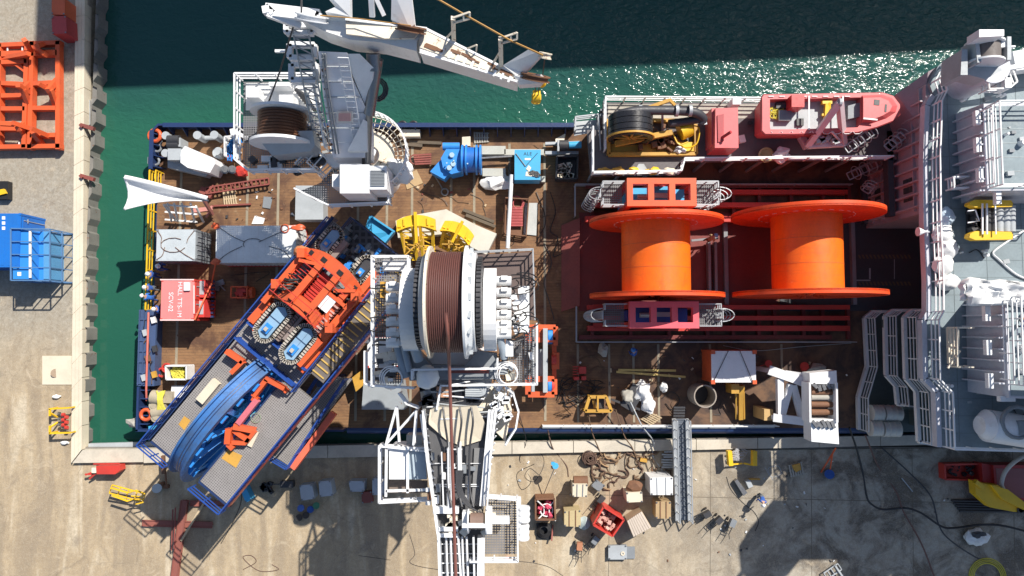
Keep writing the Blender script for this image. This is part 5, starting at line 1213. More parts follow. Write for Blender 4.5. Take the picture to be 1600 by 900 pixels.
# lower side gangway
lr = thing('side_gangway', 'narrow grey gangway with blue rails and one orange beam beside the big ramp', 'gangway', W(480, 660, 2))
zg = 4.0
def gp(m, px, z0, z1): return m.ppoly(px, z0, z1)
m = gp(MB(), [(422, 709), (452, 728), (550, 592), (508, 586)], zg-.2, zg); m.build('gangway_deck', RAMPG, lr)
m = MB(); pb(m, (458, 731, zg), (522, 645, zg-.2), .4, .6); m.build('orange_beam', paint('orange_pink_girder', (1, 1, 1)), lr)
m = MB().prail([(500, 590), (424, 710), (455, 728), (543, 592)], zg, r=.04, sp=1.2); m.build('gangway_rail', RAILB, lr)
m = MB()
for (x, y) in ((450, 705), (500, 640), (535, 598)): p = W(x, y, zg-.2); m.cyl((p.x, p.y, QZ if y > 700 else 0), (p.x, p.y, zg-.2), .12, 8)
m.build('support_leg', NAVY, lr)
m = MB().ppoly([(550, 590), (563, 580), (570, 600), (556, 612)], 0.5, 1.4); solo(m, 'yellow_chest', YELLO2, 'worn yellow chest beside the top of the side gangway', 'chest')
# ================================================================ ON THE DECK
def container(name, label, roof, z, mroof, mside, sling=None, cat='container', mdoor=None, z0=0.03, group=None):
    x0, y0, x1, y1 = roof; a, b = W(x0, y1, z), W(x1, y0, z)
    t = thing(name, label, cat, ((a.x+b.x)/2, (a.y+b.y)/2, z0), group)
    m = MB(); m.b2(a.x+.06, b.x-.06, a.y+.06, b.y-.06, z0, z-.12)
    for s in range(int((b.x-a.x)/.28)):
        x = a.x+.12+s*.28; m.b2(x, x+.12, a.y, a.y+.06, z0+.12, z-.14); m.b2(x, x+.12, b.y-.06, b.y, z0+.12, z-.14)
    m.build('wall', mside, t)
    m = MB(); m.b2(a.x+.02, b.x-.02, a.y+.02, b.y-.02, z-.12, z-.02)
    for s in range(int((b.x-a.x)/.5)): x = a.x+.25+s*.5; m.b2(x, x+.22, a.y+.15, b.y-.15, z-.02, z-.008)
    m.build('roof', mroof, t)
    m = MB()
    for x in (a.x, b.x-.16):
        for y in (a.y, b.y-.16): m.b2(x, x+.16, y, y+.16, z-.18, z+.01); m.b2(x+.01, x+.15, y+.01, y+.15, z0, z-.18)
    for y in (a.y+.01, b.y-.11): m.b2(a.x+.16, b.x-.16, y, y+.1, z0, z0+.14)
    m.build('corner_post', mside, t)
    m = MB()
    ym = (a.y+b.y)/2
    m.b2(b.x-.05, b.x+.03, a.y+.2, ym-.03, z0+.15, z-.2); m.b2(b.x-.05, b.x+.03, ym+.03, b.y-.2, z0+.15, z-.2)
    d = m.build('door', mdoor or mside, t); m = MB()
    for y in (a.y+.5, ym-.3, ym+.3, b.y-.5): m.beam((b.x+.06, y, z0+.2), (b.x+.06, y, z-.25), .05); m.box((b.x+.08, y, 1.2), (.06, .3, .06))
    m.build('door_bar', GALV, d)
    if sling:
        m = MB(); c = Vector(((a.x+b.x)/2, ym, z+.03))
        for sx in (-1, 1):
            for sy in (-1, 1):
                p = V3((c.x+sx*(b.x-a.x)/2*.93, c.y+sy*(b.y-a.y)/2*.9, z+.03)); q_ = c+V3((sx*.5+random.uniform(-.6, .6), sy*.15, 0))
                m.tube(smoothpath([p, p.lerp(q_, .5)+V3((random.uniform(-.2, .2), random.uniform(-.2, .2), 0)), q_], 6), .022, 5)
        rx_, ry_, ph_ = random.uniform(.2, .9), random.uniform(.25, .6), random.uniform(0, 6); ox_ = random.uniform(-.6, .6)*(b.x-a.x)*.3
        m.tube([c+V3((ox_+cos(ph_+k*.5)*rx_, sin(ph_+k*.5)*ry_, 0)) for k in range(random.randint(6, 13))], .022, 5)
        m.build('lifting_sling', sling, t)
    return t, a, b
container('grey_container', 'plain grey container with double doors, west of the white container', (243, 358, 306, 408), 2.6, paint('grey_container_roof', (.52, .57, .60), .5, .3, .08), MGREY, RUSTY)
t, a, b = container('white_container', 'long white container with scuffed roof, red base and orange corner slings', (336, 352, 463, 411), 2.6, paint('pale_container_roof', (.86, .88, .88), .5, .3, .3, rustcol=(.4,.4,.4)), WHITE, DARKM)
MB().b2(a.x-.03, b.x+.03, a.y-.04, b.y+.04, .02, .3).build('base_rail', RED, t)
MB().blob(W(337, 353, 2.7), (.3, .22, .1), 3, .3, 2).blob(W(338, 409, 2.7), (.32, .2, .1), 7, .3, 2).blob(W(464, 356, 2.5), (.6, .25, .15), 9, .3, 2).tube(circ(W(445, 357, 2.66), .28, 12), .04).build('sling_shackle', ORANGE, t, True)
t, a, b = container('red_container', 'faded red control container with white lettering, windows and a white hatch on its roof', (250, 436, 304, 501), 2.6, PINKR, RED)
cx = a.x+(b.x-a.x)*.57
text_mesh('HALL TTS-1M', .42, WHITE2, 'roof_lettering', t, (cx, (a.y+b.y)/2+.02, 2.606), -pi/2)
text_mesh('SCV-02', .44, WHITE2, 'roof_lettering', t, (cx-.62, (a.y+b.y)/2-.15, 2.606), -pi/2)
MB().ppoly([(287, 441), (296, 441), (296, 454), (287, 454)], 2.6, 2.75).build('roof_hatch', WHITE2, t)
MB().ppoly([(302, 446), (304, 446), (304, 490), (302, 490)], 2.6, 2.64).ppoly([(250, 436), (303, 436), (303, 438), (250, 438)], 2.6, 2.62).ppoly([(250, 499), (303, 499), (303, 501), (250, 501)], 2.6, 2.62).build('roof_trim', paint('pink_white_trim', (.85, .6, .58), .5, .2), t)
m = MB(); ym = (a.y+b.y)/2
for y0 in (a.y+.35, ym+.3): m.b2(b.x+.03, b.x+.42, y0-.1, y0+1.15, .1, 1.9)
m.build('equipment_cupboard', paint('bright_red_cupboard', (.75, .06, .05), .4, .3), t)
m = MB()
for y0 in (a.y+.45, ym+.4): m.b2(b.x+.05, b.x+.36, y0, y0+.95, 1.9, 1.93)
m.build('window', LGREY, t)
m = MB()
for k in range(10): m.box((b.x+.55, a.y+.3+k*.28, .9), (.18, .14, .2))
m.build('connector', NAVY, t)
solo(MB().tube([W(304, 500, 2.8), W(331, 442, 1.5), W(337, 411, 2.7)], .06, 6), 'orange_strap', ORANGE, 'orange lifting strap running from the red container to the long white container', 'strap')
# small orange framed pump
t = thing('pump_skid', 'small red framed pump skid with a round orange end, right of the red container', 'pump', W(376, 457, 0))
p, q_ = W(361, 465, 1.1), W(386, 448, 1.1)
m = MB()
for z in (.1, 1.1):
    for y in (p.y, q_.y): m.beam((p.x, y, z), (q_.x, y, z), .09)
    for x in (p.x, q_.x): m.beam((x, p.y, z), (x, q_.y, z), .09)
for x in (p.x, q_.x):
    for y in (p.y, q_.y): m.beam((x, y, .1), (x, y, 1.1), .09)
m.build('frame', ORANGE, t)
m = MB()
for k in range(14): m.box((random.uniform(p.x+.2, q_.x-.2), random.uniform(p.y+.2, q_.y-.2), .5), (.3, .25, random.uniform(.3, .9)), random.random())
m.build('pump_body', RED, t); m = MB().cyl((q_.x+.05, (p.y+q_.y)/2, .6), (q_.x+.3, (p.y+q_.y)/2, .6), .4, 18); m.build('end_cap', ORANGE, t, True)
t = thing('folded_stand', 'folded grey and orange steel stand lying beside the red container', 'stand', W(345, 446, 0))
MB().beam(W(333, 446, .3), W(350, 440, .3), .4, .1).beam(W(338, 440, .35), W(352, 454, .35), .07).beam(W(335, 450, .2), W(343, 452, .2), .3, .2).build('stand_frame', STEEL, t)
# deck winch housing with white cover
t = thing('anchor_windlass', 'grey deck winch with a big angular white housing in the north-west stern corner', 'winch', W(305, 245, 0))
m = MB().ppoly([(282, 244), (283, 235), (289, 228), (334, 247), (336, 256), (328, 270), (293, 262), (282, 254)], .1, 1.9); m.build('winch_housing', WHITE2, t)
m = MB().ppoly([(262, 215), (282, 215), (282, 229), (262, 229)], .1, 1.3).ppoly([(262, 232), (283, 232), (283, 250), (262, 250)], .1, 1.5).ppoly([(262, 249), (328, 268), (322, 276), (262, 262)], .1, .8); m.build('winch_frame', LGREY, t)
m = MB(); m.cyl(W(263, 219, 1.2), W(281, 219, 1.2), .35, 16).cyl(W(263, 226, 1.1), W(281, 226, 1.1), .35, 16); m.build('warping_drum', DARKM, t, True)
m = MB()
for k in range(10): m.tube(circ(W(333+random.uniform(-6, 6), 262+random.uniform(-5, 5), .9), random.uniform(.15, .35), 10, random.choice('xyz')), .06)
m.build('brake_gear', paint('grease_brown', (.24, .20, .14), .5, .5, .4), t, True)
for i, (x, y) in enumerate(((351, 265), (363, 265))): solo(MB().cyl(W(x, y, .1), W(x, y, .9), .3, 16).cyl(W(x, y, .9), W(x, y, 1.0), .2, 16), 'steel_drum', STEEL, ('shiny steel drum nearest the deck winch', 'shiny steel drum below the crane winch platform corner')[i], 'drum', 'two steel drums by the deck winch', True)
m = MB()
for k in range(22): c = W(random.uniform(362, 374), random.uniform(222, 247), .5); m.tube([c+V3((cos(a)*.35, sin(a)*.5, .2*sin(a*2))) for a in [random.uniform(0, 1)+i*.6 for i in range(7)]], .05, 5)
t = thing('rope_basket', 'white basket heaped with bright blue rope beside the crane winch platform', 'basket', W(368, 235, 0)); m.build('blue_rope', TURQ, t, True)
MB().prail([(359, 248), (359, 219), (377, 217), (377, 250)], 0.1, h=.9, r=.05, sp=.5).build('basket_frame', WHITE, t)
t = thing('white_crane_arm', 'small white davit arm with hoses beside the blue rope basket', 'davit', W(365, 208, 0))
MB().beam(W(364, 202, 1.8), W(366, 212, 1.8), .35).beam(W(368, 206, 1.8), W(388, 217, 1.8), .25).beam(W(366, 208, 1.8), W(366, 215, .1), .3).build('davit_arm', WHITE2, t)
solo(MB().tube(circ(W(242, 212, .8), .42, 16), .14, 8), 'life_ring', ORANGE, 'orange life ring hung in the north-west stern corner', 'life ring', None, True)
solo(MB().tube(circ(W(228, 648, .8), .36, 16), .13, 8), 'life_ring', ORANGE, 'orange life ring hung in the south-west stern corner', 'life ring', None, True)
m = MB().blob(W(377, 268, .6), (.5, .45, .4), 4, .3, 2).blob(W(360, 246, .3), (.35, .3, .3), 8, .3, 2); solo(m, 'red_bundle', RED, 'red bundle of gear below the corner of the crane winch platform', 'bundle')
# white stern chute
t = thing('stern_chute', 'white curved chute overhanging the stern on a white frame', 'chute', W(265, 315, 0))
m = MB(); N = 14; vs = []; fs = []
for i in range(N+1):
    s = i/N
    up_ = (195+(324-195)*s, 277+(310-277)*s**1.1+0, 4.9-1.7*s); lo_ = (195+(316-195)*s, 327+(314-327)*s - 6*sin(pi*s), 4.9-1.7*s)
    a, b = W(*up_), W(*lo_)
    if i == 0: a0_, b0_ = a, b
    for k in range(6):
        f = k/5; p = a.lerp(b, f); p.z -= .55*sin(pi*f); vs.append(p)
    vs.append(b+V3((0, 0, .02))); 
for i in range(N):
    for k in range(5): o_ = i*7+k; fs.append((o_, o_+1, o_+8, o_+7))
m.add(vs, fs); m.tube([vs[i*7] for i in range(N+1)], .16, 8).tube([vs[i*7+5] for i in range(N+1)], .05, 6); m.tube([vs[k] for k in range(6)], .09, 8)
m.build('chute_plate', WHITE2, t)
m = MB(); 
for x in (262, 272, 284, 298): m.beam(W(x, 318, 3.2), W(x+6, 346, .3), .12)
for y, z in ((322, 3), (333, 1.6), (345, .4)): m.beam(W(258, y-2, z), W(308, y+2, z), .12)
m.beam(W(256, 320, 3.2), W(275, 345, .3), .14).beam(W(306, 322, 2), W(318, 347, .3), .12); m.build('support_frame', WHITE, t)
MB().beam(W(318, 312, 2.5), W(332, 335, .4), .2).beam(W(300, 330, 1), W(332, 326, .6), .3).beam(W(322, 340, .6), W(332, 322, .6), .15).build('hinge_arm', paint('pale_red_hinge', (.5, .2, .17), .5, .5, .2), t)
# truss ladder, pallets, plates
t = thing('truss_gangway', 'dark rust-red lattice ladder lying across the deck beside the chute', 'ladder', W(370, 292, 0))
MB().ladder(W(322, 298, .5), W(420, 283, .5), .45, .3, .05).ladder(W(322, 298, .15), W(420, 283, .15), .45, .6, .04).beam(W(314, 296, .3), W(332, 306, .3), .5, .3).build('lattice_frame', MAROON2, t)
solo(MB().beam(W(330, 322, .15), W(392, 319, .15), .12).beam(W(322, 303, .5), W(334, 290, .5), .15), 'red_bar', MAROON2, 'thin dark red bar lying south of the lattice ladder', 'steel bar')
def pallet(px, label, mt=WOODL, z=.15, grp=None, n=6):
    P = [W(x, y, z) for x, y in px]; m = MB()
    for k in range(n):
        f0, f1 = k/n, (k+.62)/n; q_ = [P[0].lerp(P[1], f0), P[0].lerp(P[1], f1), P[3].lerp(P[2], f1), P[3].lerp(P[2], f0)]; m.prism(q_, z-.03, z)
    for f in (.05, .5, .92):
        q_ = [P[0].lerp(P[3], f-.03), P[1].lerp(P[2], f-.03), P[1].lerp(P[2], f+.05), P[0].lerp(P[3], f+.05)]; m.prism(q_, z-.14, z-.034)
    return solo(m, 'pallet', mt, label, 'pallet', grp)
pallet([(348, 300), (368, 297), (372, 320), (350, 322)], 'pale wooden pallet lying below the lattice ladder')
pallet([(740, 206), (764, 207), (764, 222), (741, 224)], 'grey-brown pallet lying by the north bulwark above the blue winch', CONC)
pallet([(1001, 655), (1017, 643), (1036, 652), (1018, 665)], 'pale wooden pallet beside the gangway at the south rail')
pallet([(1232, 727), (1254, 721), (1258, 741), (1236, 746)], 'weathered pallet lying on the quay with a yellow part on it', CONC, QZ+.16)
def plate(px, z, mt, name, label, cat='plate', th=.05, z0=None): return solo(MB().ppoly(px, (z-th) if z0 is None else z0, z), name, mt, label, cat)
plate([(462, 290), (505, 290), (505, 343), (461, 343)], 1.3, LGREY, 'grey_cabinet', 'flat-topped grey cabinet below the crane cab platform', 'cabinet', z0=.03)
plate([(412, 307), (426, 308), (422, 326), (410, 324)], .1, MGREY, 'steel_plate', 'small dark grey plate on the deck right of the pallet')
plate([(398, 337), (414, 341), (411, 350), (393, 350)], .1, TARP, 'white_board', 'small white board above the long white container', 'board')
plate([(630, 276), (651, 265), (661, 286), (636, 296)], .08, TAN, 'plywood_sheet', 'square plywood sheet beside the white bag')
plate([(722, 214), (735, 213), (735, 228), (722, 228)], .5, CREAM, 'cream_box', 'small cream box above the blue winch', 'box', z0=.02)
plate([(820, 317), (840, 317), (838, 368), (818, 366)], .12, paint('pale_grey_sheet', (.50, .52, .50), .7, .4, .2), 'grey_sheet', 'long pale grey sheet next to the basket of red hoses')
plate([(868, 217), (884, 208), (880, 226), (868, 228)], .3, WHITER, 'fairlead_plate', 'beige triangular plate by the small blue winch')
plate([(568, 597), (625, 597), (632, 640), (565, 640)], 2.4, paint('grey_spotted_roof', (.33, .36, .38), .5, .3, .5), 'grey_tank', 'flat grey tank partly under the west side of the cable crane', 'tank', z0=.03)
t, a, b = container('white_container', 'small white container with red trim, half under the cable crane', (573, 527, 622, 575), 2.6, WHITE2, RED)
m = MB()
for k in range(5): m.beam(W(646+k*.6, 243+k*3.4, .3+.05*(k % 2)), W(674, 241+k*3.6, .3), .12)
m.tube(circ(W(648, 249, .3), .35, 10), .05); solo(m, 'red_steel_frames', MAROON2, 'stack of rust-red pipe frames left of the blue winch', 'pipe frames')
m = MB()
for (x0, y0, x1, y1) in ((625, 225, 660, 228), (640, 222, 690, 224), (724, 328, 772, 347), (728, 336, 774, 354)): solo(MB().beam(W(x0, y0, .15), W(x1, y1, .15), .22, .2), 'timber_baulk', paint('dark_timber', (.13, .10, .07), .8, .5), {625: 'dark timber baulk lying just north of the rust-red frames', 640: 'thin dark timber nearest the north bulwark', 724: 'upper dark timber beside the cream slab', 728: 'lower dark timber beside the cream slab'}[x0], 'timber', 'loose timbers')
# blue winch
t = thing('mooring_winch', 'bright blue winch with toothed gear casing on pale grey beams', 'winch', W(715, 255, 0))
m = MB().ppoly([(672, 268), (688, 250), (712, 259), (694, 280)], .5, 1.6).ppoly([(689, 247), (697, 233), (722, 233), (722, 268), (705, 272), (692, 262)], .4, 1.9).cyl(W(692, 229, 1.7), W(718, 229, 1.7), .28, 16); m.cyl((W(703, 262, 1).x, W(703, 262, 1).y, .6), (W(703, 262, 1).x, W(703, 262, 1).y, 1.55), .62, 24)
m.build('gear_casing', BLUE, t, True)
m = MB(); a, b = W(724, 250, 1.4), W(751, 250, 1.4); m.cyl(a, b, .9, 28)
dr_ = m.build('winch_drum', paint('deep_bright_blue', (.02, .16, .55), .4, .4, .15), t, True)
m = MB(); n_ = V3((1, 0, 0))
for x in (723, 729, 745, 751): m.cyl(W(x, 250, 1.4)-n_*.06, W(x, 250, 1.4)+n_*.06, 1.08, 28)
m.build('drum_flange', BLUE, dr_, True)
m = MB()
for k in range(10): m.box(W(random.uniform(696, 746), random.uniform(238, 262), 2.2), (.09, .09, .1), random.random())
for (x, y) in ((706, 242), (708, 256), (702, 262)): m.cyl(W(x, y, 1.9), W(x, y, 2.1), .18, 12)
m.build('bolt_cap', paint('pale_blue_fitting', (.45, .62, .72), .4, .3), t, True)
solo(MB().tube(smoothpath([W(680, 276, .6), W(688, 289, .15), W(692, 297, .1)], 5), .05).tube(circ(W(695, 300, .12), .25, 10), .06), 'wire_socket', STEEL, 'wire rope end with an open socket hanging off the blue winch', 'wire rope', None, True)
for i, (px, lb) in enumerate((([(752, 228), (790, 228), (790, 241), (752, 241)], 'pale grey beam behind the blue winch, nearest the bulwark'), ([(754, 263), (790, 263), (790, 275), (754, 275)], 'pale grey beam south of the first, behind the blue winch'), ([(788, 233), (850, 233), (850, 242), (788, 242)], 'pale grey beam under the north edge of the blue equipment box'), ([(788, 275), (852, 275), (852, 284), (788, 284)], 'pale grey beam under the south edge of the blue equipment box'))):
    solo(MB().ppoly(px, .03, .55), 'steel_beam', paint('pale_beam', (.50, .50, .44), .6, .35, .15), lb, 'beam', 'pale grey grillage beams')
solo(MB().beam(W(752, 247, .7), W(800, 244, .7), .12), 'pull_rod', STEEL, 'thin steel rod between the blue winch and the blue box', 'rod')
t = thing('equipment_box', 'light blue equipment box with black letters and chains on its lid', 'box', W(824, 257, 0))
MB().ppoly([(804, 234), (845, 234), (844, 281), (804, 281)], .56, 1.9).build('box_body', BLUEL, t)
MB().ppoly([(803, 281), (845, 281), (845, 283), (803, 283)], .5, 1.2).build('base_frame', NAVY, t)
text_mesh('ALE', .34, BLACK, 'lettering', t, W(824.5, 240.5, 1.905), 0, font_sp=1.1)
MB().ppoly([(820, 247), (829, 247), (829, 250), (820, 250)], 1.9, 1.915).build('data_plate', TARP, t)
m = MB().tube([W(806, 240, 1.93), W(821, 260, 1.93)], .035).tube([W(821, 260, 1.93), W(840, 239, 1.93)], .02)
for k in range(10): m.tube(circ(W(830+k*1.3+random.uniform(-1, 1), 271+random.uniform(-3, 4), 1.95), .12, 8), .03)
m.build('chain', DARKM, t)
m = MB(); m.ppoly([(822, 268), (830, 268), (838, 276), (821, 275)], 1.9, 1.92).ppoly([(822, 264), (826, 258), (830, 262), (827, 268)], 1.9, 1.94); m.build('label_patch', WHITER, t)
t = thing('capstan_winch', 'small winch with dark drum and blue motor beside the north platform', 'winch', W(885, 226, 0))
MB().cyl(W(874, 227, 1), W(888, 227, 1), .38, 18).build('winch_drum', DARKM, t, True); MB().cyl(W(889, 227, 1), W(908, 226, 1), .25, 14).build('motor', BLUEL, t, True)
MB().ppoly([(852, 222), (906, 220), (906, 224), (852, 226)], .3, .7).ppoly([(852, 236), (904, 236), (904, 241), (852, 241)], .3, .7).ppoly([(871, 218), (874, 218), (874, 236), (871, 236)], .7, 1.3).build('winch_frame', GALV, t)
t = thing('scrap_skip', 'dark open skip of pale scrap beside the small winch', 'skip', W(885, 262, 0))
m = MB(); pts = [(870, 246), (902, 246), (901, 281), (869, 281)]
for a, b in zip(pts, pts[1:]+pts[:1]): m.beam(W(*a, .5), W(*b, .5), .12, .9)
m.ppoly(pts, .04, .15); m.build('skip_body', DARKM, t); m = MB()
for k in range(40): m.box(W(random.uniform(873, 894), random.uniform(255, 276), .5), (random.uniform(.1, .35), random.uniform(.1, .3), .15), random.random()*3)
m.build('scrap', WHITER, t)
solo(MB().blob(W(778, 285, .3), (1.05, .55, .35), 21, .25), 'white_bag', TARP, 'white bag slumped under the corner of the blue equipment box', 'bag')
t = thing('hose_basket', 'wire basket holding rolled red hoses beside the white pole', 'basket', W(804, 338, 0))
m = MB().prail([(787, 366), (789, 311), (826, 313), (822, 370)], .05, h=.5, r=.04, sp=.8, closed=True).ppoly([(788, 311), (826, 313), (822, 370), (787, 366)], .04, .08); m.build('basket_frame', RUSTY, t)
m = MB()
for k in range(13): m.tube([W(795, 324+k*2.4, .35), W(817, 324+k*2.4, .35)], .055, 6)
m.tube(circ(W(806, 317, .3), .5, 14), .05).tube(circ(W(810, 318, .35), .4, 14), .05); m.build('red_hose', paint('faded_red_hose', (.50, .10, .10), .6, .3), t, True)
solo(MB().cyl(W(799.5, 273, 1.6), W(793, 388, 1.2), .15, 12), 'white_pole', WHITE2, 'long white pole leaning from the blue equipment box past the hose basket', 'pole', None, True)
# yellow structure and slab
t = thing('cream_slab', 'long angular cream slab lying under the yellow arched frames', 'slab', W(700, 360, 0))
MB().ppoly([(618, 345), (630, 339), (697, 327), (745, 352), (776, 365), (760, 398), (735, 385), (700, 365), (622, 372)], .04, 1.0).build('slab_body', paint('warm_cream', (.62, .60, .52), .6, .3, .05), t)
t = thing('yellow_arch_frame', 'bright yellow arched steel frame, larger western one beside the drum', 'frame', W(655, 370, 0))
def yarch(t, cx, cy, ang, wd, ln, z):
    C = W(cx, cy, z); ux = V3((cos(ang), sin(ang), 0)); vy = V3((-sin(ang), cos(ang), 0)); m = MB(); n = 10; top = []
    for i in range(n+1):
        s = -1+2*i/n; top.append(C+ux*s*wd/2+vy*(.35*(1-s*s)))
    up_ = [p+vy*.38 for p in top]; lo_ = [p-vy*.38 for p in top]; m.prism(up_+lo_[::-1], z-.3, z)
    for a, b in zip(lo_, lo_[1:]): m.beam(a-V3((0, 0, .3)), b-V3((0, 0, .3)), .08, .8)
    for k in (2, 5, 8): m.box(top[k]+V3((0, 0, .05)), (.12, .5, .1), ang)
    m.build('arch_plate', YELLOW, t)
    m = MB()
    for s in (-.85, -.2, .2, .85):
        a = C+ux*s*wd/2*1.0; b = a-vy*ln+ux*(-.25*s); m.beam(a, b-V3((0, 0, z*.6)), .2, .25)
    for k in range(5):
        f0, f1 = k/5, (k+1)/5
        for s0, s1 in ((-.85, -.2), (.2, .85)):
            a = C+ux*s0*wd/2-vy*ln*f0-V3((0, 0, z*.6*f0)); b = C+ux*s1*wd/2-vy*ln*f1-V3((0, 0, z*.6*f1)); m.beam(a, b, .09); m.beam(C+ux*s0*wd/2-vy*ln*f1-V3((0, 0, z*.6*f1)), b, .09)
    for f in (.35, .7, 1): m.beam(C-ux*wd*.42-vy*ln*f-V3((0, 0, z*.6*f)), C+ux*wd*.42-vy*ln*f-V3((0, 0, z*.6*f)), .14)
    m.beam(C+vy*.9+V3((0, 0, .2)), C-vy*ln*.55+V3((0, 0, -.1)), .18, .3); m.build('lattice_leg', YELLOW, t)
    m = MB()
    for k in range(6): m.beam(C+ux*random.uniform(-wd*.4, wd*.4)-vy*random.uniform(.6, ln), C+ux*random.uniform(-wd*.4, wd*.4)-vy*random.uniform(.6, ln), .08)
    m.build('brace_rod', YELLO2, t)
yarch(t, 650, 352, radians(2), 2.7, 2.2, 3.0)
t = thing('yellow_arch_frame', 'bright yellow arched steel frame, smaller eastern one above the drum', 'frame', W(710, 375, 0)); yarch(t, 714, 364, radians(-27), 2.3, 1.3, 2.6)
t = thing('blue_chute_piece', 'bright blue funnel-shaped chute piece at the upper end of the ramp', 'chute piece', W(578, 372, 0))
m = MB(); T_ = [W(580, 338, 5), W(616, 362, 4.4), W(582, 404, 4.4), W(560, 388, 4.6), W(570, 366, 4.9)]
m.solid([p for p in T_], [p-V3((0, 0, .5)) for p in T_]); 
for a, b in zip(T_, T_[1:]+T_[:1]): m.beam(a, b, .12, .6)
m.build('chute_body', BLUEL, t)
m = MB()
for k in range(4): m.beam(W(537+k*10, 376+k*8, 3.2), W(545+k*10, 370+k*8, 3.3), .5, .5)
m.beam(W(536, 378, 3), W(582, 408, 3), .4, .5); m.beam(W(575, 372, 3.9), W(596, 366, 3.7), .25, .1); m.build('roller_box', BLUE, t)
MB().ppoly([(576, 363), (590, 360), (593, 368), (580, 372)], 3.9, 4.02).build('opening_grille', NAVY, t)
# orange cart with blue wheels
t = thing('roller_cart', 'orange wheeled cart with blue wheels and a long grey beam, right of the cable crane', 'cart', W(848, 560, 0))
m = MB()
def orect(x0, y0, x1, y1, z, w_): 
    for a, b in (((x0, y0), (x1, y0)), ((x1, y0), (x1, y1)), ((x1, y1), (x0, y1)), ((x0, y1), (x0, y0))): m.beam(W(*a, z), W(*b, z), w_, .4)
orect(825, 511, 868, 531, 1.4, .35); orect(825, 592, 866, 616, 1.4, .4); m.beam(W(845, 510, 1.4), W(845, 530, 1.4), .3).beam(W(868, 510, 1.4), W(868, 540, 1.4), .3); m.ppoly([(864, 551), (874, 551), (874, 577), (863, 577)], .4, 1.5); m.beam(W(866, 530, 1), W(866, 600, 1), .3); m.build('cart_frame', ORANGE, t)
MB().beam(W(852, 513, 1.8), W(852, 613, 1.8), .32, .3).beam(W(833, 513, 1.5), W(833, 612, 1.5), .22, .2).beam(W(840, 545, .8), W(840, 590, .8), .9, .2).build('cart_beam', LGREY, t)
for y in (525, 602): MB().cyl(W(856, y, 1.1), W(863, y, 1.1), .58, 24).build('wheel', BLUE, t, True)
MB().cyl(W(862, 602, 1.1), W(867, 602, 1.1), .62, 24, .5).cyl(W(862, 562, 1.4), W(869, 562, 1.4), .35, 16).build('motor_cover', RED, t, True)
# hose reel machine (yellow) on the boat deck
z = BZ
t = thing('hose_reel_machine', 'worn yellow hose reel machine wound with thick black hose on the raised deck', 'hose reel', W(1020, 205, z))
m = MB(); 
for a, b in (((950, 187), (951, 242)), ((951, 242), (1087, 241)), ((1087, 241), (1086, 195)), ((950, 187), (1086, 190))): m.beam(W(*a, z+.25), W(*b, z+.25), .22, .4)
m.ppoly([(955, 225), (1083, 225), (1083, 240), (955, 240)], z+.02, z+.12); m.beam(W(961, 225, z+1), W(1050, 207, z+1.2), .35, .35).beam(W(965, 186, z+1.4), W(1045, 157, z+1.6), .22).beam(W(1045, 155, z+1.6), W(1058, 168, z+1.4), .18); m.build('machine_frame', YELLO2, t)
m = MB(); a, b = W(985, 183, z+1.7), W(985, 214, z+1.7); m.cyl(a, b, 1.25, 32); m.build('reel_core', BLACK, t, True)
m = MB(); d_ = (b-a).normalized()
for k in range(4): m.ring(a+d_*(.16+k*.38), (0, 1, 0), 1.45, 1.1, .34, 40)
hz_ = m.build('black_hose', paint('shiny_black_hose', (.022, .022, .026), .28, .2), t, True)
m = MB(); m.ring(b+d_*.05, (0, 1, 0), 1.55, 1.3, .12, 40); 
for i in range(8): a_ = pi*i/4; m.beam(b+d_*.05, b+d_*.05+V3((cos(a_)*1.4, 0, sin(a_)*1.4)), .1)
m.build('reel_flange', YELLO2, t, True)
m = MB(); m.tube(smoothpath([W(958, 184, z+1.8), W(975, 177, z+2.6), W(1000, 173, z+2.5), W(1050, 173, z+2.2), W(1085, 176, z+2), W(1098, 185, z+1.6), W(1095, 192, z+1.4)], 8), .3, 12).tube(smoothpath([W(1045, 193, z+1.5), W(1070, 190, z+1.5), W(1092, 186, z+1.6)], 6), .26, 12); m.build('hose_end', paint('wrapped_hose', (.05, .05, .06), .5, .4), t, True)
m = MB()
for x in (1000, 1057, 1078): m.ring(W(x, 173, z+2.3), (1, 0, 0), .38, .3, .2, 18)
m.beam(W(956, 188, z+1), W(956, 217, z+1), .2).beam(W(1035, 168, z+2), W(1035, 205, z+.5), .12); m.beam(W(1100, 180, z+1.5), W(1102, 195, z+1.5), .2); m.build('hose_clamp', GALV, t)
m = MB(); m.cyl(W(1062, 207, z+.8), W(1078, 200, z+.8), .55, 20); m.pbox(1062, 222, 1084, 236, z+.1, z+.5); m.build('yellow_tank', YELLOW, t, True)
m = MB()
for k in range(26): m.box(W(random.uniform(1000, 1062), random.uniform(195, 236), z+.4), (random.uniform(.15, .6), random.uniform(.1, .4), .5), random.random()*3)
m.build('small_machinery', RUSTY, t)
m = MB().tube(smoothpath([W(1075, 196, z+1), W(1092, 200, z+1), W(1088, 225, z+.9), W(1068, 230, z+.8), W(1055, 215, z+.7)], 6), .05).tube(smoothpath([W(1050, 205, z+1), W(1060, 225, z+1), W(1075, 222, z+1)], 6), .05); m.build('yellow_hose', YELLOW, t, True)
solo(MB().blob(W(1063, 235, z+.4), (.4, .25, .25), 3, .3, 2), 'white_bag', TARP, 'small white bag on the corner of the yellow hose reel machine', 'bag')
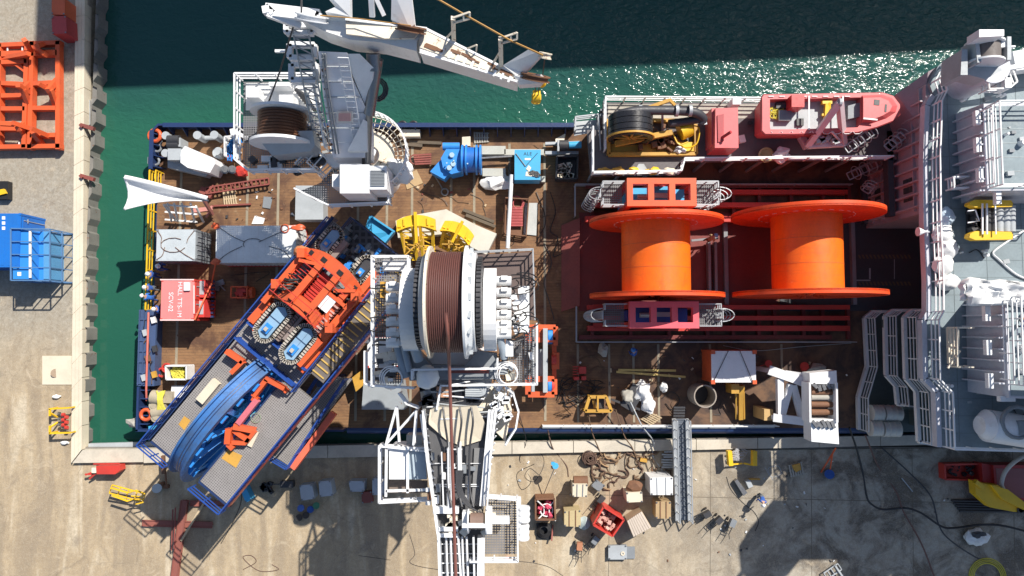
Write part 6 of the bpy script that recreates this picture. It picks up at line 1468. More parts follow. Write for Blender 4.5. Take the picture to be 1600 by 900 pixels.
for i, (x, mt, lb) in enumerate(((943, YELLO2, 'dull brown sack, first from the west along the raised deck edge'), (966, YELLO2, 'dull brown sack, second from the west along the raised deck edge'), (990, YELLOW, 'yellow sack, third from the west along the raised deck edge'), (1021, YELLOW, 'yellow sack, fourth from the west along the raised deck edge'), (1045, CREAM, 'cream sack, last from the west along the raised deck edge'))):
    solo(MB().blob(W(x, 267, z+.3), (.45, .25, .25), 30+i, .3, 2), 'sack', mt, lb, 'sack', 'sacks on the edge of the raised deck')
plate([(993, 264), (998, 256), (1006, 256), (1011, 264), (1006, 271), (1000, 270)], z+.1, LGREY, 'grey_offcut', 'pale grey cut plate among the sacks')
t = thing('red_cabinet', 'tall red machinery cabinet standing between the yellow hose reel and the red boat', 'cabinet', W(1134, 210, z))
MB().ppoly([(1118, 169), (1153, 168), (1154, 231), (1117, 231)], z+.02, z+1.9).ppoly([(1112, 169), (1118, 169), (1117, 231), (1112, 225)], z, z+1.5).build('cabinet_body', BOATR, t)
MB().ppoly([(1121, 180), (1131, 178), (1131, 220), (1122, 222)], z+1.9, z+1.98).cyl(W(1127, 216, z+1.9), W(1142, 206, z+2.6), .1, 10).build('cabinet_fitting', paint('dark_red_fitting', (.42, .04, .05), .4, .3), t)
plate([(1154, 212), (1163, 210), (1166, 221), (1157, 223)], z+.3, TARP, 'white_crate', 'small white crate just right of the red cabinet', 'crate', z0=z)
plate([(1145, 153), (1158, 153), (1158, 163), (1145, 163)], z+1.3, WHITE2, 'white_locker', 'small white locker on the rail above the red cabinet', 'locker', z0=z+.1)
solo(MB().cyl(W(1172, 192, z), W(1172, 192, z+.3), .16, 12), 'rubber_bollard', BLACK, 'small black pot between the cabinet and the red boat', 'pot', None, True)
# wicker coil and bag
solo(MB().cyl(W(1197, 242, z), W(1197, 242, z+.5), .45, 20, .5, cap=False).ring(W(1197, 242, z+.5), (0, 0, 1), .5, .4, .08, 20).cyl(W(1197, 242, z+.25), W(1197, 242, z+.28), .4, 16), 'round_basket', paint('straw_brown', (.50, .38, .20), .8, .5), 'round straw-coloured basket at the raised deck rail', 'basket', None, True)
solo(MB().blob(W(1220, 243, z+.4), (.6, .45, .35), 14, .35), 'white_bag', TARP, 'white bag next to the round straw-coloured basket', 'bag')
# red boat
t = thing('rescue_boat', 'open red work boat with grey floor and rounded covered bow, stowed on the raised deck', 'boat', W(1290, 178, z+.2))
zb = z+2.1
ou = [(1191, 152), (1194, 148), (1380, 145), (1396, 150), (1406, 163), (1407, 178), (1396, 188), (1370, 198), (1340, 206), (1240, 209), (1196, 209), (1191, 204)]
op = [W(x, y, zb) for x, y in ou]; cc_ = sum(op, Vector())/len(op); cc_.z = 0
lowp = [V3((cc_.x+(p.x-cc_.x)*.96, cc_.y+(p.y-cc_.y)*.82, z+.15)) for p in op]
inn_ = [W(x, y, zb) for x, y in [(1203, 157), (1203, 155), (1346, 152), (1346, 152), (1346, 160), (1346, 175), (1346, 185), (1346, 192), (1340, 199), (1240, 202), (1204, 202), (1203, 198)]]
inb = [V3((p.x, p.y, zb-.7)) for p in inn_]
m = MB(); n = len(op); vs = lowp+op+inn_+inb; fs = [tuple(range(n-1, -1, -1))]
if sum(op[i].x*op[(i+1) % n].y-op[(i+1) % n].x*op[i].y for i in range(n)) < 0: fs = [tuple(range(n))]
for L_ in range(3):
    for i in range(n): fs.append((L_*n+i, L_*n+(i+1) % n, (L_+1)*n+(i+1) % n, (L_+1)*n+i))
m.add(vs, fs); hb = m.build('boat_hull', BOATR, t)
fl_ = MB().prism([(p.x, p.y) for p in [inn_[1], inn_[2], inn_[7], inn_[8], inn_[10]]], zb-.75, zb-.68); fl_.build('boat_floor', LGREY, t)
bo2 = [(1347, 149), (1380, 148), (1394, 153), (1402, 165), (1400, 175), (1385, 185), (1365, 192), (1347, 192)]
m = MB(); T_ = [W(x, y, zb+.35) for x, y in [(1349, 153), (1375, 152), (1388, 157), (1394, 166), (1390, 174), (1378, 181), (1362, 187), (1349, 187)]]; B_ = [W(x, y, zb) for x, y in bo2]
T_.reverse(); B_.reverse(); m.solid(T_, B_); m.build('bow_cover', BOATR, t)
m = MB().pbox(1237, 148, 1257, 167, zb-.6, zb+.5); m.build('engine_box', paint('engine_red', (.60, .045, .045), .35, .2), t)
m = MB()
for x in (1264, 1317): m.beam(W(x, 150, zb+.05), W(x, 203, zb+.05), .09, .05)
m.build('grab_bar', WHITE, t)
m = MB(); m.ppoly([(1217, 172), (1237, 172), (1237, 188), (1217, 188)], zb-.68, zb-.3).ppoly([(1325, 165), (1344, 160), (1344, 182), (1325, 186)], zb-.68, zb-.2); m.build('thwart_box', MGREY, t)
m = MB(); m.beam(W(1284, 160, zb-.3), W(1299, 160, zb-.3), .25).beam(W(1292, 160, zb-.3), W(1290, 187, zb-.4), .25).beam(W(1296, 160, zb-.2), W(1297, 182, zb-.4), .12).beam(W(1284, 180, zb-.4), W(1297, 176, zb-.4), .15); m.build('outboard_bracket', YELLOW, t)
m = MB()
for k in range(10): c = W(random.uniform(1206, 1220), random.uniform(171, 182), zb-.6); m.tube([c+V3((cos(a)*.3, sin(a)*.25, .02*a)) for a in [random.random()*3+i*.6 for i in range(8)]], .04, 5)
m.build('yellow_rope', YROPE, t)
m = MB()
hull_edge = [W(x, y, zb+.03) for x, y in ou]
m.tube([p+V3((0, 0, -.12)) for p in hull_edge], .07, 6, True); m.build('fender_strip', paint('dark_red_fender', (.30, .035, .04), .6, .3), t, True)
m = MB()
for k in range(9): a = W(1205+k*16, 205.5, zb+.04); m.tube([a, a+V3((.15, -.12, -.1)), a+V3((.45, -.12, -.1)), a+V3((.6, 0, 0))], .025, 5)
for k in range(8): a = W(1205+k*17, 150.5, zb+.05); m.box(a, (.35, .05, .03))
m.build('grab_line', TARP, t)
for (x, y, w1, h1) in ((1360, 186, .9, .1), (1370, 160, .35, .35), (1384, 169, .12, .5)): MB().box(W(x, y, zb+.36), (w1, h1, .03), -.1).build('bow_marking' if h1 == .1 else 'bow_fitting', TARP if h1 == .1 else DARKM, t)
MB().ppoly([(1213, 160), (1232, 160), (1232, 169), (1213, 169)], zb-.68, zb-.4).ppoly([(1245, 185), (1256, 185), (1256, 196), (1245, 196)], zb-.68, zb-.5).build('stowage_box', DARKM, t)
# boat davit
t = thing('boat_davit', 'pinkish white A-shaped davit arm reaching over the red boat', 'davit', W(1290, 225, z))
m = MB(); m.beam(W(1262, 228, z+1), W(1312, 160, z+4), .35, .35).beam(W(1318, 224, z+1), W(1312, 160, z+4), .35, .35).beam(W(1262, 228, z+1), W(1318, 225, z+1), .35, .4).beam(W(1254, 215, z+.4), W(1262, 230, z+.6), .35, .3).beam(W(1300, 206, z+2.2), W(1314, 222, z+1.3), .12); m.ppoly([(1250, 214), (1258, 212), (1266, 230), (1260, 232)], z, z+.5)
m.build('davit_arm', paint('pinkish_white', (.72, .58, .60), .4, .25, .1), t)
m = MB()
for k in range(9): m.box(W(random.uniform(1278, 1310), random.uniform(209, 222), z+1.4), (.35, .3, .35), random.random())
m.cyl(W(1310, 160, z+4), W(1314, 160, z+4), .25, 12); m.build('davit_winch', LGREY, t)
# hooped ladders on the raised deck
def hoops(x0, y0, x1, y1, za, n, label, rr=.5):
    t_ = thing('hooped_ladder', label, 'ladder', W((x0+x1)/2, (y0+y1)/2, za-1)); m = MB(); a, b = W(x0, y0, za), W(x1, y1, za+.1*n)
    m.ladder(a, b, .5, .3, .035); d = (b-a).normalized(); sd_ = V3((-d.y, d.x, 0))
    for k in range(n): c = a.lerp(b, (k+1)/n); m.tube([c+sd_*cos(q)*rr+(V3((0, 0, 1))*sin(q)*.9 if False else V3((0, 0, sin(q)*.55)))-sd_*.0 for q in [2*pi*i/14 for i in range(15)]], .035, 5)
    m.build('ladder_cage', GALV, t_); return t_
hoops(1322, 234, 1362, 206, BZ+1.0, 4, 'pale hooped ladder standing off the stern of the red boat')
hoops(1325, 276, 1376, 252, 2.5, 4, 'pale hooped ladder under the edge of the raised deck')
hoops(1385, 232, 1412, 210, 5.2, 4, 'pale hooped ladder against the mauve bulkhead')
hoops(1352, 300, 1362, 288, 3, 3, 'small hooped ladder at the foot of the mauve bulkhead')
# bridge deck things
t = thing('deck_winch_tower', 'white pedestal winch with a dark grooved rope drum on the bridge deck corner', 'winch', W(1500, 135, 8))
c = W(1503, 130, 8.2); MB().cyl((c.x, c.y, 8), (c.x, c.y, 11.0), 1.0, 28).build('pedestal', WALLP, t, True)
zw = 12.5; m = MB(); a, b = W(1538, 70, zw), W(1538, 97, zw)
m.cyl(a, b, .78, 28); m.build('rope_drum', paint('grey_brown_rope_drum', (.15, .13, .12), .6, .4), t, True)
m = MB(); d_ = (b-a).normalized(); m.cyl(a-d_*.1, a, .98, 32).cyl(b, b+d_*.1, .98, 32); m.build('drum_flange', WHITE2, t, True)
m = MB(); m.beam(W(1515, 68, zw), W(1519, 104, zw), .22, 1.2).beam(W(1565, 64, zw), W(1565, 100, zw), .22, 1.2); m.ppoly([(1503, 77), (1512, 77), (1512, 117), (1501, 117)], 11, 12.8); m.ppoly([(1508, 104), (1560, 101), (1566, 110), (1540, 124), (1510, 116)], 11, 12.1); m.build('winch_frame', LGREY, t)
m = MB(); T_ = [W(x, y, 14) for x, y in [(1530, 46), (1569, 46), (1569, 56), (1530, 58)]]; T_.reverse(); m.solid(T_, [p-V3((0, 0, 1.0)) for p in T_]); m.ppoly([(1564, 65), (1574, 64), (1574, 73), (1564, 74)], 12.3, 13); m.build('motor_box', WHITE2, t)
m = MB().prail([(1528, 125), (1529, 147), (1560, 146), (1572, 136), (1566, 120)], 10, r=.04, h=.9, sp=.8).ppoly([(1570, 121), (1581, 121), (1581, 137), (1571, 137)], 10, 11).ppoly([(1558, 129), (1568, 129), (1568, 138), (1558, 138)], 10, 10.6); m.build('winch_platform', WHITE, t)
m = MB()
for k in range(12): m.beam(W(random.uniform(1525, 1560), random.uniform(115, 130), 10.8), W(random.uniform(1525, 1560), random.uniform(115, 135), 10.3), .12)
m.build('drive_linkage', MGREY, t)
solo(MB().beam(W(1566, 108, 10), W(1640, 96, 10), .25).beam(W(1576, 100, 9), W(1640, 90, 9), 1.2, 1.0), 'white_beam', WHITE2, 'white box beam behind the pedestal winch at the picture edge', 'beam')
zc_ = 8.0
t = thing('underwater_vehicle', 'yellow framed machine with grey cylinders parked between the two bridge deck houses', 'machine', W(1546, 345, zc_))
m = MB()
for y0, y1 in ((312, 324), (361, 375)):
    T_ = [W(x, y, zc_+1.6) for x, y in ((1516, y0+4), (1524, y0), (1580, y0+1), (1583, y0+6), (1582, y1-1), (1524, y1), (1515, y1-4))]; T_.reverse(); m.solid(T_, [V3((p.x, p.y, zc_+1.1)) for p in T_])
m.build('float_block', YELLOW, t)
m = MB()
for x in (1560, 1571, 1579): m.cyl(W(x, 322, zc_+1.2), W(x, 362, zc_+1.2), .26, 14)
m.build('grey_cylinder', LGREY, t, True); m = MB()
for x in (1542, 1552): m.cyl(W(x, 324, zc_+1.1), W(x, 361, zc_+1.1), .22, 14)
for k in range(22): m.box(W(random.uniform(1516, 1538), random.uniform(325, 360), zc_+.8), (random.uniform(.15, .5), random.uniform(.1, .4), .5), random.random())
m.ppoly([(1512, 316), (1583, 316), (1583, 372), (1512, 372)], zc_+.02, zc_+.2); m.build('machine_core', DARKM, t)
m = MB().beam(W(1535, 318, zc_+1.7), W(1535, 366, zc_+1.7), .08).beam(W(1542, 318, zc_+1.8), W(1542, 366, zc_+1.8), .08).beam(W(1555, 318, zc_+1.8), W(1556, 366, zc_+1.8), .06).tube([W(x, y, zc_+1.4) for x, y in ((1512, 330), (1524, 328), (1530, 345), (1512, 348))], .05); m.build('lifting_frame', WHITE2, t)
for i, (x, y, rx, ry, lb) in enumerate(((1477, 340, .5, .6, 'bluish white bag, northernmost along the bridge deck rail'), (1472, 366, .6, .62, 'white rubble bag below the bluish one at the bridge deck rail'), (1479, 389, .6, .6, 'broad white rubble bag in the middle of the row at the bridge deck rail'), (1473, 414, .55, .68, 'white rubble bag, fourth along the bridge deck rail'), (1481, 441, .65, .5, 'white rubble bag, southernmost along the bridge deck rail'))):
    solo(MB().blob(W(x, y, 8.4), (rx, ry, .45), 40+i, .16), 'white_bag', TARP if i else paint('bluish_tarp', (.55, .66, .76), .5, .2), lb, 'bag', 'white bags along the bridge deck rail')
a, b = W(1503, 470, 11.5), W(1720, 436, 11.5)
solo(MB().sheet(a.x, b.x, a.y, b.y, 11.55, 60, 16, .42, 1.1, 3).sheet(a.x+.2, b.x, a.y-.2, b.y-.3, 11.75, 60, 12, .35, 1.5, 8), 'white_tarpaulin', TARP, 'long crumpled white tarpaulin laid along the roof edge of the southern deck house', 'tarpaulin', None, True)
# white rolls on the balcony
t = None
for i, (x, y, lb) in enumerate(((1369, 645, 'white roll, upper left of the four on the lowest balcony'), (1389, 645, 'white roll, upper right of the four on the lowest balcony'), (1367, 669, 'white roll, lower left of the four on the lowest balcony'), (1387, 670, 'white roll, lower right of the four on the lowest balcony'))):
    a, b = W(x-9 if i % 2 else x-8, y, 1.3), W(x+17 if i % 2 else x+8, y, 1.3); m = MB().cyl(a, b, .54, 24)
    for f in (.03, .33, .66, .97): q_ = a.lerp(b, f); m.cyl(q_-V3((.03, 0, 0)), q_+V3((.03, 0, 0)), .57, 24)
    solo(m, 'life_raft_canister', paint('cream_white_roll', (.66, .64, .58), .55, .3), lb, 'canister', 'four white rolls on the lowest balcony', True)
# middle south deck things
t = thing('steel_pipe_section', 'short wide steel pipe standing upright on the deck', 'pipe', W(1097, 620, 0)); c = W(1104, 620, 2.2); m = MB()
n = 36; vs = []; fs = []
for i in range(n): a = 2*pi*i/n; vs += [(c.x+cos(a)*.80, c.y+sin(a)*.80, .03), (c.x+cos(a)*.80, c.y+sin(a)*.80, 1.9), (c.x+cos(a)*.72, c.y+sin(a)*.72, 1.9), (c.x+cos(a)*.72, c.y+sin(a)*.72, .03)]
for i in range(n):
    for k in range(3): fs.append((4*i+k, 4*((i+1) % n)+k, 4*((i+1) % n)+k+1, 4*i+k+1))
m.add(vs, fs).build('pipe_wall', paint('beige_steel_pipe', (.36, .31, .26), .6, .5, .2), t, True)
MB().cyl((c.x, c.y, .03), (c.x, c.y, .05), .71, 24).build('pipe_bottom', DARKM, t)
t, a, b = container('white_container', 'white roofed container with an orange side wall and corners, east of the pipe', (1112, 548, 1181, 598), 2.6, WHITE2, ORANGE)
MB().tube([W(1138, 548, 2.66), W(1115, 596, 2.66)], .025).tube([W(1156, 548, 2.66), W(1176, 596, 2.66)], .025).build('lifting_sling', BLACK, t)
for (x, y) in ((1114, 550), (1179, 550), (1114, 597), (1179, 597)): MB().box(W(x, y, 2.62), (.28, .28, .12)).build('corner_fitting', ORANGE, t)
t = thing('cable_roller_stand', 'tall white braced frame holding a bank of rusty rollers', 'roller frame', W(1255, 630, 0))
m = MB(); G = [((1200, 577), (1272, 604)), ((1208, 653), (1268, 660)), ((1200, 577), (1272, 590))]
m.beam(W(1201, 578, 2.6), W(1270, 602, 3.2), .62, .5).beam(W(1208, 652, 2.4), W(1270, 660, 3.2), .55, .5).beam(W(1218, 592, 2.7), W(1219, 650, 2.5), .42).beam(W(1235, 600, 2.8), W(1221, 652, 2.5), .38).beam(W(1239, 602, 2.8), W(1252, 651, 2.8), .4).beam(W(1228, 582, 2.5), W(1268, 588, 3.4), .3)
for (x, y) in ((1203, 579), (1210, 652), (1266, 600), (1268, 660)): p = W(x, y, 2.4); m.beam((p.x, p.y, .02), (p.x, p.y, 2.4), .3)
m.build('support_frame', WHITE2, t)
m = MB(); m.ppoly([(1265, 583), (1307, 579), (1308, 600), (1266, 600)], 3.2, 4.4).ppoly([(1267, 655), (1309, 655), (1311, 694), (1268, 690)], 3.2, 4.4).ppoly([(1264, 598), (1267, 598), (1268, 660), (1265, 660)], 3.4, 4.6).ppoly([(1306, 598), (1309, 598), (1310, 660), (1307, 660)], 3.4, 4.6); hd = m.build('roller_head', WHITE2, t)
for y in (606, 613, 621, 632, 644): MB().cyl(W(1267, y, 4.0), W(1307, y, 4.0), .2, 14).build('roller', RUSTY if y != 621 else CONC, hd, True)
m = MB()
for k in range(5): m.box(W(1273+k*7, 604+random.uniform(-3, 3), 4.3), (.22, .4, .2), random.random()); m.box(W(1273+k*7, 664+random.uniform(-2, 2), 4.5), (.2, .5, .2), random.random())
m.build('bearing_block', STEEL, hd)
plate([(1194, 639), (1208, 640), (1208, 657), (1194, 657)], 2.2, paint('ochre_box', (.55, .36, .15), .7, .4, .1), 'ochre_box', 'ochre box at the foot of the white roller frame', 'box', z0=.03)
solo(MB().ppoly([(1143, 600), (1155, 600), (1155, 615), (1143, 615)], .5, 1.8).beam(W(1157, 602, 1.2), W(1157, 655, .4), .3).beam(W(1162, 602, 1.2), W(1163, 655, .4), .1).beam(W(1150, 600, 1.5), W(1150, 655, .3), .1), 'stair_unit', YELLO2, 'narrow yellow and grey stair below the white and orange container', 'stair')
t = thing('yellow_lifting_frame', 'small yellow trapezoid lifting frame near the south rail', 'frame', W(935, 630, 0))
P_ = [(921, 620), (947, 620), (955, 642), (914, 642)]; m = MB()
for a, b in zip(P_, P_[1:]+P_[:1]): m.beam(W(*a, 1.0), W(*b, 1.0), .22, .3)
for a in P_: p = W(*a, 1.0); m.beam(p, (p.x*1.0, p.y, .03), .15)
m.beam(W(934, 618, 1.2), W(934, 642, 1.2), .12).beam(W(927, 622, .8), W(930, 638, .8), .2); m.build('frame_bars', YELLO2, t); MB().ppoly([(925, 624), (944, 624), (944, 638), (925, 638)], .1, .7).build('frame_core', DARKM, t)
t = thing('red_tool_rack', 'small red valve rack standing on the dark deck', 'rack', W(905, 583, 0)); m = MB()
m.ppoly([(905, 573), (916, 573), (916, 584), (905, 584)], .05, .8).ppoly([(897, 589), (905, 589), (905, 594), (897, 594)], .05, .8).ppoly([(909, 588), (916, 588), (916, 594), (909, 594)], .05, .8)
for k in range(5): m.beam(W(895, 573+k*4, .5), W(905, 573+k*4, .5), .07)
m.build('rack_body', RED, t)
for i, (a, b, lb) in enumerate((((966, 578), (1056, 579), 'long yellow plank, northern of the two on the dark deck'), ((963, 581), (1071, 589), 'long yellow plank, southern of the two on the dark deck'))): solo(MB().beam(W(*a, .12), W(*b, .15), .16, .08), 'plank', paint('yellow_plank', (.66, .48, .16), .7, .4), lb, 'plank', 'two yellow planks')
for i, (x, y, r, lb) in enumerate(((1004, 612, .7, 'large white bag with dark centre near the south rail'), (1013, 633, .6, 'white bag touching the pallet near the south rail'), (981, 620, .55, 'grey-white crumpled bag beside the yellow lifting frame'), (1037, 605, .32, 'small white bag at the end of the planks'))):
    solo(MB().blob(W(x, y, .45), (r*.85, r, .5), 60+i, .22), 'white_bag', TARP if i != 2 else CONC, lb, 'bag', 'white bags near the south rail')
solo(MB().beam(W(978, 638, .4), W(998, 604, .4), 1.0, .5).beam(W(955, 624, .5), W(1000, 640, .5), .15), 'dark_toolbox', DARKM, 'dark equipment chest between the white bags near the south rail', 'chest')
solo(MB().blob(W(942, 547, .6), (.35, .5, .5), 71, .3, 2), 'grey_bundle', CONC, 'grey bundle just below the rail of the southern skid', 'bundle')
solo(MB().cyl(W(1201, 568, .1), W(1201, 568, .6), .25, 14).beam(W(1188, 572, .3), W(1201, 568, .3), .05), 'red_extinguisher', RED, 'small red canister above the tip of the white roller frame', 'canister', None, True)
solo(MB().cyl(W(1257, 575, .1), W(1257, 572, .6), .3, 14), 'red_reel', RED, 'small round red reel above the roller bank', 'reel', None, True)
solo(MB().blob(W(1277, 576, .4), (.6, .4, .4), 72, .3, 2), 'grey_bundle', CONC, 'grey bundle above the roller bank', 'bundle')
# bits at the south-west corner
t = thing('rope_bin', 'white open bin heaped with yellow rope near the stern corner', 'bin', W(278, 582, 0)); m = MB(); P_ = [(265, 571), (297, 571), (297, 592), (266, 592)]
for a, b in zip(P_, P_[1:]+P_[:1]): m.beam(W(*a, .7), W(*b, .7), .1, 1.2)
m.ppoly(P_, .05, .2); m.build('bin_body', WHITE, t); m = MB()
for k in range(26): c = W(random.uniform(272, 290), random.uniform(576, 588), .8); m.tube([c+V3((cos(a)*.3, sin(a)*.25, .1*sin(a*3))) for a in [random.random()*3+i*.6 for i in range(7)]], .05, 5)
m.build('yellow_rope', YROPE, t, True)
t = thing('mooring_winch', 'sand-coloured mooring winch with yellow rope in the south-west stern corner', 'winch', W(250, 630, 0)); m = MB(); m.cyl(W(238, 620, .8), W(256, 622, .8), .5, 20).cyl(W(240, 645, .7), W(262, 640, .7), .45, 20).box(W(265, 620, .5), (.8, .8, .9)); m.build('winch_body', paint('sand_paint', (.42, .36, .26), .6, .6, .3), t, True)
m = MB()
for k in range(14): m.tube([W(245+k, 612+random.uniform(-2, 2), 1.2), W(250+random.uniform(-4, 4), 625, 1.3), W(246+k, 640, 1.1)], .05)
m.build('rope_turns', YROPE, t)
plate([(268, 603), (292, 603), (290, 622), (266, 621)], .6, WHITE, 'white_locker', 'white locker between the rope bin and the ramp rail', 'locker', z0=.04)
solo(MB().blob(W(212, 660, -.4), (.6, .35, .4), 5, .3, 2), 'rubber_fender', CONC, 'pale grey fender hanging outside the south-west stern corner', 'fender')
for i, (x, y) in enumerate(((253, 582), (260, 575))): solo(MB().tube(circ(W(x, y, .3), .3, 12), .08), 'red_coil', RED, ('small red coil left of the rope bin', 'small red coil touching the rope bin')[i], 'coil', None, True)
plate([(232, 666), (254, 664), (256, 674), (232, 676)], .9, BLUEL, 'blue_locker', 'small light blue locker under the ramp corner', 'locker', z0=.2)

def crate_trim(px, z, mt_, lb_parent):
    par = [o for o in bpy.data.objects if o.parent is None and o.get('label') == lb_parent][0]
    P_ = [W(x, y, z+.03) for x, y in px]
    for f in (.3, .7): MB().beam(P_[0].lerp(P_[1], f), P_[3].lerp(P_[2], f), .06, .03).build('strap', mt_, par)
# ================================================================ PEOPLE
def person_mesh(J, E, lab, cloth):
    """J name->(pos, radius); E edges; one continuous skinned body"""
    names = list(J); me = bpy.data.meshes.new('sk'); me.from_pydata([J[n][0] for n in names], [(names.index(a), names.index(b)) for a, b in E], [])
    ob = bpy.data.objects.new('sk', me); COL.objects.link(ob)
    md = ob.modifiers.new('skin', 'SKIN'); sv = me.skin_vertices[0].data if me.skin_vertices else None
    if sv is None:
        bm = bmesh.new(); bm.from_mesh(me); bm.verts.layers.skin.verify(); bm.to_mesh(me); bm.free(); sv = me.skin_vertices[0].data
    for i, n in enumerate(names): r = J[n][1]; sv[i].radius = (r, r) if not isinstance(r, tuple) else r; sv[i].use_root = (n == 'pelvis')
    sub = ob.modifiers.new('sub', 'SUBSURF'); sub.levels = 1; sub.render_levels = 1
    dg = bpy.context.evaluated_depsgraph_get(); out = bpy.data.meshes.new_from_object(ob.evaluated_get(dg))
    bpy.data.objects.remove(ob); out.materials.clear()
    for mt in (SKIN, cloth[0], cloth[1], BLACK): out.materials.append(mt)
    for f in out.polygons:
        c = f.center; n = min(names, key=lambda q: (Vector(J[q][0])-c).length); f.material_index = lab(n); f.use_smooth = True
    return out
def lab(n):
    if n.startswith(('head', 'nose', 'neck', 'hand', 'f', 'thumb')): return 0
    if n.startswith(('toe', 'ankle')): return 3
    return 2 if n.startswith(('knee', 'hip', 'pelvis')) else 1
def skeleton(lean=0.0, reach=.25, stride=.05, arm=.0):
    J = {}; E = []
    def up(p):  # lean the trunk forward (+y) about the pelvis
        v = Vector(p)-Vector((0, 0, .93)); v.rotate(Matrix.Rotation(-lean, 3, 'X')); return tuple(v+Vector((0, -.12*lean, .93)))
    J['pelvis'] = ((0, -.12*lean, .93), .15); J['spine'] = (up((0, 0, 1.12)), (.15, .12)); J['chest'] = (up((0, 0, 1.36)), (.18, .13)); J['neck'] = (up((0, .01, 1.51)), .06)
    J['head'] = (up((0, .03, 1.60)), .085); J['head_top'] = (up((0, .03, 1.74)), .09); J['nose'] = (up((0, .14, 1.64)), .015)
    E += [('pelvis', 'spine'), ('spine', 'chest'), ('chest', 'neck'), ('neck', 'head'), ('head', 'head_top'), ('head', 'nose')]
    for s, n in ((-1, 'l'), (1, 'r')):
        J['shoulder'+n] = (up((s*.2, 0, 1.43)), .075); J['elbow'+n] = (up((s*.27, reach*.3, 1.17)), .05)
        J['wrist'+n] = (up((s*.22, reach+.08, 1.05+arm)), .036); J['hand'+n] = (up((s*.21, reach+.16, 1.03+arm)), .035)
        E += [('chest', 'shoulder'+n), ('shoulder'+n, 'elbow'+n), ('elbow'+n, 'wrist'+n), ('wrist'+n, 'hand'+n)]
        for k in range(4):
            a = up((s*.21+(k-1.5)*.022, reach+.20, 1.025+arm)); b = up((s*.21+(k-1.5)*.024, reach+(.245 if k in (1, 2) else .232), 1.0+arm))
            J['f%d%s' % (k, n)] = (a, .0095); J['fe%d%s' % (k, n)] = (b, .008); E += [('hand'+n, 'f%d%s' % (k, n)), ('f%d%s' % (k, n), 'fe%d%s' % (k, n))]
        J['thumb'+n] = (up((s*.16, reach+.17, 1.03+arm)), .010); E.append(('hand'+n, 'thumb'+n))
        y = s*stride
        J['hip'+n] = ((s*.10, -.12*lean, .86), .10); J['knee'+n] = ((s*.12, y+.04, .49), .07); J['ankle'+n] = ((s*.12, y-.02, .10), .05); J['toe'+n] = ((s*.13, y+.15, .05), .045)
        E += [('pelvis', 'hip'+n), ('hip'+n, 'knee'+n), ('knee'+n, 'ankle'+n), ('ankle'+n, 'toe'+n)]
    return J, E, up
def person(px, py, z, face, label, lean=0., reach=.25, stride=.06, arm=0., top=COVER, legs=COVER, hat=WHITE2):
    J, E, up = skeleton(lean, reach, stride, arm); me = person_mesh(J, E, lab, (top, legs)); me.name = 'person'
    p = W(px, py, z); o = bpy.data.objects.new('person', me); COL.objects.link(o); o.location = p; o.rotation_euler = (0, 0, face-pi/2)
    tag(o, label, 'person', 'deck crew')
    m = MB(); c = Vector((0, .03, 1.70)); n = 14; vs = []; fs = []
    for j in range(6):
        a = pi/2*j/5; r = .145*cos(a) if j < 5 else .005
        for i in range(n): vs.append(up((c.x+r*cos(2*pi*i/n), c.y+r*1.12*sin(2*pi*i/n), c.z+.15*sin(a))))
    for j in range(5):
        for i in range(n): fs.append((j*n+i, j*n+(i+1) % n, (j+1)*n+(i+1) % n, (j+1)*n+i))
    m.add(vs, fs); b = [up((c.x+.17*cos(2*pi*i/n), c.y+.03+.19*sin(2*pi*i/n), c.z-.005)) for i in range(n)]
    m.add(vs[:n]+b, [(i, (i+1) % n, n+(i+1) % n, n+i) for i in range(n)])
    h = m.build('helmet', hat, None, True); h.parent = o
    return o
GREYC = paint('grey_work_clothes', (.14, .16, .19), .85, .3)
person(252, 431, .03, pi, 'person in blue coveralls and white helmet standing alone at the stern rail, furthest north', 0.1)
person(249, 451, .03, pi, 'person in blue top and grey trousers leaning on the yellow stern rail', .3, .3, .1, 0, COVER, GREYC)
person(247, 466, .03, pi*.9, 'person in bright blue coveralls bending over at the stern rail', .55, .3, .12, 0, paint('bright_coverall', (.03, .16, .55), .85, .3))
person(262, 483, .03, pi*1.1, 'person in blue with white helmet at the corner of the stern roller housing', .2, .2)
person(262, 418, .03, -.3, 'person in blue coveralls walking between the grey and the red container', .15, .2, .18)
person(988, 552, .03, 2.2, 'person in blue coveralls with a blue helmet on the dark deck below the skid rail', .5, .3, .1, 0, COVER, COVER, paint('blue_helmet', (.05, .2, .55), .4, .1))
person(1102, 377, .8, .6, 'person with a light blue helmet working between the two orange reels', .6, .3, .1, 0, TAN, RUSTY, paint('light_blue_helmet', (.15, .4, .75), .4, .1))
person(1591, 506, 11.35, 2.0, 'person in orange vest and blue trousers on the deck house roof', .3, .3, .1, 0, paint('orange_vest', (.5, .18, .05), .8, .3), COVER, DARKM)
person(1183, 772, QZ, -1.8, 'person in dark blue with a white helmet bending down in the quay shade', .7, .35, .12, 0, COVER, GREYC)
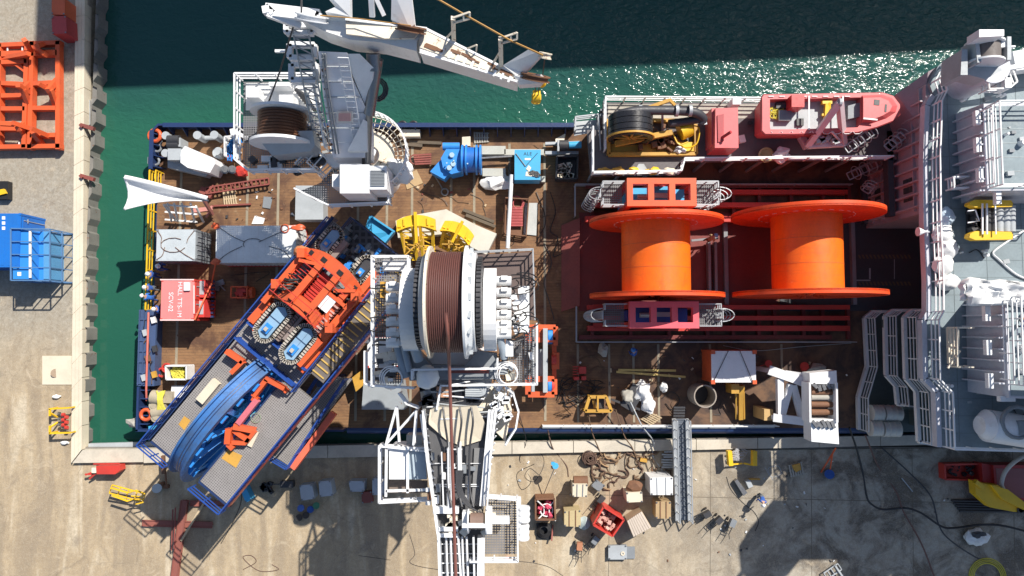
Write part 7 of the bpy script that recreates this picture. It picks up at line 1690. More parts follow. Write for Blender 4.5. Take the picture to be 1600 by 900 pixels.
# ================================================================ QUAY
def qbox(name, label, cat, px, h, mt, extra=None, z=QZ, group=None):
    """box or crate with lid rim; px = outline of the top"""
    t = thing(name, label, cat, W(sum(p[0] for p in px)/len(px), sum(p[1] for p in px)/len(px), z), group)
    m = MB().ppoly(px, z, z+h-.04); m.build('crate_body' if 'crate' in name else 'box_body', mt, t)
    c = Vector((0, 0, 0)); P_ = [W(x, y, z+h) for x, y in px]
    for p in P_: c += p/len(P_)
    P2 = [c+(p-c)*1.03 for p in P_]; m = MB().prism([(p.x, p.y) for p in P2], z+h-.04, z+h)
    m.build('lid', extra or mt, t)
    m = MB(); 
    for p in P_: q_ = c+(p-c)*.9; m.box((q_.x, q_.y, z+h+.02), (.1, .1, .05))
    m.build('lid_catch', STEEL, t); return t
def obin(name, label, cat, px, h, mt, fill=None, z=QZ, cnt=30, fname='scrap'):
    t = thing(name, label, cat, W(sum(p[0] for p in px)/len(px), sum(p[1] for p in px)/len(px), z)); m = MB()
    P_ = [W(x, y, z+h) for x, y in px]; c = sum(P_, Vector())/len(P_)
    for a, b in zip(P_, P_[1:]+P_[:1]): m.beam(a-V3((0, 0, h/2)), b-V3((0, 0, h/2)), .07, h); m.beam(a, b, .12, .08)
    m.prism([(p.x, p.y) for p in P_], z+.02, z+.1); m.build('bin_body', mt, t)
    if fill:
        m = MB()
        for k in range(cnt):
            u, v = random.uniform(.12, .88), random.uniform(.12, .88); q_ = P_[0].lerp(P_[1], u).lerp(P_[3].lerp(P_[2], u), v); q_.z = z+h*random.uniform(.3, .85)
            m.box(q_, (random.uniform(.1, .45), random.uniform(.08, .3), random.uniform(.05, .3)), random.random()*3, random.random(), random.random())
        m.build(fname, fill, t)
    return t
# west yard
t = thing('steel_cradle_frame', 'large orange steel cradle frame lying on the gravel yard', 'frame', W(45, 150, QZ))
m = MB(); zf = QZ+.5
def fb_(a, b, w_=.5, h_=.5, za=zf, zb=None): m.beam(W(*a, za), W(*b, zb or za), w_, h_)
for a, b in (((2, 72), (97, 68)), ((0, 86), (92, 84)), ((93, 66), (93, 234)), ((53, 66), (49, 234)), ((45, 66), (40, 232)), ((2, 70), (0, 234)), ((-30, 231), (97, 229)), ((0, 99), (45, 97)), ((0, 151), (42, 150)), ((0, 171), (42, 171)), ((54, 170), (90, 170)), ((55, 132), (90, 130)), ((0, 131), (40, 133)), ((50, 213), (90, 212)), ((0, 202), (40, 202))): fb_(a, b, .32 if a[0] > 0 or a[1] > 90 else .42)
m.build('base_frame', ORANGE, t)
m = MB()
for a, b, za, zb_ in (((38, 62), (52, 86), 2.0, .3), ((50, 70), (72, 86), .4, 1.2), ((72, 68), (58, 72), .2, 1.6), ((0, 92), (45, 84), .3, 1.4), ((16, 92), (42, 112), .6, .3), ((60, 130), (95, 150), 1.8, .2), ((90, 124), (75, 142), .3, 1.5), ((78, 140), (90, 172), 1.4, .1), ((28, 133), (52, 150), 1.9, .2), ((50, 126), (34, 142), .3, 1.5), ((36, 140), (50, 175), 1.4, .1), ((20, 192), (50, 202), 1.8, .5), ((42, 190), (28, 202), .3, 1.4), ((30, 198), (42, 215), 1.3, .1), ((48, 200), (85, 216), 1.9, .2), ((52, 208), (70, 230), 1.2, .1), ((0, 193), (20, 194), 1.6, 1.6)):
    m.beam(W(*a, QZ+za), W(*b, QZ+zb_), .32, .32)
m.build('cradle_arm', ORANGE, t)
m = MB()
for (x, y) in ((12, 74), (35, 72), (12, 190), (30, 222)): m.beam(W(x, y, zf+.1), W(x, y+8, zf+.1), .08)
m.build('strap_pin', TARP, t)
for i, (px, lb) in enumerate((([(81, -3), (101, -3), (101, 23), (81, 22)], 'orange-red box at the top edge beside the quay edge beam'), ([(81, 26), (103, 25), (104, 52), (82, 53)], 'dull red box just below the orange-red one beside the quay edge beam'))):
    qbox('red_box', lb, 'box', px, 1.7, paint('orange_box', (.68, .13, .05), .5, .3) if i == 0 else paint('dull_red_box', (.50, .06, .06), .5, .3))
t, a, b = container('blue_container', 'blue corrugated container at the left edge, mostly behind the blue cage', (-60, 333, 33, 418), 1.8, CONTB, CONTB, z0=QZ)
m = MB()
for k in range(3): m.pbox(3+k*0, 338+k*8, 8, 343+k*8, 1.8, 1.81)
m.build('roof_marking', WHITE2, t)
t = thing('blue_cage', 'bright blue tool container inside an open pipe cage, on the gravel yard', 'container', W(48, 400, QZ))
zt = 1.9; m = MB().ppoly([(20, 360), (46, 360), (46, 436), (20, 436)], QZ, zt-.2).ppoly([(46, 362), (68, 362), (68, 437), (46, 437)], QZ, zt-1.2); m.build('box_body', BLUE, t)
MB().pbox(45, 360, 48, 434, zt-.2, zt-.1).pbox(27, 425, 33, 431, zt-.2, zt-.19).build('white_stripe', WHITE2, t)
text_mesh('0611', .30, WHITE2, 'number', t, W(54.5, 417, zt-1.185), -pi/2, font_sp=.9)
m = MB(); c4 = [(17, 357), (78, 358), (78, 438), (17, 438)]
for zz in (QZ+.1, .6, zt):
    P_ = [W(x, y, zt) for x, y in c4]
    for a, b in zip(P_, P_[1:]+P_[:1]): m.beam((a.x, a.y, zz), (b.x, b.y, zz), .08)
for a, b in zip(P_, P_[1:]+P_[:1]):
    for f in (0, .25, .5, .75): q_ = a.lerp(b, f); m.beam((q_.x, q_.y, QZ), (q_.x, q_.y, zt), .07)
for f in (.25, .5, .75): m.beam(P_[0].lerp(P_[3], f), P_[1].lerp(P_[2], f), .06)
m.build('pipe_cage', paint('blue_grey_pipe', (.10, .22, .42), .4, .4), t)
m = MB().ppoly([(68, 362), (77, 362), (77, 436), (68, 436)], QZ, QZ+1.6); m.build('side_rack', paint('soft_blue', (.10, .32, .58), .5, .4, .1), t)
m = MB()
for k in range(9): m.box(W(9, 372+k*5, 1.5), (.5, .2, .2), random.random()*2)
solo(m, 'white_hose_bundle', TARP, 'white hose bundle strung between the blue container and the blue cage', 'hose bundle')
t = thing('battery_tray', 'small black tray with a yellow tool at the left edge of the yard', 'tray', W(3, 297, QZ)); MB().ppoly([(-8, 283), (12, 283), (12, 311), (-8, 311)], QZ, QZ+.5).build('tray_body', BLACK, t)
MB().ppoly([(-6, 297), (6, 295), (10, 302), (-6, 306)], QZ+.5, QZ+.65).build('yellow_tool', YELLOW, t)
o = MB().ppoly([(66, 556), (112, 556), (112, 601), (66, 601)], QZ, QZ+.05); struct(o.build('quay_manhole_slab', CREAM))
struct(MB().cyl(W(87, 583, QZ+.05), W(87, 583, QZ+.06), .32, 20).build('manhole_cover', paint('manhole_brown', (.32, .24, .17), .8, .5)))
t = thing('yellow_barrier_rack', 'yellow rack hung with red and grey shackles by the west quay edge', 'rack', W(95, 658, QZ)); m = MB()
m.beam(W(77, 639, .1), W(109, 637, .1), .12).beam(W(77, 677, .1), W(110, 676, .1), .12).beam(W(78, 639, .1), W(78, 650, .1), .12).beam(W(78, 665, .1), W(78, 677, .1), .12).beam(W(78, 645, .1), W(90, 652, -.5), .1).beam(W(78, 668, .1), W(90, 660, -.5), .1)
for (x, y) in ((77, 639), (109, 637), (77, 677), (110, 676)): p = W(x, y, .1); m.beam(p, (p.x, p.y, QZ), .1)
m.build('rack_frame', YELLOW, t); m = MB()
for k in range(12): m.cyl(W(91+(k % 4)*4, 646+k*2.2, -.3), W(94+(k % 4)*4, 646+k*2.2, -.3), .11, 8)
m.build('shackle', STEEL, t); m = MB()
for k in range(6): m.cyl(W(97+(k % 2)*5, 648+k*4, -.1), W(101+(k % 2)*5, 648+k*4, -.1), .13, 8)
m.build('red_shackle', RED, t)
for i, (x, y, lb) in enumerate(((88, 620, 'small white seagull-sized bag near the manhole slab'), (101, 692, 'small white bag at the foot of the yellow rack'))): solo(MB().blob(W(x, y, QZ+.12), (.28, .14, .12), 80+i, .3, 2), 'white_bag', TARP, lb, 'bag')
t = thing('red_trailer', 'small red trailer parked against the south quay beam', 'trailer', W(160, 735, QZ)); m = MB()
m.ppoly([(150, 728), (187, 727), (188, 735), (180, 741), (151, 741)], QZ+.2, QZ+.9); m.build('trailer_body', RED, t); m = MB().beam(W(134, 742, -.2), W(150, 736, -.2), .12).beam(W(140, 748, -.3), W(152, 738, -.1), .12).beam(W(146, 725, .1), W(187, 724, .1), .08).beam(W(133, 741, -.2), W(145, 741, -.2), .1); m.build('tow_bar', RED, t)
MB().pbox(143, 731, 150, 739, -.1, .1).build('white_hatch', WHITER, t)
for (x, y) in ((158, 726), (180, 726)): MB().cyl(W(x, y, QZ+.3), W(x, y+1.5, QZ+.3), .3, 14).build('wheel', BLACK, t, True)
t = thing('yellow_steps', 'yellow stair with curved rails tipped over on the sandy yard', 'steps', W(197, 773, QZ)); m = MB()
m.ladder(W(173, 764, .3), W(225, 778, -.1), .6, .5, .04, up=(0, 0, 1)).beam(W(173, 762, .6), W(200, 770, .5), .1).beam(W(175, 774, .6), W(200, 783, .5), .1).tube([W(x, y, .6) for x, y in ((200, 770), (213, 766), (224, 770), (222, 776), (205, 775))], .05).tube([W(x, y, .5) for x, y in ((200, 783), (208, 780), (222, 780), (224, 785), (212, 788))], .05); m.build('stair_frame', YELLOW, t)
def ibeam(a, b, lb, w_=.45, z=QZ+.15, n=2):
    m = MB(); A, B_ = W(*a, z), W(*b, z); d = (B_-A).normalized(); s = V3((-d.y, d.x, 0))
    m.beam(A, B_, w_, .03); m.beam(A-V3((0, 0, .22)), B_-V3((0, 0, .22)), w_, .03); m.beam(A-V3((0, 0, .11)), B_-V3((0, 0, .11)), .05, .2)
    for k in (-1, 1): m.beam(A+s*w_*.45*k+V3((0, 0, .05)), B_+s*w_*.45*k+V3((0, 0, .05)), .05, .08)
    return solo(m, 'steel_beam', paint('primer_red_beam', (.30, .10, .075), .6, .4, .2), lb, 'steel beam', 'primer red beams on the yard')
ibeam((222, 817), (332, 820), 'primer red beam lying east-west below the ramp, with another beam across it'); ibeam((272, 905), (288, 782), 'long primer red beam running north-south under the ramp shade', .5, QZ+.35); ibeam((297, 786), (362, 787), 'short primer red beam right below the end of the ramp', .4)
for i, (a, b) in enumerate((((268, 860), (270, 796)), ((272, 858), (274, 793)))): solo(MB().beam(W(*a, QZ+.6), W(*b, QZ+.6), .07), 'thin_rod', MAROON2, ('thin primer red rod lying west of the long beam', 'thin primer red rod lying against the long beam')[i], 'rod')
solo(MB().beam(W(318, 787, QZ+.3), W(283, 845, QZ+.5), .14, .06), 'timber_plank', WOODL, 'pale plank leaning across the primer red beams', 'plank')
t = thing('water_tank', 'small round pale tank with brown posts under the shade of the ramp', 'tank', W(246, 764, QZ)); MB().cyl(W(245, 763, QZ), W(245, 763, QZ+.7), .33, 20).build('tank_body', paint('pale_blue_tank', (.45, .52, .56), .4, .3), t, True)
MB().beam(W(258, 735, .2), W(260, 757, -.2), .1).beam(W(255, 712, .4), W(256, 740, .2), .22).box(W(260, 760, QZ+.2), (.35, .25, .3)).box(W(254, 756, QZ+.2), (.25, .25, .4)).build('post', RUSTY, t)
qbox('blue_cabinet', 'narrow bright blue cabinet tilted by the ramp corner', 'cabinet', [(375, 764), (384, 761), (393, 781), (384, 785)], .8, BLUEL)
# grey cabinets in the crane shade
for px, lb in (([(468, 759), (487, 757), (491, 779), (471, 782)], 'grey cabinet standing furthest left of the four in the crane shade'), ([(498, 753), (516, 751), (520, 774), (500, 776)], 'grey cabinet, second from the left in the crane shade'), ([(545, 752), (569, 752), (568, 768), (548, 768)], 'low pale grey cabinet, third from the left in the crane shade'), ([(582, 748), (600, 748), (600, 773), (582, 773)], 'pale cabinet with coiled rings, beside the hanging crane cab')):
    qbox('grey_cabinet', lb, 'cabinet', px, 1.1, paint('cabinet_grey', (.42, .47, .52), .5, .3, .05), None, QZ, 'grey cabinets in the crane shade')
qbox('red_box', 'small dark red box between the two eastern grey cabinets', 'box', [(565, 770), (580, 768), (582, 785), (566, 786)], .6, MAROON2)
for i, (x, y, mt, lb) in enumerate(((470, 794, paint('blue_bucket', (.05, .15, .5), .5, .3), 'blue bucket left of the others in the crane shade'), (485, 796, COVER, 'dark blue bucket in the middle of the group in the crane shade'), (494, 790, paint('green_bucket', (.03, .2, .12), .5, .3), 'green bucket on the right of the group in the crane shade'), (478, 805, BLACK, 'black bucket in front of the group in the crane shade'), (467, 809, BLACK, 'black drum at the lower left of the group in the crane shade'))):
    solo(MB().cyl(W(x, y, QZ), W(x, y, QZ+.4), .2, 14, .25).cyl(W(x, y, QZ+.4), W(x, y, QZ+.42), .18, 14), 'bucket', mt, lb, 'bucket', 'buckets in the crane shade', True)
t = thing('welding_set', 'dark welding set with cables in the shade beside the ramp', 'welder', W(420, 760, QZ)); m = MB()
for k in range(12): m.box(W(random.uniform(408, 424), random.uniform(755, 768), QZ+.3), (.35, .2, .3), random.random()*3)
m.ppoly([(438, 752), (458, 752), (458, 762), (438, 762)], QZ, QZ+.4).beam(W(424, 757, QZ+.4), W(442, 756, QZ+.4), .06); m.build('welder_body', DARKM, t)
# crates east of the crane
obin('pallet_box', 'brown pallet box holding a white-strapped red bundle', 'crate', [(837, 780), (866, 779), (868, 812), (837, 812)], 1.4, RUSTY, paint('pink_red_rope', (.6, .06, .12), .7, .3), fname='red_contents')
m = MB().tube([W(840, 783, .8), W(850, 792, .3), W(850, 802, .3), W(840, 812, .4)], .05).tube([W(866, 783, .4), W(858, 792, .3), W(858, 802, .3), W(868, 814, .4)], .05).ring(W(854, 797, .3), (0, 0, 1), .48, .4, .05, 18); solo(m, 'white_strap', TARP, 'white straps over the red bundle in the pallet box', 'strap')
m = MB(); m.ppoly([(838, 818), (862, 818), (861, 843), (839, 842)], QZ, QZ+.15)
for k in range(5): m.tube(circ(W(850, 829, QZ+.25+k*.06), .5-.05*k, 20), .05)
solo(m, 'cable_coil', BLACK, 'black cable coil on a tray below the pallet box', 'coil', None, True)
qbox('yellow_crate', 'yellowish worn crate with a greasy lid left of the tilted red bin', 'crate', [(882, 799), (907, 797), (907, 823), (882, 822)], 1.5, paint('yellow_crate_wood', (.50, .40, .22), .7, .5, .3))
m = MB().blob(W(913, 818, QZ+.3), (.4, .45, .3), 90, .3, 2); solo(m, 'blue_white_bag', paint('bluish_bag', (.40, .48, .5), .7, .4), 'bluish bag leaning on the yellowish crate', 'bag')
qbox('steel_crate', 'cream steel crate with a wooden drum behind it', 'crate', [(895, 757), (918, 757), (917, 776), (895, 776)], 1.7, CREAM); solo(MB().cyl(W(896, 752, .1), W(918, 752, .1), .38, 18), 'wooden_drum', RUSTY, 'wooden cable drum lying behind the cream steel crate', 'drum', None, True)
qbox('grey_box', 'small grey box tilted between the crates and the rope pile', 'box', [(932, 750), (945, 759), (936, 768), (924, 759)], .5, MGREY)
obin('red_bin', 'tilted open red bin of pale scrap on the quay', 'bin', [(943, 792), (975, 812), (957, 838), (927, 820)], 1.8, RED, paint('pinkish_scrap', (.62, .36, .30), .7, .4), cnt=44)
t = thing('plank_crate', 'crate topped with pale slats beside the tilted red bin', 'crate', W(1000, 820, QZ)); P_ = [(980, 814), (1003, 799), (1018, 824), (990, 839)]
MB().ppoly(P_, QZ, QZ+1.4).build('crate_body', WOODL, t)
P_ = [W(x, y, QZ+1.46) for x, y in P_]
for k in range(8):
    q_ = [P_[0].lerp(P_[1], k/8), P_[0].lerp(P_[1], (k+.85)/8), P_[3].lerp(P_[2], (k+.85)/8), P_[3].lerp(P_[2], k/8)]; MB().prism([(p.x, p.y) for p in q_], QZ+1.4, QZ+1.46).build('slat', paint('pale_slat', (.62, .53, .44), .7, .3), t)
qbox('steel_crate', 'cream crate with a wooden drum behind, left of the big white box', 'crate', [(979, 770), (1003, 769), (1004, 784), (980, 785)], 1.8, CREAM); solo(MB().blob(W(991, 760, .6), (.6, .45, .3), 91, .15, 2), 'wooden_drum', RUSTY, 'dark wooden drum behind the cream crate nearest the gangway', 'drum')
qbox('white_box', 'large flat-topped white box beside the foot of the gangway', 'box', [(1016, 747), (1051, 746), (1051, 773), (1017, 773)], 2.1, TARP)
qbox('brown_crate', 'brown crate with a cable heap south of the white box', 'crate', [(1025, 784), (1048, 784), (1048, 810), (1025, 810)], 1.3, TAN)
m = MB()
for k in range(12): m.tube(circ(W(1043+random.uniform(-6, 6), 795+random.uniform(-8, 8), .15), random.uniform(.15, .35), 10), .03)
solo(m, 'cable_heap', BLACK, 'tangled black cable heap lying on the brown crate', 'cable')
qbox('grey_case', 'flat grey case with a round fitting on the sandy yard', 'case', [(951, 853), (979, 852), (979, 874), (951, 874)], .35, MGREY, LGREY); plate([(979, 854), (992, 854), (992, 873), (979, 873)], QZ+.12, MGREY, 'grey_board', 'grey board lying against the flat grey case', 'board'); solo(MB().ring(W(973, 865, QZ+.38), (0, 0, 1), .15, .07, .06, 14), 'ring_fitting', CREAM, 'cream ring on top of the flat grey case', 'ring')
def cart(x, y, rz, lb, mt):
    t = thing('hand_cart', lb, 'cart', W(x, y, QZ), 'hand carts on the quay', rz); t.scale = (.72, .8, .8)
    def part(mb, nm, mt_): me = mb.build(nm, mt_); me.parent = t
    m = MB(); m.ladder((-1.0, 0, .35), (.6, 0, .55), .5, .3, .03); m.beam((-1.0, -.25, .35), (-1.3, -.25, .9), .05).beam((-1.0, .25, .35), (-1.3, .25, .9), .05); part(m, 'cart_frame', DARKM)
    m = MB(); m.box((.25, 0, .75), (.75, .5, .4)); part(m, 'load', mt)
    for s in (-.35, .35): part(MB().cyl((.4, s-.04, .2), (.4, s+.04, .2), .2, 14), 'wheel', BLACK)
    return t
cart(926, 843, .9, 'hand cart with a grey load beside the tilted red bin', MGREY); cart(904, 853, 1.5, 'hand cart with a copper-brown load, lower left of the tilted red bin', paint('copper_load', (.5, .22, .12), .4, .4, .2)); cart(935, 780, .9, 'dark hand cart between the crates', DARKM)
cart(1098, 802, .5, 'dark hand cart right of the gangway foot, nearest the gangway', DARKM); cart(1117, 812, .75, 'dark hand cart, middle of the three right of the gangway', DARKM); cart(1139, 817, 1.15, 'hand cart with a bluish load, easternmost of the three by the gangway', MGREY)
solo(MB().beam(W(864, 820, QZ+.1), W(862, 845, QZ+.5), .1), 'red_pole', MAROON2, 'short rust-red pole beside the cable coil', 'pole')
t = thing('pole_light', 'thin leaning pole with a round light blue head', 'pole light', W(848, 775, QZ)); MB().beam(W(848, 776, QZ), W(866, 732, 1.0), .05).build('pole', STEEL, t); MB().cyl(W(868, 728, .9), W(868, 728, 1.2), .22, 16).box(W(864, 724, 1.1), (.25, .2, .2)).build('lamp_head', BLUEL, t, True)
solo(MB().cyl(W(792, 873, QZ), W(792, 873, QZ+.4), .17, 12, .1), 'red_marker', paint('pink_cap', (.75, .15, .2), .5, .2), 'small pinkish red marker just below the crane platform', 'marker', None, True)
# gangway
t = thing('ship_gangway', 'long narrow aluminium gangway from the ship rail down to the quay', 'gangway', W(1065, 730, QZ)); A, B_ = W(1063, 655, 1.3), W(1067, 812, QZ+.1)
s_ = V3((1, 0, 0)); m = MB(); m.beam(A, B_, .8, .08)
L_ = (B_-A).length
for k in range(int(L_/.35)): q_ = A.lerp(B_, k*.35/L_)+V3((0, 0, .06)); m.beam(q_-s_*.36, q_+s_*.36, .05, .05)
m.build('walkway', paint('alu_dark_tread', (.15, .17, .2), .5, .4), t)
m = MB()
for k in (-1, 1):
    for h in (.05, .55, 1.05): m.beam(A+s_*.45*k+V3((0, 0, h)), B_+s_*.45*k+V3((0, 0, h)), (.26 if h < .1 else .07), (.3 if h < .1 else .07))
    for q in range(12): a = A.lerp(B_, q/11)+s_*.45*k; m.beam(a, a+V3((0, 0, 1.05)), .05)
m.build('side_rail', paint('aluminium', (.55, .57, .58), .4, .3, metal=.3), t)
m = MB(); q_ = W(1063, 649, 1.4)
for k in range(5): m.b2(q_.x-.4, q_.x+.4, q_.y-.35+k*.2, q_.y-.22+k*.2, .9+k*.04, 1.0+k*.05)
m.build('top_step', DARKM, t)
# shade side things
t = thing('yellow_cradle', 'yellow U-shaped cradle with a heap of hoses against the south quay beam', 'cradle', W(1158, 716, QZ)); m = MB(); m.beam(W(1139, 704, 0), W(1141, 727, 0), .3, .5).beam(W(1178, 704, 0), W(1178, 727, 0), .3, .5).beam(W(1140, 726, -.4), W(1160, 724, -.4), .1).beam(W(1162, 724, -.4), W(1178, 727, -.4), .12); m.build('cradle_frame', YELLOW, t); m = MB()
for k in range(20): c = W(1155+random.uniform(-8, 8), 710+random.uniform(-6, 6), -.4); m.tube([c+V3((cos(a)*.3, sin(a)*.2, .1)) for a in [random.random()*4+i*.5 for i in range(5)]], .03, 5)
m.build('hose_heap', paint('pale_hose', (.4, .4, .42), .6, .3), t)
solo(MB().ppoly([(1238, 727), (1250, 724), (1252, 734), (1244, 738), (1240, 733)], QZ+.18, QZ+.3), 'yellow_part', YELLO2, 'yellow machine part lying on the weathered pallet', 'machine part')
t = thing('orange_tripod', 'orange two-legged pole stand with a blue bin in the quay shade', 'stand', W(1292, 725, QZ)); MB().beam(W(1283, 738, QZ), W(1306, 700, 1.4), .08).beam(W(1296, 740, QZ), W(1301, 708, 1.2), .07).build('stand_leg', ORANGE, t)
solo(MB().cyl(W(1296, 741, QZ), W(1296, 741, QZ+.5), .3, 16, .34), 'blue_bin', COVER, 'dark blue round bin at the foot of the orange stand', 'bin', None, True)
for i, (px, h, mt, nm, lb) in enumerate((([(1148, 752), (1152, 749), (1168, 770), (1162, 775)], .4, STEEL, 'long_toolbox', 'long pale toolbox lying diagonally in the quay shade'), ([(1165, 752), (1172, 750), (1177, 760), (1170, 763)], .35, LGREY, 'small_case', 'small grey case beside the diagonal toolbox'), ([(1171, 748), (1188, 748), (1188, 750), (1171, 750)], .2, YELLO2, 'yellow_bar', 'short yellow bar beside the small grey case'))): solo(MB().ppoly(px, QZ, QZ+h), nm, mt, lb, nm.split('_')[1])
t = thing('ladder_section', 'short pale ladder section lying at the bottom edge of the picture', 'ladder', W(1306, 893, QZ)); MB().ladder(W(1290, 900, QZ+.3), W(1312, 885, QZ+.3), .5, .25, .035).beam(W(1305, 884, QZ+.4), W(1318, 903, QZ+.4), .12).build('ladder_frame', LGREY, t)
# south east
obin('red_skip', 'open red skip of oddments beside the red tank', 'skip', [(1476, 726), (1535, 725), (1535, 750), (1477, 749)], .7, RED, DARKM, cnt=12)
t = thing('red_tank_trailer', 'dark red low tank trailer at the right edge of the quay', 'trailer', W(1590, 750, QZ)); m = MB().ppoly([(1534, 724), (1552, 727), (1552, 775), (1536, 760)], QZ, QZ+1.0).ppoly([(1552, 727), (1720, 727), (1720, 782), (1556, 782)], QZ, QZ+1.2); m.build('tank_body', paint('dark_red_tank', (.45, .03, .03), .4, .4, .05), t)
MB().ppoly([(1556, 732), (1720, 732), (1720, 778), (1560, 778)], QZ+1.2, QZ+1.22).build('top_plate', paint('dusty_red_top', (.33, .12, .12), .6, .4), t)
m = MB().tube(smoothpath([W(1632, 702, 1.8), W(1595, 715, 1.6), W(1572, 735, 1.2), W(1565, 755, .9), W(1568, 765, .6)], 6), .14, 10); solo(m, 'white_suction_hose', paint('dirty_white_hose', (.55, .50, .45), .6, .4), 'thick dirty white hose curving over the dark red tank trailer', 'hose', None, True)
t = thing('yellow_grab', 'big yellow folded grab lying against the dark red tank trailer', 'grab', W(1565, 775, QZ)); m = MB()
T_ = [W(x, y, .9) for x, y in ((1523, 752), (1545, 757), (1560, 758), (1590, 785), (1600, 799), (1585, 800), (1548, 793), (1525, 773))]; T_.reverse(); m.solid(T_, [p-V3((0, 0, .7)) for p in T_])
T_ = [W(x, y, 1.2) for x, y in ((1549, 758), (1575, 765), (1605, 788), (1600, 797), (1566, 780))]; T_.reverse(); m.solid(T_, [p-V3((0, 0, .6)) for p in T_]); m.beam(W(1523, 752, 1), W(1535, 762, .9), .3, .3); m.build('grab_shell', YELLOW, t)
m = MB()
for k in range(8): m.box(W(1594+random.uniform(-4, 10), 792+random.uniform(-5, 8), .8), (.3, .3, .4), random.random())
m.build('grab_hinge', DARKM, t)
for i in range(5): solo(MB().cyl(W(1487+i*3, 782+i*4, QZ+.12), W(1640, 784+i*4, QZ+.12), .09, 8), 'steel_pipe', DARKM, 'dark steel pipe in the bundle below the yellow grab', 'pipe', 'bundle of dark pipes below the yellow grab', True)
t = thing('bulk_bag', 'white open bulk bag alone on the damp concrete', 'bag', W(1525, 840, QZ)); MB().blob(W(1525, 839, QZ+.45), (.8, .6, .5), 95, .18).build('bag_body', TARP, t); MB().blob(W(1529, 836, QZ+.85), (.5, .26, .12), 96, .4, 2).build('bag_contents', DARKM, t)
m = MB()
for k in range(4): m.tube(circ(W(1543, 902, QZ+.06+k*.05), 1.35-.12*k, 28), .035)
solo(m, 'yellow_hose_coil', YROPE, 'yellow hose coil at the bottom right edge of the picture', 'hose coil', None, True)
hose([(1327, 668, .8), (1338, 700, -.3), (1347, 735, QZ), (1354, 775, QZ), (1362, 788, QZ), (1380, 796, QZ), (1415, 794, QZ), (1440, 802, QZ), (1470, 822, QZ), (1490, 825, QZ), (1530, 820, QZ), (1570, 822, QZ), (1630, 838, QZ)], QZ, .075, 'black_hose', BLACK, 'thick black hose curving from the ship across the shaded concrete', 'hose')
hose([(1352, 680, .4), (1373, 730, QZ), (1400, 768, QZ), (1412, 800, QZ), (1440, 850, QZ), (1465, 915, QZ)], QZ, .06, 'brown_hose', paint('brown_hose', (.18, .09, .07), .6, .4), 'brown hose running from the ship down to the bottom edge', 'hose')
hose([(1378, 700, QZ), (1420, 738, QZ), (1452, 772, QZ), (1462, 800, QZ), (1466, 818, QZ), (1480, 840, QZ), (1520, 868, QZ), (1560, 885, QZ)], QZ, .055, 'grey_hose', DARKM, 'thin dark hose winding towards the yellow hose coil', 'hose')
solo(MB().beam(W(1409, 747, QZ+.1), W(1426, 768, QZ+.1), .06), 'metal_bar', LGREY, 'thin pale bar lying between two hoses in the shade', 'bar')
# rope and hose tangle by the quay beam
rm = [ROPE, paint('tan_rope', (.34, .22, .12), .8, .5), paint('dark_brown_rope', (.12, .07, .05), .8, .4)]
for k in range(26):
    x, y = random.uniform(930, 1040), random.uniform(705, 748); p = [(x, y, QZ+.05)]; a = random.uniform(0, 6.28)
    for i in range(random.randint(6, 13)): a += random.uniform(-1.3, 1.3); x += cos(a)*7; y += sin(a)*5.5; y = min(max(y, 702), 765); x = min(max(x, 925), 1048); p.append((x, y, QZ+.06+.12*random.random()))
    hose(p, QZ, random.uniform(.035, .065), 'rope_length', rm[k % 3], 'length of brown hose in the tangle by the quay beam beside the gangway', 'hose', 'tangled brown hoses by the quay beam', 4)
m = MB()
for k in range(24): m.tube(circ(W(921+random.uniform(-2, 2), 716+random.uniform(-2, 2), QZ+.1+.02*k), random.uniform(.2, .5), 14), .035, 5)
solo(m, 'rope_coil', rm[2], 'dark round rope coil left of the hose tangle', 'rope coil', None, True)
solo(MB().ppoly([(1001, 716), (1012, 717), (1011, 723), (1000, 721)], QZ, QZ+.25), 'yellow_block', YELLO2, 'small yellow block in the hose tangle', 'block')
m = MB()
for k in range(7): m.beam(W(1035+random.uniform(-2, 3), 706+k*4, QZ+.2), W(1062, 706+k*4+random.uniform(-2, 2), QZ+.25), .12)
solo(m, 'pipe_stack', LGREY, 'stack of pale short pipes tucked against the gangway', 'pipes')
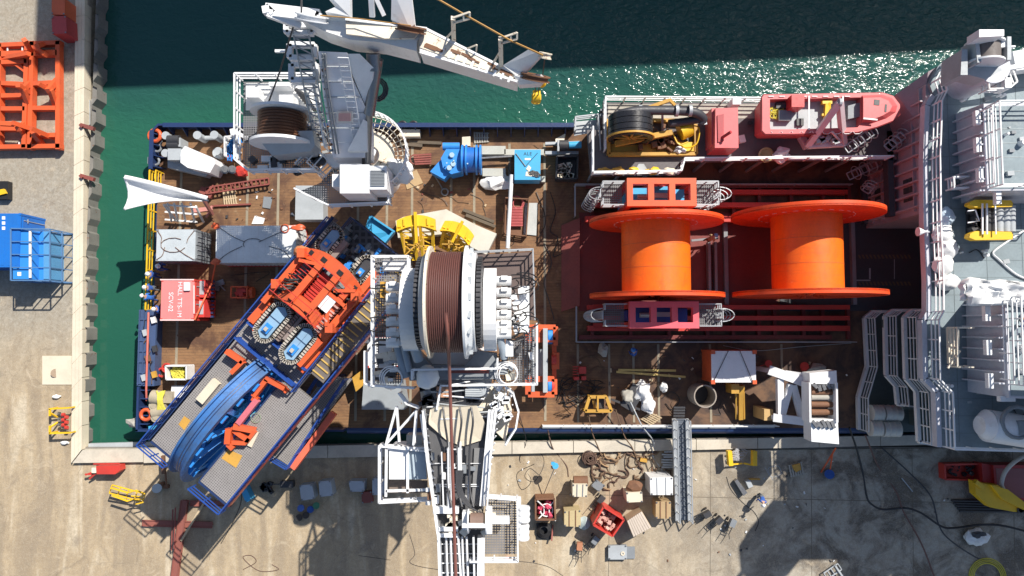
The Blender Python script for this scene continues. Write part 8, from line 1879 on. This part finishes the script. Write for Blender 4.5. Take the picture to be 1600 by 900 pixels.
for i, (p, r, mt, lb) in enumerate((
    ([(845, 612, .1), (860, 690, -.2), (870, 708, QZ), (885, 728, QZ), (888, 745, QZ)], .05, rm[2], 'brown line running from the cart over the rail onto the quay'),
    ([(918, 640, .8), (925, 675, .3), (935, 700, -.4), (950, 735, QZ), (960, 760, QZ)], .045, rm[0], 'brown line below the yellow lifting frame'),
    ([(962, 640, .8), (975, 680, .2), (988, 700, -.4), (1000, 730, QZ), (1010, 755, QZ)], .045, rm[0], 'brown line leading to the hose tangle'),
    ([(985, 628, .9), (1003, 665, .9), (1021, 690, -.2), (1020, 712, QZ), (1035, 735, QZ)], .05, LGREY, 'pale line hanging from the white bags to the quay'),
    ([(812, 650, .3), (822, 690, -.3), (812, 720, QZ), (830, 750, QZ), (815, 765, QZ), (808, 740, QZ), (835, 725, QZ)], .025, BLACK, 'thin black cable loops just right of the crane boom'),
    ([(800, 700, QZ), (840, 705, QZ), (850, 725, QZ), (835, 752, QZ), (820, 745, QZ), (828, 732, QZ), (842, 742, QZ)], .022, DARKM, 'thin dark cable loop by the leaning pole light'),
    ([(560, 868, QZ), (610, 875, QZ)], .015, BLACK, 'thin black wire lying in the crane shade'),
    ([(640, 835, QZ), (648, 865, QZ), (640, 878, QZ), (655, 885, QZ), (685, 890, QZ)], .02, BLACK, 'thin black wire left of the crane boom'),
    ([(380, 890, QZ), (400, 878, QZ), (392, 868, QZ), (380, 872, QZ), (405, 892, QZ), (435, 890, QZ), (425, 882, QZ)], .03, rm[2], 'tangled brown wire at the bottom edge on the sand'),
    ([(345, 850, QZ), (362, 820, QZ), (375, 790, QZ), (378, 770, QZ)], .025, BLACK, 'thin black cable hanging near the blue cabinet'),
    ([(780, 877, QZ), (820, 878, QZ), (855, 885, QZ), (880, 900, QZ)], .02, BLACK, 'thin black wire on the sand right of the crane boom'),
    ([(1135, 745, QZ), (1142, 765, QZ), (1160, 785, QZ), (1178, 800, QZ), (1185, 815, QZ), (1180, 830, QZ)], .03, BLACK, 'thin black cable around the diagonal toolbox'),
    ([(1195, 730, QZ), (1205, 745, QZ), (1220, 740, QZ), (1215, 728, QZ), (1200, 733, QZ), (1208, 750, QZ)], .02, LGREY, 'thin pale cable loop in the quay shade left of the weathered pallet'))):
    hose(p, QZ, r, 'loose_cable', mt, lb, 'cable')
# deck hoses
for i, (p, r, mt, lb) in enumerate((
    ([(838, 378, .1), (845, 365, .1), (852, 350, .1), (850, 330, .1), (842, 310, .1), (838, 300, .1)], .03, BLACK, 'thin black hose running up beside the pale grey sheet'),
    ([(860, 300, .1), (868, 330, .1), (860, 360, .1), (872, 372, .1), (865, 400, .1), (880, 395, .1)], .03, BLACK, 'thin black hose left of the dark red ramp plate'),
    ([(850, 380, .1), (862, 410, .1), (850, 440, .1), (858, 470, .1), (866, 500, .1)], .03, DARKM, 'dark hose running down past the cable crane platform'),
    ([(640, 285, .1), (660, 300, .1), (690, 310, .1), (700, 322, .1)], .02, BLACK, 'thin black line across the sunny deck'),
    ([(870, 625, .1), (880, 600, .1), (900, 590, .1), (930, 605, .1), (905, 628, .1), (885, 635, .1), (878, 615, .1)], .035, BLACK, 'black hose loops left of the yellow lifting frame'),
    ([(1035, 622, .1), (1050, 612, .1), (1062, 625, .1), (1050, 640, .1), (1040, 630, .1)], .03, BLACK, 'black hose loop beside the gangway head'),
    ([(1130, 540, .1), (1180, 548, .1), (1250, 542, .1), (1330, 536, .1)], .02, LGREY, 'thin pale line along the south skid rail'),
    ([(360, 430, .1), (420, 425, .1), (400, 440, .1)], .02, BLACK, 'thin black line above the pump skid'))):
    hose(p, .1, r, 'deck_hose', mt, lb, 'hose')
m = MB()
for k in range(9): c = W(random.uniform(865, 935), random.uniform(598, 645), .1); m.tube([c+V3((cos(a)*.7, sin(a)*.45, .02*a)) for a in [random.random()*6+i*.5 for i in range(9)]], .03, 5)
solo(m, 'black_cable_pile', BLACK, 'pile of black cable loops around the yellow lifting frame', 'cable', None, True)
# loose deck litter
def litter(n, box, z, mats, nm, lb, grp, s=(.06, .3)):
    for k in range(n):
        x, y = random.uniform(box[0], box[2]), random.uniform(box[1], box[3]); a = random.uniform(0, 3)
        solo(MB().box(W(x, y, z+.04), (random.uniform(*s), random.uniform(*s)*.6, .06), a), nm, mats[k % len(mats)], lb, 'debris', grp)
litter(26, (900, 545, 1330, 640), .03, [TARP, WOODL, DARKM, RUSTY], 'debris_scrap', 'small scrap of rubbish lying on the dark south deck', 'scraps on the dark south deck')
litter(22, (330, 290, 460, 350), .03, [TARP, DARKM, RUSTY], 'debris_scrap', 'small scrap of rubbish lying on the sunny north-west deck', 'scraps on the sunny north-west deck')
litter(24, (640, 270, 790, 380), .03, [WOODL, DARKM, MAROON2], 'debris_scrap', 'small scrap lying on the sunny deck around the yellow frames', 'scraps on the sunny middle deck')
litter(40, (790, 715, 1240, 880), QZ, [TARP, DARKM, LGREY, RUSTY], 'debris_scrap', 'small scrap of rubbish lying on the sandy quay', 'scraps on the sandy quay', (.05, .22))
litter(20, (1050, 715, 1500, 880), QZ, [TARP, DARKM], 'debris_scrap', 'small scrap of rubbish lying on the shaded damp quay', 'scraps on the shaded damp quay', (.05, .2))

# small dark stains of equipment: hoses and straps over the deck machinery
for i in range(16):
    x, y = random.uniform(640, 860), random.uniform(225, 380); p = [(x, y, .06)]; a = random.uniform(0, 6.28)
    for k in range(6): a += random.uniform(-.9, .9); x += cos(a)*9; y += sin(a)*7; p.append((x, y, .06))
    hose(p, .06, .018, 'thin_line', BLACK if i % 2 else ROPE, 'thin line snaking over the sunny middle deck', 'line', 'thin lines on the middle deck', 4)
for i in range(12):
    x, y = random.uniform(850, 1180), random.uniform(540, 640); p = [(x, y, .06)]; a = random.uniform(0, 6.28)
    for k in range(7): a += random.uniform(-.9, .9); x += cos(a)*9; y += sin(a)*6; y = min(y, 648); p.append((x, y, .06))
    hose(p, .06, .02, 'thin_line', BLACK if i % 2 else ROPE, 'thin line snaking over the dark south deck', 'line', 'thin lines on the south deck', 4)

crate_trim([(882, 799), (907, 797), (907, 823), (882, 822)], QZ+1.5, RUSTY, 'yellowish worn crate with a greasy lid left of the tilted red bin')
crate_trim([(1016, 747), (1051, 746), (1051, 773), (1017, 773)], QZ+2.1, LGREY, 'large flat-topped white box beside the foot of the gangway')
crate_trim([(1025, 784), (1048, 784), (1048, 810), (1025, 810)], QZ+1.3, RUSTY, 'brown crate with a cable heap south of the white box')
crate_trim([(895, 757), (918, 757), (917, 776), (895, 776)], QZ+1.7, MGREY, 'cream steel crate with a wooden drum behind it')
